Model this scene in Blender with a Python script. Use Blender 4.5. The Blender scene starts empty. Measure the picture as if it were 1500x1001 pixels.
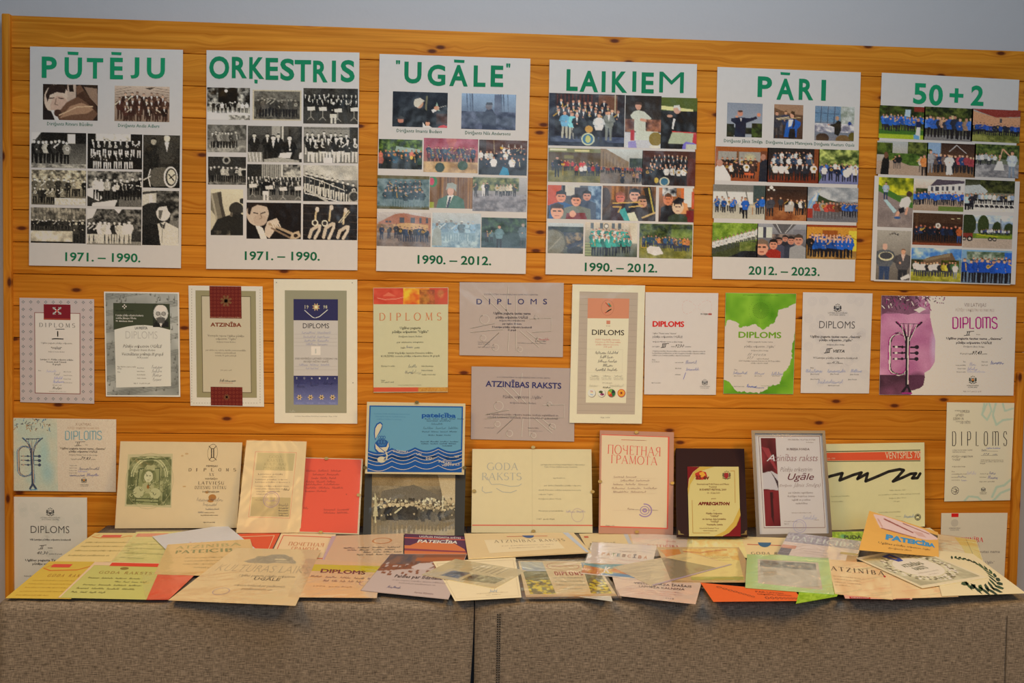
import bpy, math, random
import numpy as np
from mathutils import Vector
random.seed(5)
rng = np.random.default_rng(5)
PI = math.pi

# ---------------------------------------------------------------- camera
F_PX = 1530.0
YAW, PITCH, ROLL, DIST = 0.0692095, -0.0504744, 0.0185638, 2.947222
FLOOR = 1.422                       # eye height above the floor
def axes():
    cy, sy = math.cos(YAW), math.sin(YAW)
    fwd = np.array([sy*math.cos(PITCH), cy*math.cos(PITCH), math.sin(PITCH)])
    r = np.cross(fwd, [0, 0, 1]); r /= np.linalg.norm(r)
    u = np.cross(r, fwd)
    c, s = math.cos(ROLL), math.sin(ROLL)
    return c*r + s*u, -s*r + c*u, fwd
RT, UP, FW = axes()
CAM = np.array([0.0, -DIST, FLOOR])
cam_d = bpy.data.cameras.new('camera'); cam = bpy.data.objects.new('camera', cam_d)
bpy.context.scene.collection.objects.link(cam)
cam_d.sensor_width = 36; cam_d.lens = F_PX/1500*36; cam_d.clip_start = 0.05
from mathutils import Matrix
cam.matrix_world = Matrix([[RT[0], UP[0], -FW[0], CAM[0]], [RT[1], UP[1], -FW[1], CAM[1]], [RT[2], UP[2], -FW[2], CAM[2]], [0, 0, 0, 1]])
S = bpy.context.scene; S.camera = cam
S.view_settings.view_transform = 'Standard'; S.view_settings.look = 'None'
S.view_settings.exposure = 0.0; S.view_settings.gamma = 1.0; S.view_settings.use_curve_mapping = False

# ---------------------------------------------------------------- light
w = bpy.data.worlds.new('world'); S.world = w; w.use_nodes = True
w.node_tree.nodes['Background'].inputs[0].default_value = (1.0, 0.93, 0.85, 1)
w.node_tree.nodes['Background'].inputs[1].default_value = 0.13
def area(name, loc, target, sx, sy, power, col):
    d = bpy.data.lights.new(name, 'AREA'); d.shape = 'RECTANGLE'; d.size = sx; d.size_y = sy
    d.energy = power; d.color = col
    o = bpy.data.objects.new(name, d); S.collection.objects.link(o); o.location = loc
    o.rotation_euler = (Vector(target)-Vector(loc)).to_track_quat('-Z', 'Y').to_euler()
    return o
def spot(name, loc, target, power, col, ang, blend, rad):
    d = bpy.data.lights.new(name, 'SPOT'); d.energy = power; d.color = col
    d.spot_size = math.radians(ang); d.spot_blend = blend; d.shadow_soft_size = rad
    o = bpy.data.objects.new(name, d); S.collection.objects.link(o); o.location = loc
    o.rotation_euler = (Vector(target)-Vector(loc)).to_track_quat('-Z', 'Y').to_euler()
    return o
area('window_light', (0.55, -4.6, 2.05), (0.2, 0, 1.75), 1.6, 1.0, 22, (0.72, 0.88, 1.0))
area('ceiling_bounce', (0.25, -1.5, 3.15), (0.25, 0, 2.1), 1.3, 0.9, 17, (0.80, 0.92, 1.0))
spot('ceiling_spot', (-1.35, -2.35, 2.85), (-0.10, -0.70, 0.42), 142, (1.0, 0.58, 0.19), 80, 1.0, 0.4)
spot('ceiling_spot', (1.95, -2.35, 2.85), (0.50, -0.70, 0.42), 142, (1.0, 0.58, 0.19), 80, 1.0, 0.4)

# ---------------------------------------------------------------- helpers
def lin(c):
    c = np.asarray(c, float)/255.0
    return np.where(c <= 0.04045, c/12.92, ((c+0.055)/1.055)**2.4)
def tag(o, label=None, cat=None, group=None, kind=None):
    if label: o['label'] = label
    if cat: o['category'] = cat
    if group: o['group'] = group
    if kind: o['kind'] = kind
    return o
def ray(px, py):
    px = np.asarray(px, float); py = np.asarray(py, float)
    return ((px-750)/F_PX)[..., None]*RT - ((py-500.5)/F_PX)[..., None]*UP + FW
def hit(px, py, n, d0):
    """pixel rays to the plane n.X = d0"""
    d = ray(px, py); t = (d0 - CAM@n)/(d@n)
    return CAM + d*t[..., None]
NY = np.array([0, 1.0, 0]); NZ = np.array([0, 0, 1.0])
TABLE = 0.75
def mesh_obj(name, co, faces, mat, parent=None, cols=None, smooth=False):
    me = bpy.data.meshes.new(name)
    me.from_pydata([tuple(v) for v in co], [], faces); me.update()
    o = bpy.data.objects.new(name, me); S.collection.objects.link(o)
    if mat:
        for m in (mat if isinstance(mat, (list, tuple)) else [mat]): me.materials.append(m)
    if cols is not None:
        a = me.color_attributes.new('Col', 'FLOAT_COLOR', 'POINT')
        c = np.ones((len(co), 4), np.float32); c[:, :3] = cols
        a.data.foreach_set('color', c.ravel())
    if smooth: me.polygons.foreach_set('use_smooth', [True]*len(me.polygons))
    if parent: o.parent = parent
    return o
def box_co(x0, x1, y0, y1, z0, z1):
    co = [(x, y, z) for x in (x0, x1) for y in (y0, y1) for z in (z0, z1)]
    return co, [(0, 1, 3, 2), (4, 6, 7, 5), (0, 4, 5, 1), (2, 3, 7, 6), (0, 2, 6, 4), (1, 5, 7, 3)]

def nodes(name):
    m = bpy.data.materials.new(name); m.use_nodes = True
    nt = m.node_tree; return m, nt, nt.nodes['Principled BSDF']
def plain(name, col, rough=0.6, metal=0.0, spec=0.5, bump=0.0, bscale=200, coat=0.0):
    m, nt, b = nodes(name)
    b.inputs['Base Color'].default_value = (*lin(col), 1)
    b.inputs['Roughness'].default_value = rough; b.inputs['Metallic'].default_value = metal
    b.inputs['Specular IOR Level'].default_value = spec
    if coat: b.inputs['Coat Weight'].default_value = coat; b.inputs['Coat Roughness'].default_value = 0.1
    if bump:
        n = nt.nodes.new('ShaderNodeTexNoise'); n.inputs['Scale'].default_value = bscale; n.inputs['Detail'].default_value = 3
        tc = nt.nodes.new('ShaderNodeTexCoord'); nt.links.new(tc.outputs['Object'], n.inputs['Vector'])
        bp = nt.nodes.new('ShaderNodeBump'); bp.inputs['Distance'].default_value = bump
        nt.links.new(n.outputs['Fac'], bp.inputs['Height']); nt.links.new(bp.outputs['Normal'], b.inputs['Normal'])
    return m
def ink(name, rough, spec=0.4, bump=0.0, bscale=8, grain=0.0):
    m, nt, b = nodes(name)
    a = nt.nodes.new('ShaderNodeAttribute'); a.attribute_name = 'Col'
    b.inputs['Roughness'].default_value = rough; b.inputs['Specular IOR Level'].default_value = spec
    tc = nt.nodes.new('ShaderNodeTexCoord')
    if grain:
        n = nt.nodes.new('ShaderNodeTexNoise'); n.inputs['Scale'].default_value = 60; n.inputs['Detail'].default_value = 5
        nt.links.new(tc.outputs['Object'], n.inputs['Vector'])
        mr = nt.nodes.new('ShaderNodeMapRange'); mr.inputs['To Min'].default_value = 1-grain; mr.inputs['To Max'].default_value = 1+grain
        nt.links.new(n.outputs['Fac'], mr.inputs['Value'])
        mx = nt.nodes.new('ShaderNodeVectorMath'); mx.operation = 'SCALE'
        nt.links.new(a.outputs['Color'], mx.inputs[0]); nt.links.new(mr.outputs[0], mx.inputs['Scale'])
        nt.links.new(mx.outputs[0], b.inputs['Base Color'])
    else: nt.links.new(a.outputs['Color'], b.inputs['Base Color'])
    if bump:
        n = nt.nodes.new('ShaderNodeTexNoise'); n.inputs['Scale'].default_value = bscale; n.inputs['Detail'].default_value = 2
        nt.links.new(tc.outputs['Object'], n.inputs['Vector'])
        bp = nt.nodes.new('ShaderNodeBump'); bp.inputs['Distance'].default_value = bump
        nt.links.new(n.outputs['Fac'], bp.inputs['Height']); nt.links.new(bp.outputs['Normal'], b.inputs['Normal'])
    return m
M_PAPER = ink('paper', 0.75, 0.25, grain=0.035)
M_INK = ink('printing_ink', 0.7, 0.25)
M_PHOTO = ink('photo_print', 0.22, 0.45, bump=0.004, bscale=14)
def film(name, rough, bump, bscale, gloss=1.0, tint=(1, 1, 1), det=2.0, k=1.0):
    """clear plastic or glass lying on a sheet: see-through with a fresnel shine"""
    m = bpy.data.materials.new(name); m.use_nodes = True; nt = m.node_tree
    nt.nodes.remove(nt.nodes['Principled BSDF'])
    out = nt.nodes['Material Output']
    tr = nt.nodes.new('ShaderNodeBsdfTransparent'); tr.inputs[0].default_value = (*tint, 1)
    gl = nt.nodes.new('ShaderNodeBsdfGlossy'); gl.inputs['Roughness'].default_value = rough
    gl.inputs[0].default_value = (gloss, gloss, gloss, 1)
    fr = nt.nodes.new('ShaderNodeFresnel'); fr.inputs['IOR'].default_value = 1.5
    mx = nt.nodes.new('ShaderNodeMixShader')
    if bump:
        tc = nt.nodes.new('ShaderNodeTexCoord')
        n = nt.nodes.new('ShaderNodeTexNoise'); n.inputs['Scale'].default_value = bscale; n.inputs['Detail'].default_value = det
        n.inputs['Distortion'].default_value = 1.2
        bp = nt.nodes.new('ShaderNodeBump'); bp.inputs['Distance'].default_value = bump
        nt.links.new(tc.outputs['Object'], n.inputs['Vector'])
        nt.links.new(n.outputs['Fac'], bp.inputs['Height'])
        nt.links.new(bp.outputs['Normal'], gl.inputs['Normal']); nt.links.new(bp.outputs['Normal'], fr.inputs['Normal'])
    mu = nt.nodes.new('ShaderNodeMath'); mu.operation = 'MULTIPLY'; mu.inputs[1].default_value = k
    nt.links.new(fr.outputs[0], mu.inputs[0]); nt.links.new(mu.outputs[0], mx.inputs[0]); nt.links.new(tr.outputs[0], mx.inputs[1]); nt.links.new(gl.outputs[0], mx.inputs[2])
    nt.links.new(mx.outputs[0], out.inputs[0])
    return m
M_FILM = film('laminate_film', 0.12, 0.003, 8, k=.32)
M_CRUMPLE = film('wrinkled_plastic', 0.17, 0.006, 8, det=2.2, k=.26)
M_GLASS = film('frame_glass', 0.05, 0.0, 1, k=.7)
M_CLIP = plain('clip_metal', (150, 130, 84), 0.42, 1.0)

# ---------------------------------------------------------------- lettering
FONT = {}
def glyph_mesh(s, font, wt, shear, res):
    key = (s, font, round(wt, 4), shear, res)
    if key in FONT: return FONT[key]
    cu = bpy.data.curves.new('t', 'FONT'); cu.body = s; cu.size = 1; cu.offset = wt; cu.shear = shear
    cu.resolution_u = res; cu.fill_mode = 'FRONT'
    o = bpy.data.objects.new('t', cu); S.collection.objects.link(o)
    me = bpy.data.meshes.new_from_object(o)
    n = len(me.vertices); co = np.zeros(n*3); me.vertices.foreach_get('co', co); co = co.reshape(-1, 3)[:, :2]
    fs = [tuple(p.vertices) for p in me.polygons]
    bpy.data.meshes.remove(me); bpy.data.objects.remove(o); bpy.data.curves.remove(cu)
    FONT[key] = (co, fs); return FONT[key]
CAPH = None
def cap_height():
    global CAPH
    if CAPH is None:
        co, _ = glyph_mesh('H', 'sans', 0, 0, 2); CAPH = co[:, 1].max()
    return CAPH

# a stroke alphabet with thick stems, thin hairlines and serifs (for the engraved-looking headings)
def arc(cx, cy, rx, ry, a0, a1, n=12):
    return [(cx+rx*math.cos(math.radians(a0+(a1-a0)*i/n)), cy+ry*math.sin(math.radians(a0+(a1-a0)*i/n))) for i in range(n+1)]
G = {
 'I': (.30, [('T', [(.15, 0), (.15, 1)])], [(.15, 0), (.15, 1)]),
 'L': (.62, [('T', [(.15, 0), (.15, 1)]), ('t', [(.15, 0), (.6, 0), (.6, .14)])], [(.15, 0), (.15, 1)]),
 'D': (.80, [('T', [(.15, 0), (.15, 1)]), ('v', [(.1, 1), (.35, 1)]+arc(.35, .5, .4, .5, 90, -90)+[(.1, 0)])], []),
 'P': (.62, [('T', [(.15, 0), (.15, 1)]), ('v', [(.1, 1), (.3, 1)]+arc(.32, .74, .26, .26, 90, -90)+[(.15, .48)])], [(.15, 0)]),
 'R': (.72, [('T', [(.15, 0), (.15, 1)]), ('v', [(.1, 1), (.3, 1)]+arc(.32, .75, .24, .25, 90, -90)+[(.15, .5)]), ('T', [(.34, .5), (.68, 0)])], [(.15, 0), (.66, 0)]),
 'B': (.66, [('T', [(.15, 0), (.15, 1)]), ('v', [(.1, 1), (.3, 1)]+arc(.32, .76, .22, .24, 90, -90)+[(.15, .52)]), ('v', [(.15, .52), (.32, .52)]+arc(.34, .26, .26, .26, 90, -90)+[(.1, 0)])], []),
 'O': (.86, [('v', arc(.43, .5, .38, .52, 0, 360, 24))], []),
 'C': (.80, [('v', arc(.46, .5, .4, .52, 45, 315, 20))], []),
 'G': (.84, [('v', arc(.46, .5, .4, .52, 50, 330, 20)), ('T', [(.76, .05), (.76, .42)])], [(.74, .42)]),
 'M': (.98, [('t', [(.16, 0), (.2, 1)]), ('T', [(.2, 1), (.5, .05)]), ('t', [(.5, .05), (.8, 1)]), ('T', [(.8, 1), (.84, 0)])], [(.16, 0), (.84, 0), (.18, 1), (.82, 1)]),
 'N': (.80, [('t', [(.14, 0), (.14, 1)]), ('T', [(.14, 1), (.68, 0)]), ('t', [(.68, 0), (.68, 1)])], [(.14, 0), (.12, 1), (.68, 1)]),
 'S': (.58, [('v', arc(.29, .75, .22, .26, 30, 250, 12)+arc(.29, .25, .24, .27, 70, -150, 12))], []),
 'A': (.80, [('t', [(.08, 0), (.4, 1)]), ('T', [(.4, 1), (.72, 0)]), ('t', [(.2, .35), (.6, .35)])], [(.08, 0), (.72, 0)]),
 'T': (.66, [('T', [(.33, 0), (.33, 1)]), ('t', [(.03, .86), (.03, 1), (.63, 1), (.63, .86)])], [(.33, 0)]),
 'Z': (.66, [('t', [(.06, .86), (.06, 1), (.6, 1)]), ('T', [(.6, 1), (.06, 0)]), ('t', [(.06, 0), (.6, 0), (.6, .14)])], []),
 'E': (.58, [('T', [(.15, 0), (.15, 1)]), ('t', [(.1, 1), (.52, 1), (.52, .86)]), ('t', [(.15, .52), (.42, .52)]), ('t', [(.1, 0), (.55, 0), (.55, .14)])], []),
 'K': (.74, [('T', [(.15, 0), (.15, 1)]), ('t', [(.62, 1), (.17, .45)]), ('T', [(.3, .58), (.68, 0)])], [(.15, 0), (.15, 1), (.62, 1), (.66, 0)]),
 'U': (.78, [('T', [(.14, 1), (.14, .35)]), ('v', arc(.4, .33, .26, .35, 180, 360)), ('t', [(.66, .33), (.66, 1)])], [(.14, 1), (.66, 1)]),
 'V': (.78, [('T', [(.08, 1), (.4, 0)]), ('t', [(.4, 0), (.7, 1)])], [(.08, 1), (.7, 1)]),
 'П': (.80, [('T', [(.15, 0), (.15, 1)]), ('T', [(.66, 0), (.66, 1)]), ('t', [(.08, 1), (.73, 1)])], [(.15, 0), (.66, 0)]),
 'Ч': (.74, [('v', arc(.4, .75, .28, .32, 190, 300)), ('t', [(.12, .72), (.12, 1)]), ('T', [(.6, 0), (.6, 1)])], [(.6, 0), (.12, 1), (.6, 1)]),
 'Н': (.80, [('T', [(.15, 0), (.15, 1)]), ('T', [(.66, 0), (.66, 1)]), ('t', [(.15, .52), (.66, .52)])], [(.15, 0), (.66, 0), (.15, 1), (.66, 1)]),
 'Я': (.72, [('T', [(.57, 0), (.57, 1)]), ('v', [(.62, 1), (.42, 1)]+arc(.4, .75, .24, .25, 90, 270)+[(.57, .5)]), ('t', [(.38, .5), (.06, 0)])], [(.57, 0), (.08, 0)]),
 'Г': (.56, [('T', [(.15, 0), (.15, 1)]), ('t', [(.1, 1), (.52, 1), (.52, .84)])], [(.15, 0)]),
 'X': (.74, [('T', [(.1, 1), (.62, 0)]), ('t', [(.6, 1), (.08, 0)])], [(.1, 1), (.62, 0), (.6, 1), (.08, 0)]),
 ' ': (.38, [], []),
}
for a, b in (('О', 'O'), ('Е', 'E'), ('Т', 'T'), ('А', 'A'), ('Р', 'P'), ('М', 'M')): G[a] = G[b]
def ribbon(pts, wf):
    """closed strip around a polyline; wf(dx, dy) gives the half width for a direction"""
    p = np.array(pts, float); n = len(p); co = []; fs = []
    d = np.gradient(p, axis=0) if n > 2 else np.tile(p[1]-p[0], (2, 1))
    L = np.linalg.norm(d, axis=1); L[L == 0] = 1; d = d/L[:, None]
    for i in range(n):
        hw = wf(d[i][0], d[i][1]) if callable(wf) else wf
        nn = np.array([-d[i][1], d[i][0]])*hw
        co += [p[i]+nn, p[i]-nn]
        if i: k = 2*i; fs.append((k-2, k-1, k+1, k))
    return co, fs
def serif_word(s, thick=.075, thin=.022, ser=.09, space=.10):
    x = 0; co = []; fs = []; lift = []
    def add(c, f):
        k = len(co); lift.extend([(len(fs) % 7)*.00002]*len(c)); co.extend([(a[0]+x, a[1]) for a in c]); fs.extend([tuple(i+k for i in q) for q in f])
    for ch in s:
        base = {'Ī': 'I', 'Ē': 'E', 'Š': 'S', 'Ā': 'A'}.get(ch, ch)
        wd, st, sf = G[base]
        for kind, pts in st:
            wf = thick if kind == 'T' else thin if kind == 't' else (lambda dx, dy: thin+(thick-thin)*abs(dy))
            if len(pts) == 3:
                add(*ribbon(pts[:2], wf)); add(*ribbon(pts[1:], wf))
            else: add(*ribbon(pts, wf))
        if ser:
            for (sx, sy) in sf: add(*ribbon([(sx-ser, sy), (sx+ser, sy)], thin))
        if ch in 'ĪĒĀ': add(*ribbon([(wd/2-.16, 1.2), (wd/2+.16, 1.2)], .03))
        if ch == 'Š': add(*ribbon([(wd/2-.1, 1.26), (wd/2, 1.14)], .02)); add(*ribbon([(wd/2, 1.14), (wd/2+.1, 1.26)], .02))
        x += wd+space
    return np.array(co), fs, np.array(lift)

# ---------------------------------------------------------------- sheets
def homography(src, dst):
    A = []; b = []
    for (x, y), (u, v) in zip(src, dst):
        A.append([x, y, 1, 0, 0, 0, -u*x, -u*y]); b.append(u)
        A.append([0, 0, 0, x, y, 1, -v*x, -v*y]); b.append(v)
    h = np.linalg.solve(np.array(A, float), np.array(b, float)); return np.append(h, 1).reshape(3, 3)
def happly(H, p):
    p = np.asarray(p, float); q = np.c_[p, np.ones(len(p))]@H.T; return q[:, :2]/q[:, 2:]
CW = np.array([[0.7504, 0.5899, 0.4373], [-0.0035, -0.0898, -0.1561], [-0.2732, -0.1544, -0.0287], [-0.0918, -0.0702, -0.038], [0.0036, 0.0119, 0.0189], [0.0034, -0.0024, -0.0091], [0.0165, 0.012, 0.0063], [-0.2867, -0.2127, -0.143], [0.0837, 0.1111, 0.1281], [-0.0164, -0.0185, -0.0199]])
CT = np.array([[0.2397, 0.1205, 0.1375], [1.0948, 0.882, 0.4518], [-0.3108, -0.2307, -0.0428], [-0.0433, -0.0488, -0.039], [0.0682, 0.0791, 0.0677], [-0.123, -0.0935, -0.0761]])
CN = np.array([[0.7203, 0.5628, 0.38], [0.5286, 0.3941, 0.3916], [-0.5607, -0.4637, -0.481], [0.0046, 0.0091, 0.0109], [-0.0183, -0.0163, -0.01], [-0.2013, -0.1563, -0.114]])
def illum(c, deg):
    def f(x, y):
        x = (x-750)/750; y = (y-500)/500
        b = np.array([x**i*y**j for i in range(deg+1) for j in range(deg+1-i)])
        return np.maximum(b@c, .05)
    return f
LIGHT = {"wall": illum(CW, 3), "table": illum(CT, 2), "lean": illum(CN, 2)}   # how brightly the lamps above light a sheet: display colour / light = colour of the thing
class Sheet:
    """a flat printed thing: corners TL TR BR BL; what is printed on it is added in the same frame and laid on its plane"""
    def __init__(s, name, label, cat, q, col, plane=('wall', .002), group=None, local=None, thick=.0006, mat=None, grid=(1, 1), light=None):
        s.name, s.label, s.cat, s.group, s.col, s.mat, s.thick, s.grid = name, label, cat, group, col, mat, thick, grid
        s.q = np.array(q, float)
        k, a = plane[0], plane[1]
        if k == 'wall': s.n, s.d0 = NY.copy(), -a
        elif k == 'table': s.n, s.d0 = NZ.copy(), TABLE+a
        elif k == 'lean':                      # a = gap of the top edge to the wall; plane[2] = height of the foot
            zb = TABLE+(plane[2] if len(plane) > 2 else .003)
            bm = (s.q[2]+s.q[3])/2; tm = (s.q[0]+s.q[1])/2
            B = hit(bm[0], bm[1], NZ, zb) if len(plane) < 4 else hit(bm[0], bm[1], NY, -plane[3])
            T = hit(tm[0], tm[1], NY, -a)
            X = np.array([1.0, 0, 0]); n = np.cross(X, T-B); n /= np.linalg.norm(n)
            if n[1] < 0: n = -n
            s.n, s.d0 = n, n@B
        elif k == 'tilt':                      # a = heights above the table of TL, TR, BL
            p = [hit(s.q[i][0], s.q[i][1], NZ, TABLE+h) for i, h in zip((0, 1, 3), a)]
            n = np.cross(p[1]-p[0], p[2]-p[0]); n /= np.linalg.norm(n)
            if n[2] < 0: n = -n
            s.n, s.d0 = n, n@p[0]
        # front side of the sheet faces the camera
        s.front = s.n if (CAM@s.n-s.d0) > 0 else -s.n
        s.sg = 1.0 if (CAM@s.n-s.d0) > 0 else -1.0
        W = np.linalg.norm(s.q[1]-s.q[0])*.5+np.linalg.norm(s.q[2]-s.q[3])*.5
        H = np.linalg.norm(s.q[3]-s.q[0])*.5+np.linalg.norm(s.q[2]-s.q[1])*.5
        s.local = local
        s.W, s.H = local if local else (W, H)
        s.h = homography([(0, 0), (s.W, 0), (s.W, s.H), (0, s.H)], s.q)
        s.hi = np.linalg.inv(s.h)
        s.parts = {}; s.order = []; s.after = []
        c = s.q.mean(0); s.ill = light(c[0], c[1]) if light else LIGHT['table' if k in ('table', 'tilt') else k](c[0], c[1])
        s.adj = np.array({'wall': (.94, .91, .86), 'lean': (.91, .88, .83), 'table': (.95, .92, .88), 'tilt': (.95, .92, .88)}[k])
        s.root = None
    def L(s, p):            # to sheet frame
        return np.asarray(p, float) if s.local else happly(s.hi, p)
    def p3(s, loc, off):
        px = happly(s.h, loc)
        return hit(px[:, 0], px[:, 1], s.n, s.d0+s.sg*off)
    def c(s, col):
        if col[0] < 0: return np.abs(np.array(col, float))          # given as the paper's own reflectance
        return np.clip(lin(np.array(col)*s.adj)/s.ill, 0.002, 0.93)
    def add(s, part, loc, faces, col, layer, lift=0.0):
        if part not in s.parts: s.parts[part] = [[], [], [], 0]; s.order.append(part)
        P = s.parts[part]
        co = s.p3(np.asarray(loc, float), layer*.00012+.0001+lift)
        cc = col if isinstance(col, np.ndarray) and col.ndim == 2 else np.tile(s.c(col), (len(co), 1))
        P[0].append(co); P[1] += [tuple(i+P[3] for i in f) for f in faces]; P[2].append(cc); P[3] += len(co)
    def poly(s, pts, col, layer=1, part='printed_panel'):
        s.add(part, s.L(pts), [tuple(range(len(pts)))], col, layer); return s
    def rect(s, x0, y0, x1, y1, col, layer=1, part='printed_panel'):
        a = s.L([(x0, y0)])[0]; b = s.L([(x1, y1)])[0]
        s.add(part, [(a[0], a[1]), (b[0], a[1]), (b[0], b[1]), (a[0], b[1])], [(0, 1, 2, 3)], col, layer); return s
    def frame(s, x0, y0, x1, y1, t, col, layer=1, part='printed_border'):
        a = s.L([(x0, y0)])[0]; b = s.L([(x1, y1)])[0]; x0, y0 = a; x1, y1 = b
        co = [(x0, y0), (x1, y0), (x1, y1), (x0, y1), (x0+t, y0+t), (x1-t, y0+t), (x1-t, y1-t), (x0+t, y1-t)]
        s.add(part, co, [(0, 1, 5, 4), (1, 2, 6, 5), (2, 3, 7, 6), (3, 0, 4, 7)], col, layer); return s
    def oval(s, cx, cy, rx, ry, col, layer=1, part='emblem', n=20):
        a = s.L([(cx, cy)])[0]
        s.add(part, [(a[0]+rx*math.cos(2*PI*i/n), a[1]+ry*math.sin(2*PI*i/n)) for i in range(n)], [tuple(range(n))], col, layer); return s
    def ring(s, cx, cy, rx, ry, t, col, layer=1, part='emblem', n=24, a0=0, a1=360):
        a = s.L([(cx, cy)])[0]; k = n+1
        th = [math.radians(a0+(a1-a0)*i/n) for i in range(k)]
        co = [(a[0]+rx*math.cos(x), a[1]+ry*math.sin(x)) for x in th]+[(a[0]+(rx-t)*math.cos(x), a[1]+(ry-t*ry/rx)*math.sin(x)) for x in th]
        s.add(part, co, [(i, i+1, k+i+1, k+i) for i in range(n)], col, layer); return s
    def line(s, pts, wd, col, layer=2, part='lettering'):
        co, fs = ribbon(s.L(pts), wd/2); s.add(part, co, fs, col, layer); return s
    def text(s, t, x0, x1, y, h, col, wt=0.0, shear=0.0, layer=3, part='lettering', font='sans', res=None, ang=0.0, ser=None):
        """word(s) from x0 to x1 standing on y with capitals h high"""
        lift = 0.0
        if font == 'serif':
            co, fs, lift = serif_word(t, **(ser or {})); ch = 1.0
        else:
            if res is None: res = 1 if h < 6 else 3
            if 'M' in t and wt > 0:          # the outline offset would cross itself in an M: thicken by overprinting
                c0, f0 = glyph_mesh(t, font, 0, shear, res); co = np.concatenate([c0+np.array(d)*wt for d in ((-1, 0), (1, 0), (0, -.7), (0, .7))])
                fs = [tuple(i+k*len(c0) for i in f) for k in range(4) for f in f0]; ch = cap_height()+wt*1.4; lift = np.repeat(np.arange(4)*.00002, len(c0))
            else: co, fs = glyph_mesh(t, font, wt, shear, res); ch = cap_height()+wt*2
        if len(co) == 0: return s
        a = s.L([(x0, y)])[0]; wd = x1-x0
        mn, mx = co[:, 0].min(), co[:, 0].max()
        X = (co[:, 0]-mn)/(mx-mn)*wd; Yv = -(co[:, 1]+wt)/ch*h if font != 'serif' else -co[:, 1]*h
        ca, sa = math.cos(math.radians(ang)), math.sin(math.radians(ang))
        s.add(part, np.c_[a[0]+X*ca-Yv*sa, a[1]+X*sa+Yv*ca], fs, col, layer, lift); return s
    def scrawl(s, x0, x1, y, h, col, seed=0, wd=.5, words=2, layer=3, part='handwriting', slope=0.0, big=True):
        r = random.Random(seed); L = x1-x0; gap = min(L*.08, h*1.2); wl = (L-gap*(words-1))/words
        for k in range(words):
            n = max(10, int(wl/max(h, .5)*7)); pts = []
            xs = x0+k*(wl+gap)
            for i in range(n+1):
                t = i/n
                amp = h*(.9 if (i < 3 and big) else r.choice([.25, .4, .4, .55, .9]))
                ph = i % 2
                yy = y - (amp if ph else r.uniform(-.15, .12)*h) + slope*(xs+wl*t-x0)
                pts.append((xs+wl*t+(h*.22 if ph else -h*.05), yy))
            q = []
            for i in range(len(pts)-1):
                (ax, ay), (bx, by) = pts[i], pts[i+1]
                for u in (0, .33, .66): sm = u*u*(3-2*u); q.append((ax+(bx-ax)*u, ay+(by-ay)*sm))
            q.append(pts[-1]); s.line(q, wd*.62, col, layer, part)
        return s
    def para(s, x0, x1, y, n, dy, h, col, seed=0, part='lettering', al='c', layer=3, words='per Latvijas pūtēju orķestru konkursā par panākumiem un labu sniegumu muzicējot dziesmu svētkos'):
        r = random.Random(seed); ws = words.split()
        for i in range(n):
            L = (x1-x0)*(1 if i < n-1 else r.uniform(.45, .8)); k = max(2, int(L/(h*4.2)))
            st = r.randrange(len(ws)); t = ' '.join(ws[(st+j) % len(ws)] for j in range(k))
            a = (x0+x1-L)/2 if al == 'c' else x0
            s.text(t, a, a+L, y+i*dy, h, col, part=part, layer=layer)
        return s
    def picture(s, q, canvas, part='photograph', layer=1, mat=None, cell=1.1, label=None, raw=False):
        """a printed picture: canvas (h, w, 3 display colours) becomes a fine grid of coloured points; q = (x0, y0, x1, y1) or 4 corners"""
        if len(q) == 4 and not hasattr(q[0], '__len__'):
            a = s.L([(q[0], q[1])])[0]; b = s.L([(q[2], q[3])])[0]; C4 = np.array([a, (b[0], a[1]), b, (a[0], b[1])])
        else: C4 = s.L(q)
        wpx = np.linalg.norm(C4[1]-C4[0]); hpx = np.linalg.norm(C4[3]-C4[0])
        if s.local:
            pp = happly(s.h, C4); wpx = np.linalg.norm(pp[1]-pp[0]); hpx = max(np.linalg.norm(pp[3]-pp[0]), wpx*.25)
        nx = max(6, int(wpx*cell)); ny = max(6, int(hpx*cell))
        H, Wc = canvas.shape[:2]
        # box-filter the canvas to the grid
        iy = np.clip(np.linspace(0, H-1, ny+1), 0, H-1); ix = np.clip(np.linspace(0, Wc-1, nx+1), 0, Wc-1)
        k = max(1, int(H/(ny+1))); cv = canvas.astype(float)
        if k > 1:
            pad = np.pad(cv, ((k//2, k//2), (k//2, k//2), (0, 0)), 'edge'); acc = 0
            for dy in range(k):
                for dx in range(k): acc = acc+pad[dy:dy+H, dx:dx+Wc]
            cv = acc/(k*k)
        g = cv[np.rint(iy).astype(int)][:, np.rint(ix).astype(int)]
        v, u = np.meshgrid(np.linspace(0, 1, ny+1), np.linspace(0, 1, nx+1), indexing='ij')
        u = u.ravel()[:, None]; v = v.ravel()[:, None]
        loc = (C4[0]*(1-u)+C4[1]*u)*(1-v)+(C4[3]*(1-u)+C4[2]*u)*v
        co = s.p3(loc, layer*.00012+.0001)
        col = np.clip(lin(np.clip(g, 0, 255).reshape(-1, 3)*s.adj)/s.ill, .002, .93)
        i = np.arange(ny)[:, None]*(nx+1)+np.arange(nx)[None]; i = i.ravel()
        fs = np.stack([i, i+nx+1, i+nx+2, i+1], -1)
        me = bpy.data.meshes.new(part)
        me.vertices.add(len(co)); me.vertices.foreach_set('co', co.ravel())
        me.loops.add(len(fs)*4); me.loops.foreach_set('vertex_index', fs.ravel())
        me.polygons.add(len(fs)); me.polygons.foreach_set('loop_start', np.arange(len(fs))*4)
        me.update(calc_edges=True)
        a = me.color_attributes.new('Col', 'FLOAT_COLOR', 'POINT')
        c4 = np.ones((len(co), 4), np.float32); c4[:, :3] = col; a.data.foreach_set('color', c4.ravel())
        me.materials.append(mat or M_PHOTO)
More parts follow.
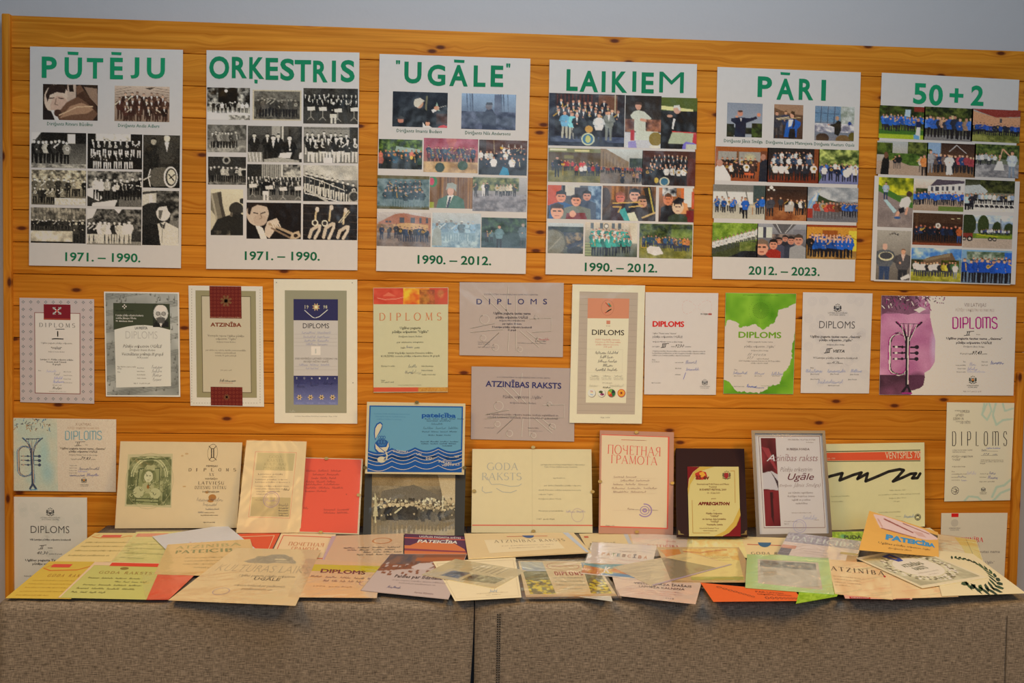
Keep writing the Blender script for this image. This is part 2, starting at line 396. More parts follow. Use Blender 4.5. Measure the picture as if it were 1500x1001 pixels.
        o = bpy.data.objects.new(part, me); S.collection.objects.link(o)
        if label: o['label'] = label
        s.after.append(o); return s
    def slab(s, part, loc, off0, off1, mat, col=None, label=None):
        """a solid piece on the sheet, outline loc (sheet frame), from height off0 to off1 above its face"""
        n = len(loc); a = s.p3(np.asarray(loc, float), off0); b = s.p3(np.asarray(loc, float), off1)
        fs = [tuple(range(n, 2*n)), tuple(range(n))[::-1]]+[(i, (i+1) % n, n+(i+1) % n, n+i) for i in range(n)]
        co = np.r_[a, b]
        o = mesh_obj(part, co, fs, mat, cols=(np.tile(s.c(col), (len(co), 1)) if col is not None else None))
        if label: o['label'] = label
        s.after.append(o); return o
    def cover(s, mat=None, grow=0, off=.0011, part='plastic_sleeve', box=None):
        W, H, g = s.W, s.H, grow
        x0, y0, x1, y1 = box or (-g, -g, W+g, H+g)
        a = s.p3(np.array([(x0, y0), (x1, y0), (x1, y1), (x0, y1)], float), off)
        o = mesh_obj(part, a, [(0, 1, 2, 3)], mat or M_FILM); s.after.append(o); return s
    def clip(s, x, y, ang=0, r=3.2):
        """brass or steel retaining clip of a frameless frame"""
        p = s.L([(x, y)])[0]
        pts = [(p[0]+r*math.cos(t), p[1]+r*.75*math.sin(t)) for t in np.linspace(0, 2*PI, 9)[:-1]]
        s.slab('clip', pts, .0012, .004, M_CLIP); return s
    def done(s):
        W, H = s.W, s.H; nx, ny = s.grid
        g = [(W*i/nx, H*j/ny) for j in range(ny+1) for i in range(nx+1)]
        a = s.p3(np.array(g, float), 0.0); b = a-s.front*s.thick
        k = len(g); idx = lambda i, j: j*(nx+1)+i
        fs = [(idx(i, j), idx(i, j+1), idx(i+1, j+1), idx(i+1, j)) for j in range(ny) for i in range(nx)]
        fs += [tuple(k+v for v in f[::-1]) for f in fs]
        rim = [idx(i, 0) for i in range(nx)]+[idx(nx, j) for j in range(ny)]+[idx(i, ny) for i in range(nx, 0, -1)]+[idx(0, j) for j in range(ny, 0, -1)]
        fs += [(rim[i], rim[(i+1) % len(rim)], k+rim[(i+1) % len(rim)], k+rim[i]) for i in range(len(rim))]
        co = np.r_[a, b]; org = a.mean(0)
        root = mesh_obj(s.name, co-org, fs, s.mat or M_PAPER, cols=(np.tile(s.c(s.col), (len(co), 1)) if s.col is not None else None))
        root.location = org
        tag(root, s.label, s.cat, s.group)
        for p in s.order:
            P = s.parts[p]; co = np.concatenate(P[0]); o = mesh_obj(p, co-org, P[1], M_INK, root, cols=np.concatenate(P[2]))
            if p not in ('printed_panel', 'title_band', 'navy_panel'): o['kind'] = 'stuff'
        for o in s.after:
            o.data.transform(Matrix.Translation(-Vector(org))); o.parent = root
        s.root = root; return root
# ---------------------------------------------------------------- wood and plaster
def wood_mat(seed):
    m, nt, b = nodes('varnished_pine'); N = nt.nodes.new; K = nt.links.new
    tc = N('ShaderNodeTexCoord'); oi = N('ShaderNodeObjectInfo')
    ad = N('ShaderNodeVectorMath'); ad.operation = 'ADD'
    sc = N('ShaderNodeVectorMath'); sc.operation = 'SCALE'; sc.inputs['Scale'].default_value = 37.0
    cmb = N('ShaderNodeCombineXYZ'); K(oi.outputs['Random'], cmb.inputs['X']); K(oi.outputs['Random'], cmb.inputs['Z'])
    K(cmb.outputs[0], sc.inputs[0]); K(tc.outputs['Object'], ad.inputs[0]); K(sc.outputs[0], ad.inputs[1])
    # knots
    kv = N('ShaderNodeVectorMath'); kv.operation = 'MULTIPLY'; kv.inputs[1].default_value = (5.6, 1.0, 13.0); K(ad.outputs[0], kv.inputs[0])
    ks = N('ShaderNodeSeparateXYZ'); K(kv.outputs[0], ks.inputs[0]); kc = N('ShaderNodeCombineXYZ'); K(ks.outputs['X'], kc.inputs['X']); K(ks.outputs['Z'], kc.inputs['Y'])
    vo = N('ShaderNodeTexVoronoi'); vo.voronoi_dimensions = '2D'; vo.inputs['Scale'].default_value = 1.0; K(kc.outputs[0], vo.inputs['Vector'])
    # distortion of the grain around knots
    mr = N('ShaderNodeMapRange'); mr.inputs['From Min'].default_value = 0.0; mr.inputs['From Max'].default_value = .3; mr.inputs['To Min'].default_value = .012; mr.inputs['To Max'].default_value = 0.0
    K(vo.outputs['Distance'], mr.inputs['Value'])
    sep = N('ShaderNodeSeparateXYZ'); K(ad.outputs[0], sep.inputs[0])
    zz = N('ShaderNodeMath'); zz.operation = 'ADD'; K(sep.outputs['Z'], zz.inputs[0]); K(mr.outputs[0], zz.inputs[1])
    cb = N('ShaderNodeCombineXYZ'); K(sep.outputs['X'], cb.inputs['X']); K(zz.outputs[0], cb.inputs['Z'])
    gv = N('ShaderNodeVectorMath'); gv.operation = 'MULTIPLY'; gv.inputs[1].default_value = (2.2, 1, 95.0); K(cb.outputs[0], gv.inputs[0])
    gn = N('ShaderNodeTexNoise'); gn.inputs['Scale'].default_value = 1.0; gn.inputs['Detail'].default_value = 3; gn.inputs['Distortion'].default_value = .6; K(gv.outputs[0], gn.inputs['Vector'])
    r = N('ShaderNodeValToRGB'); K(gn.outputs['Fac'], r.inputs[0])
    r.color_ramp.elements[0].position = .28; r.color_ramp.elements[0].color = (0.54, 0.165, 0.005, 1)
    r.color_ramp.elements[1].position = .66; r.color_ramp.elements[1].color = (0.80, 0.325, 0.030, 1)
    # slow tone changes along a board and between boards
    sv = N('ShaderNodeVectorMath'); sv.operation = 'MULTIPLY'; sv.inputs[1].default_value = (1.3, 1, 9.0); K(ad.outputs[0], sv.inputs[0])
    sn = N('ShaderNodeTexNoise'); sn.inputs['Scale'].default_value = 1.0; K(sv.outputs[0], sn.inputs['Vector'])
    tn = N('ShaderNodeMapRange'); tn.inputs['From Min'].default_value = .3; tn.inputs['From Max'].default_value = .7; tn.inputs['To Min'].default_value = .86; tn.inputs['To Max'].default_value = 1.1; K(sn.outputs['Fac'], tn.inputs['Value'])
    bt = N('ShaderNodeMapRange'); bt.inputs['To Min'].default_value = .90; bt.inputs['To Max'].default_value = 1.08; K(oi.outputs['Random'], bt.inputs['Value'])
    mm = N('ShaderNodeMath'); mm.operation = 'MULTIPLY'; K(tn.outputs[0], mm.inputs[0]); K(bt.outputs[0], mm.inputs[1])
    s2 = N('ShaderNodeVectorMath'); s2.operation = 'SCALE'; K(r.outputs[0], s2.inputs[0]); K(mm.outputs[0], s2.inputs['Scale'])
    # knot mask: only some cells carry one
    kr = N('ShaderNodeMapRange'); kr.inputs['From Min'].default_value = .045; kr.inputs['From Max'].default_value = .095; kr.inputs['To Min'].default_value = 1; kr.inputs['To Max'].default_value = 0; K(vo.outputs['Distance'], kr.inputs['Value'])
    sp = N('ShaderNodeSeparateColor'); K(vo.outputs['Color'], sp.inputs[0])
    gt = N('ShaderNodeMath'); gt.operation = 'GREATER_THAN'; gt.inputs[1].default_value = .5; K(sp.outputs[0], gt.inputs[0])
    km = N('ShaderNodeMath'); km.operation = 'MULTIPLY'; K(kr.outputs[0], km.inputs[0]); K(gt.outputs[0], km.inputs[1])
    mx = N('ShaderNodeMix'); mx.data_type = 'RGBA'; K(km.outputs[0], mx.inputs[0]); K(s2.outputs[0], mx.inputs[6]); mx.inputs[7].default_value = (0.13, 0.03, 0.008, 1)
    # reddish halo
    hr = N('ShaderNodeMapRange'); hr.inputs['From Min'].default_value = .04; hr.inputs['From Max'].default_value = .2; hr.inputs['To Min'].default_value = .6; hr.inputs['To Max'].default_value = 0; K(vo.outputs['Distance'], hr.inputs['Value'])
    hm = N('ShaderNodeMath'); hm.operation = 'MULTIPLY'; K(hr.outputs[0], hm.inputs[0]); K(gt.outputs[0], hm.inputs[1])
    m2 = N('ShaderNodeMix'); m2.data_type = 'RGBA'; K(hm.outputs[0], m2.inputs[0]); K(s2.outputs[0], m2.inputs[6]); m2.inputs[7].default_value = (0.48, 0.13, 0.016, 1)
    K(m2.outputs[2], mx.inputs[6])
    K(mx.outputs[2], b.inputs['Base Color'])
    b.inputs['Roughness'].default_value = .5; b.inputs['Specular IOR Level'].default_value = .18
    bp = N('ShaderNodeBump'); bp.inputs['Distance'].default_value = .0006; K(gn.outputs['Fac'], bp.inputs['Height']); K(bp.outputs[0], b.inputs['Normal'])
    return m
M_WOOD = wood_mat(0)
ZF = FLOOR
XL, XR, ZT = -1.186, 1.712, .7132+ZF           # the panelled field
PITCHZ = .0872
M_PLASTER = plain('wall_plaster', (205, 206, 212), .9, bump=.0012, bscale=26)
wall = mesh_obj('wall_back', *box_co(-4, 4.5, .03, .15, 0, 2.9), M_PLASTER); tag(wall, kind='structure')
panel = mesh_obj('wall_panelling', *box_co(XL, XR, .0145, .03, .001, ZT-.004), plain('batten_dark', (46, 28, 16), .9)); tag(panel, kind='structure')
def plank(z0, z1, x0=XL, x1=XR):
    c = .0016; g = .0007; za, zb = z0+g, z1-g
    prof = [(.0145, za), (c, za), (0, za+c), (0, zb-c), (c, zb), (.0145, zb)]
    co = [(x0-(x0+x1)/2, y, z-(z0+z1)/2) for y, z in prof]+[(x1-(x0+x1)/2, y, z-(z0+z1)/2) for y, z in prof]
    n = 6; fs = [tuple(range(n)), tuple(range(n, 2*n))[::-1]]+[(i, n+i, n+(i+1) % n, (i+1) % n) for i in range(n)]
    return co, fs, ((x0+x1)/2, 0, (z0+z1)/2)
k = 0; z = ZT; first = None
while z > .01:
    z0 = max(z-PITCHZ, .002)
    if first is None or z0 < .01:
        co, fs, loc = plank(z0, z); o = mesh_obj('plank', co, fs, M_WOOD, panel); first = first or o
    else:
        o = first.copy(); S.collection.objects.link(o); loc = (loc[0], 0, (z0+z)/2)
    o.location = loc; z -= PITCHZ
floor_o = mesh_obj('floor', *box_co(-4, 4.5, -5.5, .15, -.1, 0), plain('floor_boards', (120, 92, 66), .5)); tag(floor_o, kind='structure')
def trim(name, x0, x1, z0, z1, y0=-.013, y1=.03):
    co, fs = box_co(x0, x1, y0, y1, z0, z1); c = ((x0+x1)/2, 0, (z0+z1)/2)
    o = mesh_obj(name, [(a-c[0], b_, c_-c[2]) for a, b_, c_ in co], fs, M_TRIM); o.location = c; tag(o, kind='structure')
    md = o.modifiers.new('b', 'BEVEL'); md.width = .003; md.segments = 2; return o
M_TRIM = wood_mat(1)
# trims run upright, so their grain is turned
for n_ in M_TRIM.node_tree.nodes:
    if n_.type == 'VECT_MATH' and n_.operation == 'ADD':
        src = n_.inputs[0].links[0].from_socket
        mp = M_TRIM.node_tree.nodes.new('ShaderNodeMapping'); mp.inputs['Rotation'].default_value = (0, PI/2, 0)
        M_TRIM.node_tree.links.new(src, mp.inputs[0]); M_TRIM.node_tree.links.new(mp.outputs[0], n_.inputs[0])
trim('trim_1', XL-.002, XL+.020, .002, ZT+.001)
trim('trim_2', XR-.024, XR, .002, ZT-.93)

# ---------------------------------------------------------------- table and its two cloths
TX0, TX1, TYF = -.905, 1.33, -.748
tb = bpy.data.objects.new('display_table', None); S.collection.objects.link(tb); tb.location = ((TX0+TX1)/2, -.38, 0)
tag(tb, 'long dark table hidden beneath the two grey cloths, seen in the slit between them', 'table')
M_TB = plain('table_slate', (58, 70, 84), .5)
def child_box(name, par, x0, x1, y0, y1, z0, z1, m):
    co, fs = box_co(x0, x1, y0, y1, z0, z1); l = par.location
    return mesh_obj(name, [(a-l[0], b_-l[1], c-l[2]) for a, b_, c in co], fs, m, par)
child_box('table_top', tb, TX0+.02, TX1-.02, TYF+.022, -.03, .715, .742, M_TB)
child_box('apron', tb, TX0+.05, TX1-.05, TYF+.024, TYF+.044, .12, .715, M_TB)
for x in (TX0+.04, TX1-.09):
    for y in (TYF+.05, -.10): child_box('leg', tb, x, x+.05, y, y+.05, 0, .715, M_TB)
def cloth_mat():
    m, nt, b = nodes('grey_linen'); N = nt.nodes.new; K = nt.links.new
    tc = N('ShaderNodeTexCoord')
    def streak(v, d):
        mp = N('ShaderNodeVectorMath'); mp.operation = 'MULTIPLY'; mp.inputs[1].default_value = v; K(tc.outputs['UV'], mp.inputs[0])
        n = N('ShaderNodeTexNoise'); n.inputs['Scale'].default_value = 1; n.inputs['Detail'].default_value = d; K(mp.outputs[0], n.inputs['Vector']); return n
    a = streak((60, 560, 1), 4); c = streak((560, 80, 1), 4); e = streak((6, 5, 1), 2)
    ad = N('ShaderNodeMath'); ad.operation = 'MULTIPLY_ADD'; ad.inputs[1].default_value = .62; K(a.outputs['Fac'], ad.inputs[0])
    m2 = N('ShaderNodeMath'); m2.operation = 'MULTIPLY'; m2.inputs[1].default_value = .38; K(c.outputs['Fac'], m2.inputs[0]); K(m2.outputs[0], ad.inputs[2])
    r = N('ShaderNodeValToRGB'); K(ad.outputs[0], r.inputs[0])
    r.color_ramp.elements[0].position = .36; r.color_ramp.elements[0].color = (*lin((88, 82, 76)), 1)
    r.color_ramp.elements[1].position = .64; r.color_ramp.elements[1].color = (*lin((170, 160, 148)), 1)
    K(r.outputs[0], b.inputs['Base Color']); b.inputs['Roughness'].default_value = .9; b.inputs['Specular IOR Level'].default_value = .15
    bp = N('ShaderNodeBump'); bp.inputs['Distance'].default_value = .0006; K(ad.outputs[0], bp.inputs['Height']); K(bp.outputs[0], b.inputs['Normal'])
    return m
M_CLOTH = cloth_mat()
def cloth(name, x0, x1, label, side_l, side_r, fold):
    """top sheet with a rounded front edge and a hanging front; columns along x, rows down the profile"""
    prof = [(-.03, .0), (-.2, .0), (-.4, .0), (-.6, .0), (-.68, .0)]
    prof = [(y, TABLE) for y, _ in prof]
    R = .020
    for i in range(1, 7):
        a = PI/2*i/6; prof.append((TYF+R-R*math.sin(a), TABLE-R+R*math.cos(a)))
    for i in range(1, 19): prof.append((TYF-.0-.012*math.sin(i/18*1.2), TABLE-R-(TABLE-R-.015)*i/18))
    nx = int((x1-x0)/.02); co = []; uv = []
    rr = random.Random(len(name)+int(x0*10))
    ph = [rr.uniform(0, 6) for _ in range(4)]
    dist = 0; last = prof[0]
    rows = []
    for j, (y, z) in enumerate(prof):
        dist += math.hypot(y-last[0], z-last[1]); last = (y, z); rows.append(dist)
    for j, (y, z) in enumerate(prof):
        hang = max(0, (TABLE-.02-z)/TABLE)
        for i in range(nx+1):
            x = x0+(x1-x0)*i/nx
            wv = (math.sin(x*7+ph[0])+.6*math.sin(x*17+ph[1])+.35*math.sin(x*31+ph[2]))
            yy = y-hang*.016*(wv+1.2)*fold; 
            xx = x
            if i == 0 and side_l: xx = x+side_l(hang)
            if i == nx and side_r: xx = x+side_r(hang)
            wr = 0
            if z < TABLE+.001 and z > TABLE-.06: wr = .0012*math.sin(x*95+ph[3])*(.5+.5*math.sin(x*13)) if j > 3 else 0
            co.append((xx, yy, z+wr)); uv.append((x, rows[j]))
    fs = [(j*(nx+1)+i, (j+1)*(nx+1)+i, (j+1)*(nx+1)+i+1, j*(nx+1)+i+1) for j in range(len(prof)-1) for i in range(nx)]
    org = ((x0+x1)/2, TYF/2, 0)
    o = mesh_obj(name, [(a-org[0], b_-org[1], c) for a, b_, c in co], fs, M_CLOTH, smooth=True); o.location = org
    ul = o.data.uv_layers.new(name='UVMap')
    for lp in o.data.loops: ul.data[lp.index].uv = uv[lp.vertex_index]
    sd = o.modifiers.new('s', 'SOLIDIFY'); sd.thickness = .0012; sd.offset = -1
    tag(o, label, 'tablecloth'); return o
SEAM = .083
c1 = cloth('tablecloth', TX0, SEAM, 'grey linen tablecloth over the left end of the table, open along its right edge', lambda h: h*.012, lambda h: -.0015-.0125*min(1, h*3.2)*math.sin(min(1, h*2.5)*PI*.5), 1.0)
c2 = cloth('tablecloth', SEAM+.001, TX1+.004, 'wider grey linen tablecloth on the right, with a ladder-stitched hem near its left edge', None, None, .8)
# hand-stitched ladder hem: a column of small dark openings
hm = []; hf = []
z = TABLE-.02
def stitch(x, y, z, w, h):
    k = len(hm); hm.extend([(x, y, z), (x+w, y, z), (x+w, y, z-h), (x, y, z-h), (x, y+.0008, z), (x+w, y+.0008, z), (x+w, y+.0008, z-h), (x, y+.0008, z-h)])
    hf.extend([(k, k+1, k+2, k+3), (k, k+4, k+5, k+1), (k+1, k+5, k+6, k+2), (k+2, k+6, k+7, k+3), (k+3, k+7, k+4, k)])
hemx = .135
def cloth_front_y(o, x, z):
    """front surface of a hanging cloth at x, z"""
    best = None; l = o.location
    me = o.data; 
    for v in me.vertices:
        d = abs(v.co.x+l.x-x)+abs(v.co.z+l.z-z)*.5
        if v.co.y+l.y < TYF+.01 and (best is None or d < best[0]): best = (d, v.co.y+l.y)
    return best[1]
zz = [TABLE-.03-.1*i for i in range(8)]; yy = [cloth_front_y(c2, hemx, q) for q in zz]
i = 0; z = TABLE-.024
while z > .03:
    y = float(np.interp(-z, [-q for q in zz], yy))-.0018
    stitch(hemx-.0035, y, z, .0026, .0024); stitch(hemx+.0012, y, z, .0026, .0024)
    z -= .0052
l = c2.location
hs = mesh_obj('ladder_stitch', [(a-l[0], b_-l[1], c-l[2]) for a, b_, c in hm], hf, plain('stitch_dark', (30, 26, 24), .9), c2)
hs['kind'] = 'stuff'
# faint stitched seam down the right cloth
sx = 1.262; k = [TABLE-.03-.1*i for i in range(8)]; sc_ = []
for q in k: y = cloth_front_y(c2, sx, q)-.0022; sc_ += [(sx-.0009-l[0], y-l[1], q), (sx+.0009-l[0], y-l[1], q)]
mesh_obj('seam', sc_, [(2*i, 2*i+1, 2*i+3, 2*i+2) for i in range(7)], plain('seam_thread', (84, 76, 66), .9), c2)
# ---------------------------------------------------------------- painted pictures
class Cv:
    def __init__(s, w, h, c1, c2=None, seed=0, horiz=False):
        k = 3; s.w, s.h = int(w*k), int(h*k); s.r = np.random.default_rng(seed); s.rr = random.Random(seed)
        t = (np.linspace(0, 1, s.w)[None, :, None] if horiz else np.linspace(0, 1, s.h)[:, None, None])
        c1 = np.array(c1, float); c2 = np.array(c2 if c2 is not None else c1, float)
        s.a = np.ones((s.h, s.w, 1))*(c1*(1-t)+c2*t)
        s.Y, s.X = np.mgrid[0:s.h, 0:s.w]
    def _put(s, x0, y0, x1, y1, fn, c, al=1.0):
        X0, X1 = max(0, int(x0)), min(s.w, int(x1)+2); Y0, Y1 = max(0, int(y0)), min(s.h, int(y1)+2)
        if X0 >= X1 or Y0 >= Y1: return
        m = fn(s.X[Y0:Y1, X0:X1]+.5, s.Y[Y0:Y1, X0:X1]+.5)[..., None]*al
        s.a[Y0:Y1, X0:X1] = s.a[Y0:Y1, X0:X1]*(1-m)+np.array(c, float)*m
    def r_(s, x0, y0, x1, y1, c, al=1.0):
        s._put(x0*s.w, y0*s.h, x1*s.w, y1*s.h, lambda X, Y: ((X >= x0*s.w) & (X <= x1*s.w) & (Y >= y0*s.h) & (Y <= y1*s.h))*1.0, c, al); return s
    def e(s, cx, cy, rx, ry, c, al=1.0, soft=0):
        """rx, ry in fractions of the height"""
        cx *= s.w; cy *= s.h; rx *= s.h; ry *= s.h
        if soft: fn = lambda X, Y: np.clip((1-np.sqrt(((X-cx)/rx)**2+((Y-cy)/ry)**2))/soft, 0, 1)
        else: fn = lambda X, Y: (((X-cx)/rx)**2+((Y-cy)/ry)**2 <= 1)*1.0
        s._put(cx-rx, cy-ry, cx+rx, cy+ry, fn, c, al); return s
    def p(s, pts, c, al=1.0):
        P = [(x*s.w, y*s.h) for x, y in pts]; xs = [q[0] for q in P]; ys = [q[1] for q in P]
        def fn(X, Y):
            ins = np.zeros(X.shape, bool); n = len(P)
            for i in range(n):
                (xa, ya), (xb, yb) = P[i], P[(i+1) % n]
                if ya == yb: continue
                cnd = ((ya > Y) != (yb > Y)) & (X < (xb-xa)*(Y-ya)/(yb-ya)+xa); ins ^= cnd
            return ins*1.0
        s._put(min(xs), min(ys), max(xs), max(ys), fn, c, al); return s
    def l(s, pts, wd, c, al=1.0):
        wd = wd*s.h/2
        for (xa, ya), (xb, yb) in zip(pts[:-1], pts[1:]):
            xa, xb, ya, yb = xa*s.w, xb*s.w, ya*s.h, yb*s.h; L2 = (xb-xa)**2+(yb-ya)**2+1e-9
            def fn(X, Y):
                t = np.clip(((X-xa)*(xb-xa)+(Y-ya)*(yb-ya))/L2, 0, 1)
                return ((X-xa-t*(xb-xa))**2+(Y-ya-t*(yb-ya))**2 <= wd*wd)*1.0
            s._put(min(xa, xb)-wd, min(ya, yb)-wd, max(xa, xb)+wd, max(ya, yb)+wd, fn, c, al)
        return s
    def n(s, x0, y0, x1, y1, c1, c2, k=9, thr=None, al=1.0):
        """mottled area (foliage, stone, haze)"""
        X0, X1, Y0, Y1 = int(x0*s.w), int(x1*s.w), int(y0*s.h), int(y1*s.h)
        if X1-X0 < 2 or Y1-Y0 < 2: return s
        tot = 0; amp = 1; ta = 0
        for o in (1, 2, 4):
            ny, nx = max(2, int(k*o*(Y1-Y0)/s.h)+2), max(2, int(k*o*(X1-X0)/s.h)+2)
            g = s.r.random((ny, nx)); yy = np.linspace(0, ny-1.001, Y1-Y0); xx = np.linspace(0, nx-1.001, X1-X0)
            yi, xi = yy.astype(int), xx.astype(int); fy, fx = (yy-yi)[:, None], (xx-xi)[None]
            v = (g[yi][:, xi]*(1-fx)+g[yi][:, xi+1]*fx)*(1-fy)+(g[yi+1][:, xi]*(1-fx)+g[yi+1][:, xi+1]*fx)*fy
            tot = tot+v*amp; ta += amp; amp *= .6
        v = tot/ta; v = np.clip((v-.5)*2.6+.5, 0, 1)[..., None]
        C = np.array(c1, float)*(1-v)+np.array(c2, float)*v
        if thr is not None: m = (v > thr)*al
        else: m = al
        s.a[Y0:Y1, X0:X1] = s.a[Y0:Y1, X0:X1]*(1-m)+C*m; return s
    def person(s, x, foot, hh, body, legs, skin, hair, inst=None, shirt=None, seat=False, wd=1.0):
        """x, foot: fractions; hh: body height as a fraction of the picture's height"""
        u = hh*s.h/s.w; R = s.rr; top = foot-hh
        if not seat:
            for d in (-.055, .055): s.p([(x+d*u-.05*u*wd, foot-hh*.48), (x+d*u+.05*u*wd, foot-hh*.48), (x+d*u*1.3+.028*u*wd, foot), (x+d*u*1.3-.034*u*wd, foot)], legs)
        else:
            s.r_(x-.15*u, foot-hh*.42, x+.15*u, foot-hh*.24, legs); s.r_(x-.12*u, foot-hh*.3, x-.03*u, foot, legs); s.r_(x+.03*u, foot-hh*.3, x+.12*u, foot, legs)
        w = .15*u*wd
        s.p([(x-w*.9, top+hh*.2), (x-w*.45, top+hh*.155), (x+w*.45, top+hh*.155), (x+w*.9, top+hh*.2), (x+w, top+hh*.46), (x+w*.7, foot-hh*.42), (x-w*.7, foot-hh*.42), (x-w, top+hh*.46)], body)
        for d in (-1, 1): s.l([(x+d*w*.85, top+hh*.22), (x+d*w*1.15, top+hh*.36), (x+d*w*R.uniform(.1, .9), top+hh*R.uniform(.36, .48))], .06*hh, [c*.86 for c in body])
        if R.random() < .5: s.e(x+w*R.uniform(-.6, .6), top+hh*.4, hh*.03, hh*.03, skin)
        if shirt is not None: s.p([(x-w*.3, top+hh*.16), (x+w*.3, top+hh*.16), (x, top+hh*.36)], shirt)
        s.e(x, top+hh*.085, hh*.058, hh*.078, skin)
        s.p([(x-.060*u, top+hh*.062), (x-.046*u, top+hh*.012), (x, top-hh*.004), (x+.046*u, top+hh*.012), (x+.060*u, top+hh*.062), (x+.03*u, top+hh*.04), (x-.03*u, top+hh*.038)], hair)
        if inst is not None:
            k = R.random()
            if k < .4: s.l([(x-w*.2, top+hh*.2), (x+w*(R.choice([-1, 1]))*1.5, top+hh*.36)], .05*hh, inst)
            elif k < .7: s.e(x+w*.2, top+hh*.33, hh*.09, hh*.09, inst); s.e(x+w*.2, top+hh*.33, hh*.05, hh*.05, [c*.6 for c in inst])
            else: s.l([(x+w*.3, top+hh*.22), (x+w*.5, top+hh*.5)], .045*hh, inst)
        return s
    def crowd(s, rows, bodies, legs=(25, 25, 28), skin=(205, 150, 120), hair=(50, 35, 28), inst=(190, 150, 70), shirt=None, pi=.4, seat=False, jit=.35, wd=1.0):
        """rows: (foot, height, x0, x1, n)"""
        for (foot, hh, x0, x1, n) in rows:
            for i in range(n):
                x = x0+(x1-x0)*(i+.5)/n+s.rr.uniform(-jit, jit)*(x1-x0)/n*.5
                f1, f2, f3 = s.rr.uniform(.8, 1.1), s.rr.uniform(.75, 1.2), s.rr.uniform(.6, 2.2); sk = [min(255, c*f1) for c in skin]
                b = s.rr.choice(bodies); b = [c*f2 for c in b]
                hr = [c*f3 for c in hair]
                s.person(x, foot+s.rr.uniform(-.02, .02), hh*s.rr.uniform(.93, 1.05), b, legs, sk, hr, inst if s.rr.random() < pi else None, shirt, seat, wd)
        return s
    def grain(s, a=8):
        g = s.r.normal(0, a, (s.h//2+1, s.w//2+1, 1)); g = np.repeat(np.repeat(g, 2, 0), 2, 1)[:s.h, :s.w]
        s.a = np.clip(s.a+g, 0, 255); return s
    def mono(s, tint=(1.03, 1.0, .93), con=1.0):
        g = s.a@np.array([.3, .59, .11]); g = np.clip((g-105)*con*1.15+108, 0, 255)[..., None]; s.a = np.clip(g*np.array(tint), 0, 255); return s
# ---------------------------------------------------------------- the six picture posters
GREEN = (16, 122, 84)
PW = (198, 197, 200)
def poster(q, label):
    return Sheet('photo_poster', label, 'poster', q, (-.80, -.80, -.81), ('wall', .0045), group='photo posters along the top of the wall')
def letter(s, ch, x0, x1, y0, y1, wt=.028):
    """a green cut-out letter fitted to its box (pixels); macrons are given separately"""
    co, fs = glyph_mesh(ch, 'sans', wt, 0, 4)
    mn, mx = co.min(0), co.max(0); a = s.L([(x0, y1)])[0]; b = s.L([(x1, y0)])[0]
    t = (co-mn)/(mx-mn)
    hh = (y1-y0); ww = (x1-x0)
    loc = np.c_[a[0]+t[:, 0]*ww, a[1]-t[:, 1]*hh]
    return loc, fs
def heading(s, items):
    for it in items:
        ch, x0, x1, y0, y1 = it[:5]
        loc, fs = letter(s, ch, x0, x1, y0, y1, .0 if ch == 'M' else .03)
        if len(it) > 5:       # macron or cedilla box
            for (u0, v0, u1, v1) in it[5]:
                a = s.L([(u0, v0)])[0]; k = len(loc)
                loc = np.r_[loc, [(a[0], a[1]), (a[0]+u1-u0, a[1]+.4), (a[0]+u1-u0-.4, a[1]+v1-v0+.4), (a[0]+.4, a[1]+v1-v0)]]; fs = fs+[(k, k+1, k+2, k+3)]
        co = s.p3(loc, .0006)
        o = mesh_obj('letter', co, fs, M_PAPER, cols=np.tile(s.c(GREEN), (len(co), 1))); s.after.append(o)
CAP = (44, 92, 74)
Q = [[(44, 68), (268, 73), (265, 393), (42.5, 389)], [(302.5, 73.5), (526.5, 77), (523.5, 396), (302, 394)], [(556, 79), (777, 86), (770, 401.5), (551, 397)],
     [(805, 87.5), (1021, 94), (1014, 406), (799, 402)], [(1051, 98), (1261, 106), (1252, 412.4), (1043.5, 408.6)], [(1291.8, 106.5), (1493.2, 117), (1479.8, 417.7), (1280.3, 412)]]
BK = (24, 22, 22); DG = (60, 58, 55); MG = (120, 116, 110); LG = (196, 190, 180); SK = (200, 190, 178)
bw = dict(skin=(215, 205, 195), hair=(30, 28, 28), inst=(200, 196, 185))
def C_(q, *a, **k): return Cv(q[2]-q[0], q[3]-q[1], *a, **k)

# --- poster 1
s = poster(Q[0], 'poster headed PŪTĒJU with black-and-white band photos dated 1971 to 1990')
heading(s, [('P', 61, 83, 83, 114), ('U', 94.5, 120, 84, 115.5, [(99, 75.5, 115, 80)]), ('T', 127, 151, 85, 115), ('E', 161, 180, 84.5, 116, [(163, 76, 178, 80.2)]), ('J', 191, 204, 84, 115), ('U', 215, 241.5, 84.5, 115)])
q = (63, 123, 143, 177)
c = C_(q, (30, 20, 16), (40, 28, 22), seed=1)
c.p([(.1, .25), (.2, .05), (.35, .0), (.42, .2), (.1, .5)], (40, 26, 20)).e(.25, .42, .34, .42, (190, 168, 152)).e(.3, .62, .24, .3, (178, 150, 134)).p([(.05, .3), (.12, .05), (.3, -.02), (.42, .1), (.4, .25), (.25, .22), (.13, .3), (.08, .5)], (36, 24, 20))
c.l([(.11, .4), (.2, .38)], .03, (70, 50, 42)).l([(.29, .38), (.37, .4)], .03, (70, 50, 42)).l([(.24, .4), (.22, .56), (.27, .58)], .025, (120, 92, 78)).p([(.0, .78), (.2, .72), (.3, 1), (0, 1)], (225, 215, 205)).p([(.0, .7), (.15, .75), (.22, 1), (0, 1)], (28, 22, 22))
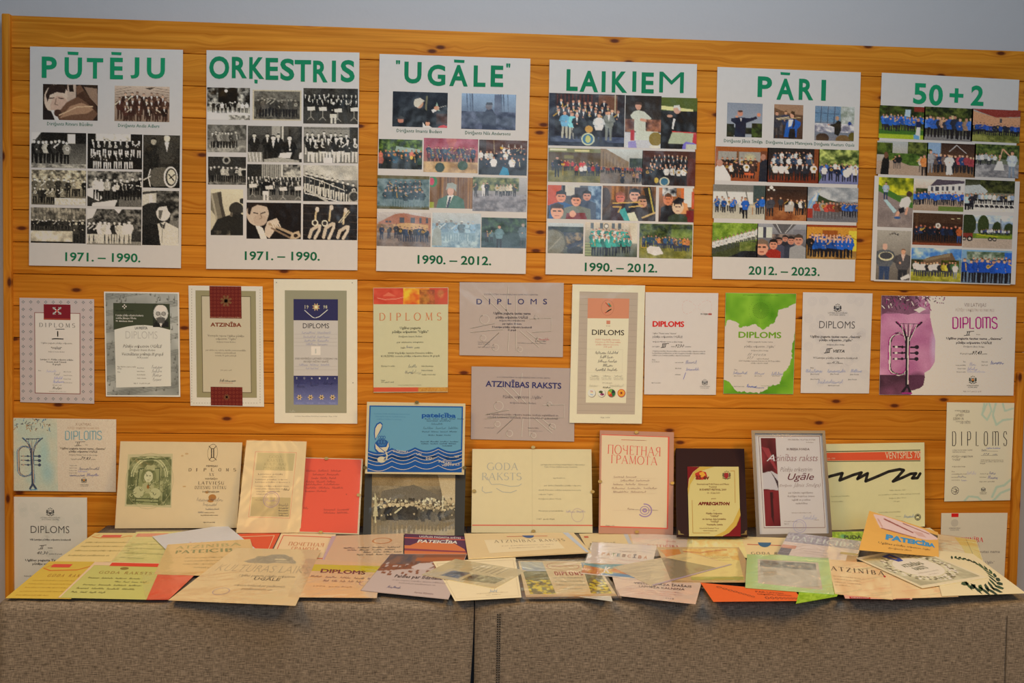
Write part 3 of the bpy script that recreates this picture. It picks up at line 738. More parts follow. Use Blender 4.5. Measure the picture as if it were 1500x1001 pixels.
c.r_(.44, .0, .6, .5, (170, 150, 136)).p([(.46, .02), (.54, 0), (.56, .2), (.48, .2)], (24, 16, 14)).p([(.43, .5), (.62, .34), (.6, .05), (.68, 0), (1, .8), (.9, 1), (.32, 1), (.24, .86)], (96, 68, 52)).p([(.3, .95), (.5, .6), (.7, .5), (.95, .65), (.8, .8), (.5, .85)], (150, 116, 92)).p([(.74, .05), (.98, .1), (1, .6), (.85, .35)], (128, 104, 88)).p([(.6, .3), (.75, .15), (.95, .55), (1, .8), (.8, .5)], (60, 38, 28)).e(.27, .8, .1, .1, (60, 38, 30)).l([(.3, .86), (.62, .62), (.9, .6)], .03, (190, 160, 130)).grain(6)
s.picture(q, c.a)
q = (168, 125.5, 248, 179)
c = C_(q, (178, 160, 146), (120, 100, 86), seed=2)
for i in range(7): c.l([(0, .12+i*.07), (.3, .03+i*.08)], .012, (110, 92, 80)); c.l([(.7, .04+i*.07), (1, .1+i*.07)], .012, (110, 92, 80))
c.p([(.55, .05), (.75, .02), (.64, .1)], (60, 50, 44)).crowd([(.8, .62, .12, .95, 7), (.95, .62, .05, .98, 8), (1.06, .5, .1, .98, 6)], [(58, 32, 26), (40, 24, 20), (70, 44, 34)], legs=(52, 32, 26), skin=(170, 140, 120), hair=(40, 28, 24), inst=(200, 180, 160), shirt=(220, 205, 190)).grain(6)
s.picture(q, c.a)
s.text('Diriģents Ritvars Būcēns', 69, 135.5, 183.5, 4.8, CAP, wt=.005); s.text('Diriģents Andis Adlers', 173, 233.5, 186, 4.8, CAP, wt=.005)
def bwphoto(s, q, seed, bg1, bg2, ops, rows=None, bodies=((34, 33, 34), (60, 58, 58)), con=1.05, tint=(1.03, 1.0, .94), **kw):
    c = C_(q, bg1, bg2, seed=seed)
    if ops: ops(c)
    if rows: c.crowd(rows, bodies, **{**bw, **kw})
    c.grain(11).mono(tint, con); s.picture(q, c.a); return c
W_ = (225, 220, 210)
bwphoto(s, (46, 193.5, 126, 247), 3, (40, 38, 36), (110, 106, 100), lambda c: c.p([(0, 0), (.18, 0), (0, .35)], W_).r_(.18, .02, 1, .3, (28, 26, 26)).r_(.66, .04, .8, .3, (205, 200, 190)).r_(0, .9, 1, 1, (150, 145, 136)).n(0, .88, 1, 1, (90, 88, 84), (170, 165, 155)), [(.86, .66, .02, .68, 9)], bodies=((50, 48, 46), (150, 145, 140), (34, 33, 33)), pi=.6).e
bwphoto(s, (128.5, 195.5, 208, 248.5), 4, (30, 29, 28), (24, 23, 23), lambda c: c.r_(.15, .0, .78, .2, (196, 190, 182)).n(.15, 0, .78, .2, (150, 145, 138), (225, 220, 210)), [(.66, .5, .05, .98, 9), (.98, .46, .08, .85, 8)], bodies=((26, 26, 28), (40, 40, 42)), legs=(205, 200, 192), shirt=(225, 222, 215), pi=.7)
def drum(c):
    c.person(.28, .9, .85, (34, 32, 32), (26, 25, 25), (150, 138, 126), (24, 22, 22)).person(.64, .95, .98, (60, 54, 52), (40, 38, 38), (190, 174, 160), (44, 40, 38), shirt=(210, 205, 200))
    c.p([(.18, .7), (.3, .62), (.62, .6), (.68, .96), (.3, .98), (.16, .9)], (92, 74, 52)).l([(.2, .65), (.14, .8), (.2, .97)], .02, (222, 214, 196)).e(.75, .79, .13, .2, (215, 205, 188)).e(.76, .79, .105, .17, (60, 52, 44)).e(.77, .79, .08, .14, (180, 168, 150)).l([(.7, .74), (.84, .86)], .02, (34, 30, 28)).l([(.72, .82), (.86, .74)], .02, (34, 30, 28)).l([(.02, .85), (.2, .78)], .02, (200, 190, 175))
bwphoto(s, (210, 197.5, 263, 275.8), 5, (58, 50, 44), (26, 24, 24), drum, tint=(1.05, 1, .9), con=1.0)
bwphoto(s, (46.3, 248.5, 126, 301), 6, (170, 162, 148), (84, 76, 62), lambda c: c.n(0, 0, 1, .5, (70, 64, 52), (190, 182, 165), 12), [(.75, .5, .0, 1, 11), (.95, .45, .02, .6, 7)], bodies=((90, 84, 72), (50, 46, 42), (150, 142, 126)), tint=(1.06, 1, .86))
s_last = s
s.picture((80, 290, 125.5, 301), Cv(45, 11, (206, 198, 182)).n(0, 0, 1, 1, (170, 162, 146), (225, 218, 200), 6).a, layer=3)
def crowdB(c): c.n(0, 0, 1, .45, (40, 38, 36), (150, 145, 138), 10).p([(0, .5), (.12, .45), (.28, .75), (.2, .85), (0, .7)], (225, 222, 216)).p([(.1, .9), (.55, .8), (.5, 1), (.08, 1)], (215, 212, 205)).r_(.58, .72, 1, 1, (92, 90, 86))
bwphoto(s, (128.3, 250.3, 207.5, 303.5), 7, (66, 63, 60), (46, 44, 42), crowdB, [(.8, .62, .1, 1, 8), (.7, .35, .45, 1, 8)], bodies=((30, 29, 30), (46, 44, 44), (180, 176, 170)), pi=.5)
def man(c):
    c.n(.3, 0, 1, .55, (30, 28, 26), (130, 124, 116), 11).r_(0, .0, .38, .35, (170, 165, 156)).l([(0, .05), (.4, .02)], .04, (60, 56, 52)).l([(.22, .1), (.24, .4)], .06, (200, 195, 186)).e(.3, .5, .3, .28, (40, 38, 36)).p([(.1, .7), (.35, .62), (.62, .56), (.98, .68), (1, 1), (.08, 1)], (178, 170, 160)).p([(.0, .66), (.2, .6), (.42, .62), (.5, 1), (.0, 1)], (30, 28, 28)).e(.57, .4, .125, .15, (190, 180, 168)).p([(.36, .4), (.38, .24), (.56, .2), (.76, .26), (.77, .42), (.7, .36), (.66, .28), (.45, .3)], (34, 30, 28)).p([(.44, .36), (.56, .36), (.5, .52), (.44, .5)], (90, 82, 74)).p([(.46, .58), (.58, .62), (.64, .56), (.6, .7), (.5, .66)], (60, 56, 52)).l([(.55, .64), (.54, .95)], .012, (120, 112, 104))
bwphoto(s, (208.8, 279, 261.5, 360), 8, (120, 114, 108), (90, 86, 80), man, con=1.0)
def stage(c):
    c.n(0, 0, 1, .38, (64, 60, 54), (150, 142, 128), 9)
    for i in range(16): c.l([(i/15, 0), (i/15+.02, .34)], .012, (60, 56, 50))
    c.crowd([(.66, .34, 0, .98, 16)], [(36, 34, 32), (54, 50, 46)], **bw).r_(0, .66, .8, .95, (176, 170, 158)).n(0, .66, .8, .95, (140, 134, 124), (200, 194, 182), 5).r_(0, .95, 1, 1, (20, 19, 18)).r_(.76, .6, 1, .98, (44, 42, 40)).person(.82, .98, .6, (60, 58, 56), (30, 28, 28), (180, 170, 160), (40, 36, 32)).person(.93, .98, .62, (36, 34, 34), (30, 28, 28), (180, 170, 160), (40, 36, 32))
bwphoto(s, (45.3, 303.7, 125.5, 357), 9, (90, 84, 76), (60, 56, 52), stage, tint=(1.05, 1, .9), con=.95)
def woods(c): c.n(0, 0, 1, .6, (38, 36, 34), (120, 116, 110), 12).p([(0, 0), (.18, 0), (.1, .25), (0, .3)], W_).p([(.5, 0), (.64, 0), (.58, .12)], W_).r_(0, .9, 1, 1, (110, 106, 98))
bwphoto(s, (127.7, 305.7, 206.7, 359.5), 10, (70, 66, 62), (50, 48, 44), woods, [(.95, .6, .0, .24, 3), (.97, .62, .2, .8, 7)], bodies=((215, 210, 200), (46, 44, 42), (200, 195, 186)), legs=(170, 164, 154), pi=.6)
def seedlist(): pass
s.text('1971. – 1990.', 95.5, 206, 382.5, 12.8, (14, 94, 62), wt=.02, part='dates')
s.done()

# --- poster 2
s = poster(Q[1], 'poster headed ORĶESTRIS with black-and-white band photos dated 1971 to 1990')
heading(s, [('O', 306.5, 335.5, 82.5, 115.5), ('R', 339.5, 361.5, 83.5, 114.5), ('K', 365, 387, 84, 115.5, [(372.5, 116.5, 377.5, 122)]), ('E', 389, 407.5, 85, 117), ('S', 410.5, 431, 86, 118), ('T', 431.5, 455.5, 88, 119.5), ('R', 458.5, 480, 89, 120.5), ('I', 486, 492, 89, 120), ('S', 499, 519.5, 88, 120.5)])
bwphoto(s, (303.5, 128, 366, 176), 11, (60, 56, 52), (200, 194, 182), lambda c: c.n(0, 0, 1, .6, (20, 19, 18), (190, 184, 172), 8, al=.9).r_(.25, .02, .7, .45, (26, 25, 25)).e(.44, .1, .05, .05, (240, 236, 226)).p([(0, .75), (.5, .7), (1, .8), (1, 1), (0, 1)], (214, 206, 190)).n(.5, .85, 1, 1, (60, 56, 50), (214, 206, 190), 8), [(.78, .34, .1, .98, 9)], bodies=((36, 34, 34), (210, 205, 196)), con=1.15)
c = C_((370, 131.5, 441.5, 177), (196, 184, 160), seed=12)
c.n(.03, .05, .97, .95, (52, 50, 46), (120, 116, 106), 10).n(.03, .05, .97, .3, (90, 86, 80), (140, 136, 126), 7, al=.5).crowd([(.86, .62, .08, .9, 12)], [(60, 58, 54), (80, 76, 70)], skin=(150, 144, 132), hair=(50, 48, 44), inst=(170, 164, 150), pi=.6).grain(9)
s.picture((370, 131.5, 441.5, 177), c.a)
def orch(c): c.n(0, 0, 1, .4, (36, 35, 34), (70, 66, 62), 5).r_(0, .72, 1, 1, (64, 58, 52))
def stands(c, n=4, col=(200, 196, 190)):
    for i in range(n):
        x = .1+.85*i/max(1, n-1)+c.rr.uniform(-.04, .04); y = c.rr.uniform(.52, .66)
        c.p([(x-.07, y), (x+.07, y-.02), (x+.08, y+.09), (x-.06, y+.1)], col).l([(x, y+.1), (x, y+.3)], .015, (150, 146, 140)).l([(x-.06, y+.36), (x, y+.26), (x+.06, y+.36)], .015, (150, 146, 140))
q = (444.5, 129, 524, 182)
c = C_(q, (40, 38, 36), (70, 64, 58), seed=13); orch(c); c.crowd([(.52, .36, 0, 1, 12), (.66, .36, .05, 1, 11)], [(28, 27, 28)], shirt=(225, 222, 216), **bw); c.person(.55, .98, .62, (30, 29, 30), (196, 190, 180), (215, 205, 195), (30, 28, 28), seat=True); stands(c, 4); c.grain(9).mono()
s.picture(q, c.a)
bwphoto(s, (303.8, 182.5, 361, 223.5), 14, (96, 92, 86), (140, 134, 124), lambda c: c.n(0, 0, 1, .55, (66, 62, 58), (126, 120, 112), 10).n(0, .75, 1, 1, (110, 104, 96), (176, 168, 154), 10), [(.84, .6, .1, .75, 8)], bodies=((70, 66, 62), (110, 104, 98), (160, 152, 142)), con=.9)
def duo(c):
    c.r_(0, 0, 1, .25, (80, 76, 72)).r_(.44, 0, .6, .35, (150, 146, 140)).r_(.62, 0, .66, .5, (180, 176, 170)).n(.75, 0, 1, .6, (40, 38, 36), (80, 76, 72), 5)
    for x in (.12, .36, .56): c.person(x, 1.0, .8, (34, 32, 32), (30, 28, 28), (190, 180, 168), (34, 30, 28), shirt=W_)
    for x in (.47, .77): c.person(x, 1.25, 1.0, (26, 25, 26), (26, 25, 25), (205, 195, 184), (30, 26, 24), shirt=(230, 226, 220))
    c.p([(0, .72), (.26, .72), (.28, 1), (0, 1)], (150, 142, 132)); 
    for i in range(4): c.l([(.02+i*.07, .74), (.06+i*.06, .98)], .025, (225, 220, 212))
    c.p([(.6, .74), (.82, .72), (.78, .88), (.56, .88)], (215, 212, 206)).p([(.95, .75), (1, .7), (1, .9), (.94, .9)], (235, 232, 226)).p([(.3, .92), (.6, .86), (.95, .95), (.95, 1), (.3, 1)], (160, 150, 140))
bwphoto(s, (363, 184.3, 442, 238), 15, (70, 66, 62), (50, 48, 46), duo, con=1.0)
bwphoto(s, (445, 185.7, 524, 239.5), 16, (120, 116, 112), (110, 104, 98), lambda c: c.r_(0, 0, 1, .3, (130, 128, 124)).r_(.0, .04, .9, .06, (90, 88, 86)).r_(.84, .0, 1, .4, (60, 58, 56)), [(.75, .6, .02, .85, 8), (.97, .68, .05, 1, 8)], bodies=((40, 39, 40), (56, 54, 54)), legs=(196, 192, 184), shirt=(230, 226, 220), pi=.7)
s.picture((474, 231, 487, 239), Cv(13, 8, (226, 222, 212)).a, layer=2)
bwphoto(s, (304.8, 229.5, 360.2, 271), 17, (56, 54, 50), (96, 90, 80), lambda c: c.r_(0, 0, 1, .35, (50, 48, 46)).e(.48, .12, .14, .14, (150, 144, 132)).e(.48, .12, .08, .08, (40, 38, 36)).n(0, .78, 1, 1, (70, 66, 58), (130, 124, 112), 9).r_(.7, .4, 1, .6, (200, 194, 182)), [(.9, .56, .02, 1, 9)], bodies=((60, 58, 54), (200, 194, 184), (40, 38, 38)), con=1.0)
def orchestra(c):
    c.r_(0, 0, 1, .5, (44, 42, 42))
    for i in range(9): c.r_(.27+i*.04, 0, .29+i*.04, .45, (150, 146, 142)); c.r_(.29+i*.04, 0, .31+i*.04, .45, (110, 106, 102))
    c.r_(.62, 0, 1, .35, (190, 186, 180)).n(.66, 0, .98, .3, (40, 38, 38), (180, 176, 170), 8)
    c.crowd([(.66, .34, .0, 1, 14), (.86, .4, .02, .98, 9)], [(34, 33, 34), (60, 58, 58)], seat=True, shirt=W_, **{**bw, 'inst': (160, 156, 150)})
    c.person(.35, 1.0, .62, (24, 23, 24), (210, 206, 200), (180, 172, 160), (24, 22, 22), seat=True); stands(c, 4)
bwphoto(s, (362, 240.5, 441, 294), 18, (70, 68, 66), (100, 96, 92), orchestra, con=1.0)
def stairs(c):
    c.p([(0, .28), (1, .75), (1, 1), (0, 1)], (40, 38, 38)).n(0, 0, 1, .4, (150, 146, 144), (190, 186, 182), 4)
    for i in range(10):
        x = .06+i*.095; f = .75+i*.035; c.person(x, f, .58, (44, 42, 42), (190, 184, 176), (200, 192, 182), (30, 28, 28), inst=(190, 186, 176) if i % 2 else None)
        c.l([(x-.03, f+.02), (x+.05, f+.05)], .03, (225, 220, 212))
    c.l([(0, .28), (.3, .42), (.75, .68)], .025, (196, 190, 182)).l([(0, .62), (.45, 1)], .06, (170, 164, 156))
    for i in range(8): c.l([(.03+i*.09, .31+i*.045), (.03+i*.09, .62+i*.06)], .012, (180, 174, 166))
    c.e(.93, .86, .16, .16, (150, 144, 138)).e(.93, .86, .12, .12, (60, 57, 55))
bwphoto(s, (444.3, 242, 523.5, 295.5), 19, (176, 172, 168), (60, 58, 56), stairs, con=1.0)
q = (308.8, 277, 356, 345)
c = C_(q, (214, 204, 178), (190, 180, 156), seed=20)
c.p([(0, .1), (.32, .05), (.34, .25), (.46, .6), (.3, .72), (0, .45)], (120, 112, 96)).p([(.2, .08), (.32, .05), (.36, .35), (.46, .6), (.36, .66)], (70, 64, 56)).l([(.02, .1), (.2, .7)], .04, (170, 160, 140)).p([(.05, .85), (.2, .65), (.6, .55), (.8, .5), (1, .55), (1, 1), (.0, 1), (0, .9)], (36, 34, 30)).e(.78, .42, .15, .14, (44, 40, 36)).p([(.58, .42), (.62, .32), (.8, .3), (.98, .36), (1, .5), (.66, .5)], (52, 48, 42)).p([(.6, .5), (.68, .5), (.66, .6), (.58, .58)], (100, 92, 80)).e(.97, .25, .06, .06, (50, 46, 40)).n(.1, .9, .6, 1, (36, 34, 30), (120, 112, 96), 6).grain(6)
s.picture(q, c.a)
q = (361.2, 296.7, 440.7, 350.5)
c = C_(q, (26, 17, 14), (22, 15, 12), seed=21)
c.p([(0, .45), (.12, .5), (.28, .8), (.3, 1), (0, 1)], (20, 15, 14)).p([(.14, .55), (.3, .7), (.38, 1), (.26, 1)], (226, 214, 200)).e(.2, .3, .3, .34, (196, 176, 158)).e(.25, .48, .18, .16, (188, 166, 148)).p([(.02, .3), (.02, .0), (.36, .0), (.38, .12), (.2, .06), (.1, .14), (.06, .34)], (38, 28, 24)).l([(.13, .28), (.2, .3)], .03, (60, 44, 38)).l([(.27, .3), (.34, .26)], .03, (60, 44, 38)).l([(.25, .3), (.28, .42), (.24, .45)], .02, (140, 118, 102)).p([(.38, .52), (.55, .42), (.6, .52), (.5, .8), (.42, .98), (.34, .9), (.34, .7)], (205, 186, 168)).l([(.42, .58), (.95, .92)], .07, (170, 146, 118)).l([(.46, .7), (.85, 1)], .05, (130, 106, 84)).p([(.82, .84), (.96, .76), (1, .92), (.9, 1), (.8, .98)], (190, 168, 140)).e(.9, .9, .06, .05, (50, 36, 28))
for i in range(4): c.l([(.44+i*.04, .5), (.5+i*.04, .66)], .035, (214, 196, 178))
c.grain(6); s.picture(q, c.a)
q = (444, 299, 523, 352)
c = C_(q, (34, 27, 24), (26, 21, 20), seed=22)
for i in range(5): c.l([(0, .06+i*.2), (1, .1+i*.2)], .02, (58, 48, 42))
for x, t, g in ((.26, .1, .2), (.52, .04, .35), (.78, .12, .6)):
    c.e(x, t+.05, .055, .075, (206, 192, 178)).p([(x-.06, t+.14), (x+.06, t+.14), (x+.08, t+.5), (x-.08, t+.5)], (40, 35, 33)).l([(x+.02, t+.5), (x-.1, t+.62), (x-.14, .92)], .09, (196, 180, 160)).l([(x+.05, t+.5), (x+.04, t+.62), (x-.04, .95)], .08, (205, 190, 172)).l([(x-.02, t+.12), (x-.04, t+.42)], .05, (200, 178, 140))
for x, y in ((.22, .52), (.4, .53)): c.e(x, y, .09, .09, (222, 210, 188)).e(x, y, .055, .055, (48, 38, 32))
c.l([(.66, .5), (.84, .16)], .025, (215, 200, 170)).l([(.7, .5), (.86, .2)], .02, (215, 200, 170)).grain(7); s.picture(q, c.a)
s.text('1971. – 1990.', 358.5, 469, 381, 12.8, (14, 94, 62), wt=.02, part='dates')
s.done()

# --- poster 3
s = poster(Q[2], 'poster headed "UGĀLE" with shiny colour photos dated 1990 to 2012')
heading(s, [("\"", 580, 586, 88.3, 94), ('U', 592, 617, 90.5, 122), ('G', 626, 652, 94.5, 125.5), ('A', 658, 685, 95, 126, [(665, 87.2, 680.5, 91.4)]), ('L', 693.5, 711, 96, 127), ('E', 718.5, 737, 96, 127), ("\"", 741.5, 747.5, 93, 99)])
s.text('Diriģents Imants Budavs', 581, 647, 193.5, 4.8, CAP, wt=.005); s.text('Diriģents Nils Andersons', 681.5, 748, 196.7, 4.8, CAP, wt=.005)
q = (575.5, 133.7, 655, 187.5)
c = C_(q, (28, 34, 46), (12, 14, 20), seed=23)
c.l([(.62, .12), (.6, .6)], .05, (110, 105, 80)).p([(.8, .28), (.86, .52), (.76, .5)], (150, 180, 165)).p([(.28, 1), (.3, .6), (.36, .42), (.5, .38), (.62, .52), (.74, .48), (.74, .58), (.6, .74), (.62, 1)], (12, 14, 20)).e(.48, .32, .11, .14, (190, 140, 110)).p([(.38, .32), (.4, .2), (.5, .17), (.58, .24), (.54, .3), (.46, .44), (.4, .42)], (206, 196, 180)).p([(.7, .5), (.78, .44), (.8, .52), (.73, .58)], (226, 226, 232)).e(.8, .44, .07, .06, (206, 150, 120)).l([(.82, .44), (.98, .36)], .012, (205, 200, 190)).e(.15, .8, .08, .1, (196, 130, 110)).p([(.05, .78), (.15, .68), (.22, .74), (.2, .78)], (60, 60, 60)).p([(.04, .9), (.2, .88), (.25, 1), (.02, 1)], (20, 26, 36)).e(.64, .88, .06, .09, (220, 160, 130)).p([(.6, .84), (.64, .78), (.69, .84)], (30, 24, 24)).p([(.55, 1), (.55, .85), (.6, .95), (.68, .95), (.72, 1)], (225, 225, 228)).e(.93, 1, .15, .08, (200, 40, 40)).n(.8, .6, 1, .9, (40, 24, 20), (90, 50, 36), 5).grain(6)
s.picture(q, c.a)
q = (676.5, 136.5, 755, 191)
c = C_(q, (150, 175, 205), (60, 68, 90), seed=24)
for i in range(12): x = c.rr.random(); c.l([(x, 0), (x+.02, .5)], .02, (86, 100, 124))
c.r_(.6, .02, .72, .6, (96, 106, 130)).n(0, .5, 1, 1, (46, 54, 76), (96, 104, 130), 6).p([(.38, .98), (.4, .55), (.48, .4), (.56, .42), (.64, .6), (.64, 1)], (52, 60, 82)).e(.5, .34, .09, .1, (110, 104, 112)).p([(.44, .3), (.46, .24), (.56, .24), (.57, .3)], (48, 50, 64)).grain(5)
s.picture(q, c.a)
colors = [(40, 60, 90), (30, 34, 44), (150, 60, 50), (70, 90, 60)]
q = (555, 203.5, 618, 248.5)
c = C_(q, (50, 70, 30), (30, 30, 26), seed=25); c.n(0, 0, 1, .4, (24, 40, 16), (110, 140, 50), 9).p([(.4, .22), (.95, .32), (.95, .44), (.38, .4)], (150, 170, 160)).crowd([(.8, .45, 0, 1, 10), (1.05, .55, 0, 1, 7)], [(36, 70, 90), (30, 36, 40), (190, 100, 80), (40, 60, 44)], skin=(220, 140, 90), hair=(120, 70, 30)).e(.75, .6, .05, .06, (240, 180, 60)).grain(8); s.picture(q, c.a)
q = (621, 202, 699.5, 254)
c = C_(q, (170, 70, 90), (150, 120, 90), seed=26); c.p([(.4, 0), (.62, 0), (.5, .4)], (200, 110, 60)).n(0, .0, 1, .35, (140, 50, 70), (190, 110, 130), 4, al=.7).crowd([(.6, .36, .05, .95, 14), (.72, .3, .05, .95, 12)], [(60, 70, 100), (110, 60, 70), (70, 90, 110)], skin=(210, 160, 140)).p([(0, .7), (1, .7), (1, 1), (0, 1)], (178, 140, 96)).n(0, .68, 1, 1, (150, 116, 80), (205, 170, 120), 6).e(.3, .85, .13, .14, (50, 70, 60)).e(.72, .78, .14, .14, (60, 84, 66)).grain(6); s.picture(q, c.a)
q = (702, 204.5, 771.5, 257.5)
c = C_(q, (64, 44, 36), (24, 24, 32), seed=27); c.r_(.15, 0, 1, .4, (84, 52, 42)).l([(.3, 0), (.32, .4)], .02, (150, 130, 100)).e(.47, .22, .05, .04, (220, 170, 40))
for i in range(4): c.p([(.46+i*.13, .2), (.48+i*.13, .1), (.5+i*.13, .2)], (180, 176, 170))
c.crowd([(.5, .3, .5, .95, 9), (.72, .4, .0, 1, 10), (.98, .5, .0, 1, 8)], [(226, 226, 230), (26, 28, 40), (30, 34, 50)], skin=(225, 165, 135), inst=(210, 190, 140)).p([(.42, 1), (.5, .75), (.6, .8), (.64, 1)], (30, 130, 170)).grain(8); s.picture(q, c.a)
q = (553, 256.5, 628.5, 307.5)
c = C_(q, (92, 98, 62), (84, 96, 84), seed=28); c.r_(0, 0, 1, .08, (96, 84, 40)).r_(0, .93, 1, 1, (86, 80, 44)).n(0, .1, 1, .9, (70, 96, 104), (120, 140, 146), 8).crowd([(.5, .35, .2, .85, 7), (.68, .4, .15, .85, 9), (.92, .5, .12, .9, 8)], [(52, 72, 84), (60, 80, 92)], skin=(180, 150, 140), legs=(110, 130, 140)).grain(6); s.picture(q, c.a)
q = (630, 259, 692, 306)
c = C_(q, (130, 92, 50), (110, 76, 40), seed=29)
for i in range(14): x = .22+i*.06; c.r_(x, 0, x+.03, 1, c.rr.choice([(160, 112, 60), (112, 74, 38), (90, 58, 30)]))
c.e(.06, .15, .14, .18, (40, 120, 60)).e(.04, .15, .08, .12, (190, 50, 80)).p([(.15, 1), (.2, .72), (.4, .58), (.62, .58), (.78, .7), (.82, 1)], (66, 104, 88)).p([(.42, .58), (.56, .56), (.44, .9), (.38, .98)], (226, 216, 210)).p([(.45, .64), (.5, .62), (.44, .96), (.38, 1)], (34, 40, 60)).e(.48, .44, .1, .15, (206, 160, 140)).p([(.37, .42), (.4, .2), (.52, .17), (.62, .24), (.61, .46), (.55, .36), (.44, .34)], (150, 156, 150)).r_(0, .8, .1, 1, (150, 160, 60)).grain(5); s.picture(q, c.a)
q = (693, 258.7, 771, 311)
c = C_(q, (180, 176, 176), (110, 106, 112), seed=30); c.n(0, .02, .85, .4, (50, 66, 40), (150, 150, 100), 8).n(0, .5, 1, 1, (96, 92, 98), (150, 146, 154), 9).crowd([(.56, .42, .0, .1, 1), (.54, .36, .4, .8, 6)], [(60, 56, 56), (190, 180, 160)], skin=(200, 160, 140)).person(.2, .56, .4, (230, 230, 235), (230, 230, 235), (190, 150, 130), (40, 30, 30)).person(.26, .55, .4, (30, 30, 34), (30, 30, 34), (190, 150, 130), (40, 30, 30)).grain(6); s.picture(q, c.a)
q = (552.5, 310.5, 630.5, 362)
c = C_(q, (196, 188, 186), (116, 104, 100), seed=31); c.p([(.03, .3), (.33, .05), (.5, .02), (1, .15), (1, .6), (.03, .6)], (166, 112, 90)).p([(.3, .35), (.55, .3), (.95, .35), (.95, .58), (.3, .55)], (196, 160, 116))
for x in (.16, .22, .42, .46, .62, .66, .78, .9): c.r_(x, .15 if x > .3 else .25, x+.04, .3, (80, 84, 96))
c.n(.0, .35, .3, .6, (120, 96, 70), (170, 130, 100), 8).n(0, .7, 1, 1, (104, 94, 92), (140, 126, 120), 5).crowd([(.78, .42, .05, .4, 3), (.84, .44, .4, .95, 8)], [(52, 64, 92), (48, 44, 48), (40, 56, 84)], legs=(52, 58, 78), skin=(190, 150, 130), pi=.6).grain(7); s.picture(q, c.a)
q = (633.5, 311.5, 703.5, 363.5)
c = C_(q, (186, 190, 192), (126, 150, 170), seed=32); c.n(0, .3, 1, 1, (110, 140, 164), (176, 200, 214), 8).crowd([(.8, .6, .1, .9, 7)], [(120, 150, 176), (140, 168, 190)], legs=(130, 160, 180), skin=(160, 160, 164), hair=(110, 130, 150), inst=(190, 205, 215), pi=.5).p([(.0, .95), (.02, .5), (.1, .4), (.18, .5), (.2, .95)], (150, 160, 160)).e(.1, .34, .04, .05, (130, 110, 100)).grain(6); s.picture(q, c.a)
q = (705.5, 318.5, 770.5, 364)
c = C_(q, (30, 50, 36), (60, 80, 90), seed=33); c.n(0, 0, 1, .5, (14, 30, 18), (60, 90, 54), 8).crowd([(1.0, .75, .28, .5, 1), (.8, .4, .1, .25, 2)], [(90, 120, 130), (60, 60, 80)], skin=(200, 160, 140)).person(.92, 1, .85, (90, 110, 120), (70, 80, 90), (170, 150, 140), (90, 80, 70)).grain(7); s.picture(q, c.a)
s.text('1990. – 2012.', 611.5, 720, 386.5, 12.8, (14, 94, 62), wt=.02, part='dates')
s.done()

# --- poster 4
s = poster(Q[3], 'poster headed LAIKIEM with one large band portrait and smaller colour photos')
heading(s, [('L', 829.5, 846, 101.5, 133), ('A', 849, 876, 103.5, 134.5), ('I', 881, 886.8, 104.5, 135), ('K', 896, 918.5, 104.5, 135.5), ('I', 926, 931.8, 104.5, 134.5), ('E', 939.5, 957.5, 106, 136.5), ('M', 965.5, 1001.5, 105, 135.5)])
q = (804.5, 136, 914, 215.7)
c = C_(q, (46, 34, 36), (24, 26, 40), seed=34); c.r_(0, 0, .08, 1, (40, 42, 56))
for i in range(10): c.r_(.1+i*.05, .02, .12+i*.05, .3, (84, 40, 34))
c.r_(.65, .02, .9, .4, (110, 70, 50)).l([(.87, 0), (.87, .4)], .02, (180, 160, 130)).r_(0, .82, 1, 1, (30, 34, 52)).n(0, .82, 1, .92, (30, 34, 52), (70, 80, 110), 5)
c.crowd([(.5, .38, .12, .75, 8), (.6, .38, .08, .8, 10), (.72, .42, .1, .95, 11)], [(30, 30, 42), (26, 28, 38), (40, 40, 50)], skin=(222, 160, 130), shirt=(230, 228, 226), pi=.5).crowd([(.84, .5, .18, .25, 1), (.86, .5, .3, .32, 1)], [(110, 100, 92), (110, 180, 220)], legs=(180, 176, 160), skin=(222, 160, 130)).person(.37, .86, .48, (24, 24, 30), (24, 24, 30), (222, 170, 150), (220, 200, 180), shirt=(235, 235, 235), seat=True).person(.79, .88, .58, (130, 134, 128), (126, 130, 124), (225, 165, 135), (70, 60, 54), shirt=(235, 235, 235)).person(.66, .92, .56, (232, 232, 232), (30, 28, 34), (225, 165, 135), (40, 30, 28)).e(.53, .67, .07, .07, (200, 150, 70)).e(.52, .86, .12, .12, (200, 205, 170)).e(.52, .86, .095, .095, (50, 110, 150)).e(.52, .86, .05, .07, (190, 190, 110)).grain(7)
s.picture(q, c.a)
q = (916.5, 139.5, 967.5, 217.5)
c = C_(q, (38, 32, 30), (60, 44, 30), seed=35); c.e(.36, .2, .055, .075, (205, 150, 125)).p([(.26, .17), (.3, .12), (.44, .13), (.46, .18)], (70, 54, 46)).p([(.14, .38), (.24, .3), (.36, .28), (.52, .3), (.72, .42), (.7, .5), (.56, .48), (.58, .68), (.22, .68), (.22, .48)], (202, 204, 190)).l([(.45, .46), (.66, .48)], .05, (210, 150, 125)).n(.0, .45, .25, .7, (90, 50, 40), (150, 100, 70), 8).n(.6, .45, 1, .68, (70, 40, 30), (170, 110, 80), 8).r_(0, .7, 1, 1, (200, 200, 206)).p([(.16, .66), (.26, .66), (.26, .86), (.16, .86)], (180, 50, 60)).p([(.3, .67), (.92, .68), (.9, .85), (.28, .85)], (205, 210, 196)).p([(.1, .88), (.3, .86), (.34, 1), (.1, 1)], (150, 140, 200)).e(.85, .82, .12, .13, (140, 120, 60)).e(.84, .97, .1, .03, (240, 240, 200)).grain(7); s.picture(q, c.a)
q = (969, 142.5, 1020, 219)
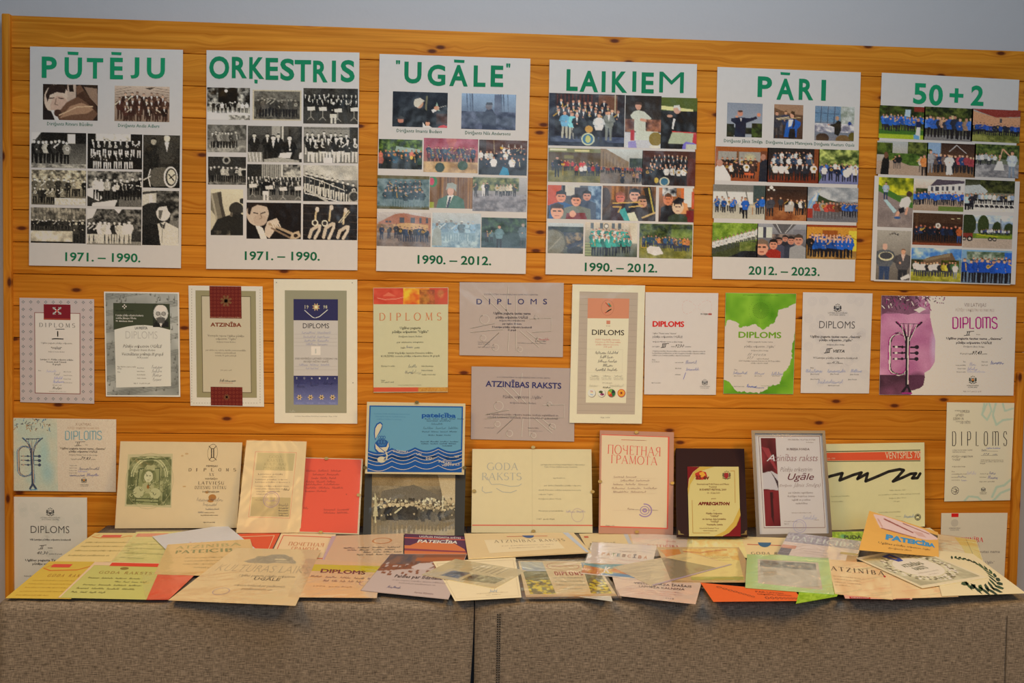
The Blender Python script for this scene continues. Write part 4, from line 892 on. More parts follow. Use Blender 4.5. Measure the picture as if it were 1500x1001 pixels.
c = C_(q, (70, 84, 30), (20, 20, 20), seed=36); c.p([(0, .0), (1, 0), (1, .25), (0, .15)], (82, 96, 40)).p([(0, .16), (.88, .22), (.88, .28), (0, .24)], (226, 220, 150)).r_(0, .26, 1, 1, (26, 24, 24)).p([(0, .98), (.1, .5), (.3, .36), (.5, .3), (.68, .4), (.7, 1)], (16, 15, 18)).e(.44, .23, .07, .085, (206, 160, 140)).p([(.32, .2), (.36, .15), (.5, .14), (.54, .24), (.5, .26), (.45, .19)], (215, 212, 205)).e(.24, .36, .05, .03, (205, 155, 130)).p([(.34, .4), (.4, .42), (.34, .62), (.3, .6)], (225, 225, 225)).p([(.32, .66), (.98, .68), (.9, .9), (.2, .9)], (176, 184, 156)).l([(.32, .66), (.98, .68)], .02, (200, 50, 50)).p([(.62, .9), (.7, .85), (1, .88), (1, 1), (.6, 1)], (120, 110, 200)).r_(.7, .9, 1, 1, (196, 196, 180)).p([(.9, .7), (1, .7), (1, .9), (.88, .86)], (190, 50, 60)).grain(7); s.picture(q, c.a)
q = (803.5, 216.5, 879, 268)
c = C_(q, (76, 52, 34), (110, 104, 48), seed=37); c.r_(0, 0, 1, .12, (120, 120, 80)).r_(.02, .02, .35, .07, (240, 240, 190)).r_(.5, .04, .78, .09, (220, 210, 150)).r_(.3, .2, .48, .3, (120, 110, 50)).n(0, .66, 1, 1, (92, 88, 40), (140, 130, 64), 5).crowd([(.66, .3, .05, .95, 12), (.8, .34, .5, .98, 6)], [(40, 44, 80), (180, 40, 40), (40, 40, 44), (226, 226, 226)], legs=(40, 36, 40), skin=(210, 150, 120), seat=True).person(.17, .86, .62, (18, 18, 24), (18, 18, 24), (190, 140, 120), (30, 26, 24)).p([(.24, .44), (.32, .44), (.31, .5), (.25, .5)], (205, 160, 60)).l([(.28, .5), (.28, .8)], .02, (190, 150, 60)).grain(7); s.picture(q, c.a)
q = (880, 218, 941, 270)
c = C_(q, (200, 206, 206), (120, 108, 92), seed=38); c.p([(0, 0), (.12, 0), (.66, .36), (.66, .56), (0, .56)], (136, 112, 84))
for i in range(7): c.l([(.06+i*.08, .08+i*.06), (.06+i*.08, .5)], .02, (100, 80, 60))
c.n(.68, .25, 1, .6, (30, 40, 34), (60, 74, 56), 8).n(0, .6, 1, 1, (104, 92, 84), (134, 120, 110), 4).crowd([(.7, .2, 0, 1, 18)], [(50, 54, 90), (150, 60, 50)], skin=(205, 150, 120)).crowd([(.98, .34, .4, .6, 1), (.95, .3, .75, .98, 3)], [(60, 70, 100), (160, 120, 110)], skin=(205, 150, 120)).e(.52, .9, .06, .08, (40, 44, 54)).grain(7); s.picture(q, c.a)
q = (941.3, 220.5, 1018, 273)
c = C_(q, (54, 30, 26), (40, 24, 22), seed=39); c.r_(0, 0, 1, .2, (74, 38, 30)).r_(.84, .2, 1, 1, (90, 40, 30)).crowd([(.4, .3, .2, .85, 8), (.55, .34, .15, .85, 9), (.75, .4, .1, .85, 8)], [(28, 28, 34), (36, 36, 42)], skin=(222, 160, 130), shirt=(230, 228, 226), pi=.2).crowd([(.95, .5, .0, .14, 1), (.9, .46, .14, .5, 4), (.9, .46, .5, .84, 3)], [(230, 228, 228), (28, 28, 34)], skin=(222, 160, 130), legs=(28, 26, 30)).e(.42, .88, .14, .13, (200, 195, 170)).e(.42, .88, .1, .1, (60, 110, 140)).e(.27, .85, .06, .08, (200, 170, 60)).grain(7); s.picture(q, c.a)
q = (802.5, 271, 880, 322)
c = C_(q, (90, 96, 110), (60, 50, 54), seed=40); c.r_(0, 0, .25, .6, (190, 70, 24)).r_(.28, 0, .32, .4, (30, 26, 28)).r_(.32, 0, .6, .3, (196, 190, 180)).r_(.5, .05, .75, .35, (60, 56, 66)).n(.75, 0, 1, 1, (40, 70, 110), (150, 175, 200), 7)
def bust(c, x, y, r, sk, hair, body, w=2.2):
    c.p([(x-r*w*.5, 1.1), (x-r*w*.48, y+r*1.9), (x-r*.4, y+r*1.2), (x+r*.4, y+r*1.2), (x+r*w*.48, y+r*1.9), (x+r*w*.5, 1.1)], body)
    c.e(x, y, r*1.05, r*1.32, sk).p([(x-r*.78, y), (x-r*.7, y-r*1.1), (x, y-r*1.55), (x+r*.7, y-r*1.1), (x+r*.78, y), (x+r*.5, y-r*.6), (x-r*.5, y-r*.6)], hair)
    c.l([(x-r*.4, y-r*.1), (x-r*.15, y-r*.1)], r*.22, (50, 34, 30)).l([(x+r*.15, y-r*.1), (x+r*.4, y-r*.1)], r*.22, (50, 34, 30)).l([(x-r*.2, y+r*.72), (x+r*.2, y+r*.72)], r*.18, (150, 80, 70))
bust(c, .25, .34, .13, (214, 140, 110), (30, 24, 24), (36, 84, 140), 3.4); bust(c, .73, .3, .11, (200, 140, 120), (30, 26, 28), (60, 72, 96), 3.2); bust(c, .53, .44, .13, (222, 150, 120), (40, 30, 28), (112, 116, 104), 4.4)
c.p([(.36, .82), (.7, .8), (.74, 1), (.34, 1)], (120, 40, 40)).e(.47, .84, .09, .1, (225, 160, 130)); bust(c, .18, .78, .17, (226, 160, 130), (56, 36, 30), (170, 90, 70), 2.4); c.grain(6); s.picture(q, c.a)
q = (883, 272, 960, 324.3)
c = C_(q, (140, 92, 48), (50, 44, 44), seed=41)
for i in range(12): c.r_(i/12, 0, i/12+.05, .4, c.rr.choice([(170, 112, 56), (120, 76, 38), (96, 60, 30)]))
c.e(.05, .35, .14, .3, (60, 40, 30)); bust(c, .33, .34, .12, (205, 110, 90), (150, 90, 70), (60, 34, 36), 3); bust(c, .6, .26, .14, (215, 160, 135), (24, 20, 20), (26, 26, 34), 3); bust(c, .75, .44, .13, (205, 150, 120), (60, 44, 34), (54, 42, 38), 3.4)
c.p([(.76, .05), (.9, 0), (1, .7), (.9, .9)], (40, 34, 24)).l([(.86, .05), (.96, .75)], .04, (190, 170, 70)).p([(.3, .7), (.42, .62), (.52, 1), (.42, 1)], (60, 160, 160)).p([(.46, .78), (.6, .74), (.68, 1), (.52, 1)], (214, 216, 190)).l([(.2, .5), (.7, .45)], .04, (200, 160, 80)).l([(.2, .6), (.35, .6), (.3, .75)], .04, (190, 150, 70)).l([(.75, .9), (.98, .75)], .05, (200, 170, 110)).l([(.5, .6), (.75, .55)], .04, (206, 170, 90)).grain(8); s.picture(q, c.a)
q = (965.5, 275, 1016, 326)
c = C_(q, (190, 120, 60), (60, 40, 36), seed=42); c.n(.1, 0, .5, .25, (30, 30, 34), (220, 220, 220), 8).r_(.62, 0, .7, .5, (214, 110, 50)).r_(.7, 0, .95, .55, (214, 216, 210)).r_(.92, .1, 1, .6, (200, 80, 30)).p([(.62, .4), (.8, .45), (.86, .75), (.6, .75)], (222, 150, 90)).r_(.78, .65, 1, 1, (120, 24, 24)); bust(c, .26, .34, .13, (215, 130, 90), (90, 60, 40), (30, 24, 26), 3.2); bust(c, .54, .56, .15, (240, 190, 160), (34, 24, 22), (50, 60, 36), 3.8); c.p([(.36, .42), (.55, .26), (.72, .32), (.68, .42), (.48, .44)], (30, 20, 20)).grain(6); s.picture(q, c.a)
q = (803, 326.5, 854, 372)
c = C_(q, (190, 200, 206), (60, 64, 52), seed=43); c.n(0, .12, 1, .35, (20, 26, 24), (60, 70, 60), 8).n(0, .3, 1, .8, (40, 50, 70), (150, 130, 100), 9).e(.14, .66, .44, .46, (84, 82, 70)).e(.14, .66, .38, .42, (120, 118, 104)).l([(.02, .9), (.38, .45)], .03, (150, 146, 130)).e(.75, .88, .25, .14, (40, 40, 44)).p([(.5, .75), (1, .5), (1, .62), (.6, .85)], (50, 56, 76)).grain(8); s.picture(q, c.a)
q = (857.5, 325.5, 933, 377)
c = C_(q, (212, 196, 176), (70, 80, 66), seed=44)
for x in (.1, .28, .5, .62, .9): c.r_(x, .02, x+.06, .18, (90, 100, 110))
c.r_(.86, .0, 1, .6, (206, 196, 176)).e(.4, .1, .07, .07, (90, 90, 90)).e(.4, .1, .05, .05, (220, 216, 206)).p([(.5, .2), (.85, .25), (.9, .5), (.5, .4)], (190, 150, 130)).r_(0, .6, .14, 1, (150, 160, 120))
for i in range(5): c.l([(0, .65+i*.08), (.14, .65+i*.08)], .02, (90, 96, 80))
c.crowd([(.6, .42, .12, .8, 11), (.72, .42, .1, .85, 10)], [(40, 140, 130), (226, 228, 226), (44, 150, 140)], skin=(215, 155, 130), pi=.3).crowd([(.97, .6, .12, .6, 5), (.9, .45, .6, .9, 3)], [(34, 130, 120), (40, 140, 130)], legs=(24, 26, 34), skin=(215, 155, 130), shirt=(235, 235, 235), pi=.2).grain(7); s.picture(q, c.a)
q = (937, 327.5, 1013.5, 379.5)
c = C_(q, (60, 74, 30), (120, 120, 50), seed=45); c.n(0, 0, 1, .4, (26, 38, 16), (96, 110, 48), 9).n(.6, .15, 1, .4, (90, 110, 50), (130, 150, 70), 4).n(0, .45, 1, 1, (104, 104, 36), (150, 146, 66), 7).crowd([(.7, .36, .05, .35, 4), (.7, .34, .35, .7, 6), (.76, .38, .65, .95, 4)], [(50, 80, 120), (90, 70, 50), (180, 110, 50), (40, 70, 90)], legs=(50, 56, 80), skin=(205, 150, 120), seat=True, pi=.5).l([(.04, .42), (.04, .68), (.14, .68)], .02, (200, 160, 60)).p([(.14, .72), (.2, .64), (.38, .66), (.46, .86), (.3, .92), (.16, .84)], (216, 210, 206)).grain(8); s.picture(q, c.a)
s.text('1990. – 2012.', 856.5, 963, 397.5, 12.6, (14, 94, 62), wt=.02, part='dates')
s.done()

# --- poster 5
s = poster(Q[4], 'poster headed PĀRI with three small conductor portraits, dated 2012 to 2023')
heading(s, [('P', 1109.5, 1130.3, 112, 142), ('A', 1137.3, 1163, 115, 146, [(1143.3, 105.6, 1157.5, 109.4)]), ('R', 1169.8, 1191.3, 115.4, 146.2), ('I', 1202.7, 1209.5, 117, 147.5)])
s.text('Diriģents Jānis Smilga', 1060.5, 1116.5, 208.3, 4.7, CAP, wt=.005); s.text('Diriģente Laura Matvejeva', 1122, 1190, 210.5, 4.7, CAP, wt=.005); s.text('Diriģents Viesturs Ozols', 1192.5, 1252, 213.2, 4.7, CAP, wt=.005)
q = (1065.5, 150.3, 1116, 201.8)
c = C_(q, (128, 136, 152), (150, 156, 168), seed=46); c.n(0, .62, .2, 1, (16, 20, 16), (40, 48, 34), 8).n(.2, .72, .7, .95, (16, 20, 16), (40, 48, 34), 8).r_(.3, .9, .72, 1, (150, 156, 168)).n(.7, .58, 1, 1, (16, 24, 10), (60, 80, 30), 9).p([(.22, 1), (.24, .62), (.12, .54), (.12, .46), (.3, .42), (.48, .42), (.62, .44), (.82, .38), (.86, .44), (.54, .58), (.52, 1)], (18, 24, 48)).p([(.36, .44), (.42, .44), (.4, .56)], (230, 230, 235)).e(.37, .3, .075, .09, (190, 130, 110)).e(.37, .24, .07, .03, (70, 50, 44)).e(.28, .4, .04, .03, (200, 140, 115)).e(.89, .33, .05, .06, (205, 130, 100)).grain(5); s.picture(q, c.a)
q = (1134.3, 152.7, 1175.5, 204)
c = C_(q, (110, 80, 60), (60, 40, 32), seed=47); c.p([(0, 0), (1, 0), (1, .3), (.5, .25), (0, .1)], (150, 116, 92)).n(0, .3, .3, .9, (40, 40, 50), (80, 74, 76), 6).person(.1, 1, .8, (50, 52, 64), (40, 40, 46), (180, 130, 110), (60, 40, 30)).person(.4, .9, .72, (40, 50, 80), (40, 40, 46), (190, 140, 110), (60, 40, 30)).p([(.35, .95), (.42, .55), (.55, .4), (.72, .42), (.92, .5), (.9, .62), (.8, .7), (.78, .95)], (26, 84, 170)).p([(.5, .44), (.66, .44), (.6, .62), (.5, .66)], (226, 226, 232)).e(.63, .3, .065, .09, (205, 150, 125)).p([(.56, .24), (.6, .18), (.7, .2), (.72, .6), (.64, .7), (.68, .3)], (44, 28, 22)).l([(.15, .45), (.9, .36)], .02, (200, 176, 130)).l([(.1, .42), (.5, .36)], .04, (190, 170, 140)).p([(.5, 1), (.54, .7), (.72, .7), (.76, 1)], (22, 20, 26)).grain(7); s.picture(q, c.a)
q = (1194.3, 155, 1250.5, 207.3)
c = C_(q, (90, 120, 150), (120, 120, 130), seed=48)
for i in range(4): c.r_(.0+i*.17, 0, .15+i*.17, .45, (96, 128, 160)); c.l([(.16+i*.17, 0), (.14+i*.17, .5)], .02, (60, 76, 100))
c.l([(0, .2), (.6, .22)], .015, (60, 76, 100)).n(.65, 0, 1, .55, (130, 140, 130), (196, 200, 200), 9).n(0, .5, 1, .75, (110, 110, 130), (220, 216, 220), 10).e(.88, .48, .05, .05, (30, 60, 130)).p([(.36, .54), (.5, .5), (.58, .4), (.66, .44), (.66, .7), (.6, .85), (.5, .8), (.5, .6)], (26, 26, 24)).e(.56, .34, .05, .065, (176, 136, 110)).e(.35, .53, .03, .02, (200, 140, 110)).e(.2, .92, .18, .14, (60, 44, 36)).e(.72, .96, .2, .14, (110, 84, 50)).e(.95, .86, .1, .12, (90, 80, 30)).grain(8); s.picture(q, c.a)
q = (1048.5, 214.3, 1124.5, 266.5)
c = C_(q, (150, 80, 40), (140, 70, 36), seed=49); c.p([(0, 0), (1, .05), (1, .15), (0, .1)], (150, 80, 30)).r_(.05, .14, .85, .42, (150, 146, 140)).e(.65, .3, .2, .15, (206, 196, 140), .7, soft=.8).r_(.4, .12, .44, .45, (110, 70, 40)).r_(.85, .1, 1, .4, (110, 60, 34)).crowd([(.7, .4, .1, .8, 8), (.9, .48, .15, .75, 6)], [(36, 30, 32), (226, 224, 224), (60, 40, 36)], skin=(205, 145, 115), legs=(34, 26, 26), seat=True, pi=.5).p([(0, 1), (0, .62), (.06, .5), (.16, .55), (.3, .9), (.3, 1)], (214, 212, 214)).e(.08, .48, .09, .1, (180, 130, 110)).p([(.54, .74), (.74, .76), (.72, .82), (.56, .82)], (196, 90, 50)).p([(.82, 1), (.84, .45), (.9, .34), (1, .36), (1, 1)], (26, 30, 44)).e(.9, .28, .07, .09, (170, 120, 100)).grain(8); s.picture(q, c.a)
q = (1124.3, 216.3, 1199.5, 269)
c = C_(q, (22, 22, 26), (90, 34, 20), seed=50); c.p([(.9, 0), (1, 0), (1, .95), (.88, .9)], (120, 60, 30)).r_(0, .8, 1, 1, (110, 40, 20)).crowd([(.45, .34, .12, .85, 11), (.62, .38, .1, .88, 11)], [(226, 228, 232), (60, 80, 110), (30, 34, 44)], skin=(220, 160, 135), pi=.1).crowd([(.92, .5, .02, .92, 9)], [(34, 36, 48), (220, 220, 224), (28, 30, 40)], legs=(24, 22, 26), skin=(220, 160, 135), shirt=(230, 230, 232), pi=.2).grain(7); s.picture(q, c.a)
q = (1199.5, 218.5, 1257, 270.5)
c = C_(q, (150, 160, 110), (110, 120, 170), seed=51); c.n(0, .0, 1, .5, (40, 60, 24), (190, 200, 110), 7).r_(0, .5, 1, 1, (112, 116, 160)).p([(0, .6), (.1, .8), (0, 1)], (60, 90, 40)).crowd([(.72, .32, .05, .95, 9), (.92, .46, .1, .98, 6)], [(40, 90, 170), (220, 226, 236), (30, 40, 70)], legs=(22, 24, 34), skin=(205, 150, 120), pi=.4).e(.7, .68, .1, .12, (226, 228, 226)).grain(7); s.picture(q, c.a)
q = (1045, 270, 1121, 321.5)
c = C_(q, (130, 128, 124), (190, 184, 168), seed=52); c.r_(0, .0, 1, .22, (120, 118, 114)).r_(0, .2, .75, .55, (206, 208, 206)).r_(.76, 0, 1, .5, (60, 72, 70)).l([(.25, .2), (.3, .5)], .03, (110, 108, 104)).l([(.62, .2), (.66, .5)], .03, (110, 108, 104)).crowd([(.78, .42, .0, .35, 3), (.8, .44, .35, .6, 2), (.84, .42, .0, .6, 4)], [(30, 90, 180), (28, 84, 170), (230, 230, 232)], legs=(22, 22, 28), skin=(190, 140, 115), pi=.4).person(.61, .98, .62, (30, 90, 185), (18, 18, 24), (190, 140, 110), (30, 24, 22)).crowd([(.84, .5, .78, .98, 2)], [(30, 90, 180)], legs=(22, 22, 28)).p([(.7, .6), (.8, .6), (.79, .66), (.71, .66)], (200, 180, 150)).l([(.75, .66), (.75, .85)], .03, (170, 120, 80)).grain(6); s.picture(q, c.a)
q = (1121.3, 272, 1182.3, 324)
c = C_(q, (34, 24, 22), (130, 76, 44), seed=53); c.r_(0, .0, 1, .1, (60, 40, 30)).r_(0, .62, 1, 1, (140, 84, 48)).n(0, .7, 1, 1, (120, 66, 36), (170, 110, 66), 6).e(.14, .05, .05, .05, (250, 245, 220)).e(.08, .12, .03, .03, (250, 245, 220)).e(.2, .12, .03, .03, (250, 245, 220)).crowd([(.72, .4, .3, .42, 1), (.78, .44, .5, .66, 2), (.82, .46, .72, .96, 3)], [(226, 224, 224), (30, 28, 32), (60, 60, 66)], legs=(30, 28, 32), skin=(220, 160, 130)).p([(.46, .55), (.68, .52), (.66, .72), (.46, .74)], (176, 170, 166)).crowd([(.88, .55, .02, .2, 2)], [(60, 60, 68)], legs=(30, 30, 34)).grain(7); s.picture(q, c.a)
q = (1182.3, 273.7, 1256, 326)
c = C_(q, (150, 154, 162), (116, 112, 116), seed=54); c.n(0, 0, 1, .4, (130, 136, 146), (190, 192, 196), 4).p([(.2, .2), (.4, .35), (.7, .45), (1, .5), (1, .6), (.1, .6)], (50, 62, 34)).p([(.4, .44), (.6, .42), (.7, .5), (.7, .6), (.4, .6)], (90, 84, 80)).r_(0, .82, 1, 1, (104, 104, 112)).p([(.02, .6), (.05, .4), (.24, .1), (.2, .45), (.1, .62)], (120, 160, 210)).l([(.02, .7), (.26, .05)], .015, (200, 190, 160)).p([(.1, .4), (.2, .15), (.18, .4)], (225, 228, 236)).r_(.02, .62, .12, .9, (150, 50, 40)).crowd([(.9, .5, .14, .7, 8)], [(120, 120, 126), (196, 190, 180), (90, 60, 50), (160, 60, 50)], legs=(90, 86, 90), skin=(205, 150, 125), pi=.1).crowd([(.84, .4, .7, 1, 6)], [(36, 84, 170)], legs=(40, 40, 50), skin=(205, 150, 125)).grain(7); s.picture(q, c.a)
q = (1044, 326, 1109.5, 377.5)
c = C_(q, (110, 140, 40), (50, 56, 30), seed=55); c.n(0, 0, 1, .55, (90, 120, 30), (140, 168, 60), 8).p([(0, .55), (1, .3), (1, .45), (0, .7)], (176, 176, 160)).p([(0, .7), (1, .5), (1, .75), (.4, 1), (0, 1)], (60, 66, 34)).p([(.35, 1), (1, .62), (1, 1)], (22, 22, 26))
for i in range(12): c.person(.04+i*.085, .9-i*.035, .4, (206, 208, 212), (60, 64, 60), (170, 130, 110), (50, 44, 40), inst=(200, 200, 200) if i % 2 else None)
c.n(.6, .55, .95, .8, (90, 110, 40), (140, 150, 70), 9, al=.7).grain(10); s.picture(q, c.a)
q = (1109.5, 327.5, 1181, 379)
c = C_(q, (150, 152, 162), (60, 56, 60), seed=56); c.p([(.3, 0), (.78, 0), (.58, .28), (.44, .28)], (90, 88, 92)).l([(.38, 0), (.48, .26)], .02, (200, 200, 206)).l([(.7, 0), (.56, .26)], .02, (200, 200, 206)).r_(0, .1, .3, .4, (200, 206, 196)).r_(.72, .15, 1, .45, (120, 120, 130)).r_(.12, .1, .18, .4, (60, 60, 76)).n(.3, .3, .75, .5, (60, 56, 60), (150, 130, 120), 8); bust(c, .56, .42, .07, (190, 130, 110), (40, 34, 34), (40, 40, 50), 3); bust(c, .44, .5, .08, (190, 130, 110), (40, 34, 34), (70, 70, 90), 3); bust(c, .68, .48, .09, (190, 130, 110), (40, 34, 34), (50, 54, 70), 3); bust(c, .33, .6, .11, (205, 140, 115), (30, 24, 22), (150, 40, 30), 2.8); bust(c, .83, .46, .12, (196, 140, 120), (70, 60, 54), (150, 150, 154), 3); bust(c, .1, .7, .17, (214, 150, 125), (120, 100, 84), (60, 50, 54), 2.2); c.grain(6); s.picture(q, c.a)
q = (1181.3, 329, 1254, 380.5)
c = C_(q, (190, 130, 50), (140, 100, 50), seed=57); c.r_(0, 0, 1, .06, (140, 60, 30)).r_(0, .06, 1, .55, (196, 138, 50)).r_(.32, .15, .62, .5, (150, 80, 30)).r_(.84, .15, 1, .75, (226, 190, 60)).n(0, .8, 1, 1, (130, 96, 50), (170, 130, 70), 6).crowd([(.78, .5, .1, .9, 12), (.95, .6, .1, .92, 11)], [(32, 92, 190), (28, 80, 170)], legs=(22, 22, 30), skin=(225, 165, 135), pi=.2)
for i in range(10): x = .15+i*.08; c.l([(x, .5), (x+c.rr.uniform(-.04, .04), .3)], .035, (226, 166, 136))
c.person(.08, .9, .6, (30, 28, 30), (30, 28, 30), (210, 150, 120), (60, 50, 44)).l([(.9, .35), (1, .42)], .015, (120, 70, 40)).grain(7); s.picture(q, c.a)
s.text('2012. – 2023.', 1096.5, 1201, 402.5, 12.4, (14, 94, 62), wt=.02, part='dates')
s.done()

# --- poster 6
s = poster(Q[5], 'rightmost poster, headed 50 + 2, covered in colour photos down to its foot')
heading(s, [('5', 1337.4, 1356.5, 121.8, 152.2), ('0', 1360.3, 1380.5, 123.8, 154.4), ('+', 1390.5, 1410.8, 129, 150), ('2', 1421.8, 1440.5, 125, 154.5)])
sky = (176, 180, 188)
q = (1288.7, 154, 1354, 205)
c = C_(q, (20, 34, 12), (120, 140, 40), seed=58); c.n(0, 0, 1, .45, (14, 26, 10), (60, 80, 26), 8).r_(.75, .0, 1, .15, (110, 40, 30)).r_(0, .72, 1, .9, (50, 90, 30)).r_(0, .86, 1, 1, (140, 160, 40)).crowd([(.66, .4, .05, 1, 12), (.76, .44, .05, .8, 9)], [(40, 96, 190), (36, 84, 170), (150, 180, 220)], legs=(24, 26, 34), skin=(190, 140, 115), pi=.3).p([(.56, .1), (.68, .1), (.67, .32), (.55, .3)], (150, 170, 200)).p([(.78, .98), (.82, .62), (.9, .6), (.9, .98)], (190, 196, 206)).p([(.76, .98), (.76, .85), (.88, .88), (.88, 1)], (90, 140, 210)).p([(.8, .62), (.8, .45), (.9, .45), (.9, .62)], (20, 30, 70)).e(.85, .4, .04, .05, (170, 120, 100)).grain(7); s.picture(q, c.a)
q = (1354, 156, 1424, 208)
c = C_(q, (30, 40, 16), (90, 86, 80), seed=59); c.n(0, 0, 1, .5, (20, 30, 12), (80, 90, 36), 9).r_(0, .84, 1, 1, (110, 108, 110)).e(.57, .3, .07, .07, (180, 160, 120)).crowd([(.88, .6, .04, .5, 7), (.94, .68, .5, 1, 5)], [(36, 80, 160), (40, 44, 60), (60, 96, 170), (150, 120, 100)], legs=(24, 22, 26), skin=(200, 145, 120), pi=.4).grain(7); s.picture(q, c.a)
q = (1423.5, 158.5, 1493, 210)
c = C_(q, (150, 150, 154), (90, 96, 44), seed=60); c.p([(0, .02), (1, 0), (1, .2), (.5, .25)], (120, 46, 40)).p([(0, .06), (.5, .25), (1, .22), (1, .55), (0, .55)], (176, 130, 100)).r_(.58, .28, .62, .4, (60, 60, 66)).r_(0, .7, 1, 1, (92, 98, 44)).n(0, .68, 1, 1, (70, 76, 34), (126, 128, 66), 8).crowd([(.78, .34, .02, 1, 14)], [(34, 60, 130), (30, 34, 50), (40, 80, 170)], legs=(26, 26, 32), skin=(190, 140, 115), seat=True, pi=.2).grain(8); s.picture(q, c.a)
q = (1285.3, 206, 1358, 258)
c = C_(q, (150, 156, 160), (150, 130, 110), seed=61); c.n(0, .05, .3, .4, (20, 34, 12), (70, 90, 30), 8).n(.6, 0, 1, .5, (30, 40, 16), (90, 100, 44), 9).n(.2, .35, 1, .7, (30, 50, 16), (80, 110, 40), 7).p([(0, .6), (.35, .55), (.95, .85), (.95, 1), (0, 1)], (150, 130, 116)).crowd([(.8, .42, .32, .48, 2), (.9, .5, .78, .92, 1)], [(200, 190, 180), (30, 30, 34)], legs=(90, 80, 76), skin=(190, 140, 115)).person(.93, .98, .62, (200, 120, 66), (34, 28, 30), (190, 130, 110), (110, 90, 80)).p([(.08, 1), (.1, .6), (.16, .4), (.22, .4), (.25, .65), (.24, 1)], (14, 14, 16)).e(.18, .42, .06, .1, (90, 60, 44)).grain(7); s.picture(q, c.a)
q = (1358.3, 208.7, 1428, 260.5)
c = C_(q, (44, 28, 24), (110, 80, 56), seed=62); c.r_(0, 0, .28, .45, (120, 146, 180)).n(.0, .2, .1, .6, (40, 60, 24), (80, 100, 44), 8).l([(.45, .25), (.6, .05), (.8, .28)], .02, (170, 166, 170)).r_(0, .84, 1, 1, (112, 84, 60)).crowd([(.88, .56, .1, 1, 12)], [(40, 40, 52), (110, 90, 84), (150, 60, 70), (36, 56, 100)], legs=(30, 30, 36), skin=(205, 150, 125), pi=0).person(.08, .9, .68, (140, 140, 146), (120, 122, 130), (190, 140, 120), (40, 30, 26)).person(.46, .94, .62, (222, 218, 212), (222, 218, 212), (210, 155, 130), (80, 56, 40), wd=1.2).p([(.4, .92), (.42, .6), (.5, .6), (.54, .92)], (222, 218, 212)).grain(7); s.picture(q, c.a)
q = (1428, 210.5, 1491.5, 261.5)
c = C_(q, (60, 76, 40), (126, 124, 128), seed=63); c.n(0, 0, 1, .45, (30, 44, 20), (96, 110, 50), 9).n(0, .6, 1, 1, (100, 100, 106), (150, 148, 152), 8).crowd([(.62, .34, .0, .5, 7)], [(176, 184, 196), (200, 204, 210)], legs=(34, 34, 40), skin=(190, 140, 115)).p([(.44, .78), (.52, .5), (.62, .5), (.68, .78)], (206, 208, 214)).e(.57, .36, .04, .05, (180, 130, 110)).l([(.56, .48), (.62, .14)], .03, (200, 150, 125)).person(.84, .98, .8, (176, 184, 200), (110, 122, 140), (190, 140, 115), (50, 36, 30)).l([(.78, .32), (.64, .14)], .04, (190, 140, 115)).grain(8); s.picture(q, c.a)
s.rect(1281.2, 257.5, 1487.2, 417, (-.82, -.82, -.83), layer=1)
q = (1287.5, 259.3, 1336, 334)
c = C_(q, (90, 110, 24), (120, 112, 112), seed=64); c.n(0, 0, 1, .35, (60, 76, 14), (190, 186, 40), 7).p([(0, .15), (1, .5), (1, .62), (0, .3)], (60, 100, 40)).p([(0, .28), (1, .62), (1, 1), (0, 1)], (124, 112, 112)).n(0, .6, 1, 1, (110, 100, 100), (134, 122, 120), 6).p([(.16, .46), (.24, .44), (.54, .66), (.46, .72)], (150, 176, 200)).person(.21, .44, .34, (150, 166, 190), (40, 50, 80), (170, 130, 110), (24, 20, 20)).p([(.6, .56), (.66, .42), (.86, .36), (.94, .46), (.86, .6), (.7, .62)], (200, 200, 206)).e(.88, .32, .055, .06, (60, 44, 38)).p([(.58, .62), (.74, .58), (.76, .68), (.62, .72)], (26, 26, 34)).l([(.58, .7), (.54, .78)], .06, (190, 140, 120)).l([(.84, .6), (.8, .72)], .04, (190, 140, 120)).e(.56, .8, .06, .025, (50, 80, 130)).grain(6); s.picture(q, c.a, layer=2)
q = (1339, 261.5, 1411, 310.5)
c = C_(q, (196, 186, 180), (140, 120, 104), seed=65); c.p([(.28, .28), (.45, .0), (1, .02), (1, .15), (.5, .22)], (70, 62, 74)).p([(.28, .22), (1, .1), (1, .6), (.28, .6)], (196, 194, 200))
for x in (.34, .42, .46, .55, .64, .76, .88): c.r_(x, .24-.1*(x-.3), x+.04, .38-.1*(x-.3), (60, 60, 70))
c.n(.05, .3, .28, .5, (30, 40, 20), (70, 80, 40), 8).r_(.5, .85, 1, 1, (90, 110, 50)).crowd([(.82, .42, .0, 1, 15)], [(30, 72, 160), (34, 84, 180)], legs=(26, 26, 36), skin=(190, 140, 120), pi=.4).grain(7); s.picture(q, c.a, layer=2)
q = (1414.3, 262.7, 1485, 311.5)
c = C_(q, (40, 44, 26), (196, 190, 180), seed=66); c.n(.3, 0, 1, .4, (24, 28, 14), (66, 70, 34), 8).p([(0, .2), (.3, .15), (.46, .35), (.4, .45), (0, .45)], (160, 166, 170)).r_(0, .62, 1, 1, (196, 190, 182)).crowd([(.75, .34, .1, 1, 12), (.95, .5, .0, .2, 2)], [(210, 212, 216), (150, 170, 200), (40, 40, 50)], legs=(24, 24, 30), skin=(190, 140, 115), seat=True, pi=.2)
for i in range(9): x = .1+i*.1; c.p([(x, .8), (x+.06, .78), (x+.1, .86), (x+.02, .88)], (36, 34, 40))
c.grain(8); s.picture(q, c.a, layer=2)
q = (1285.3, 337, 1332.3, 411)
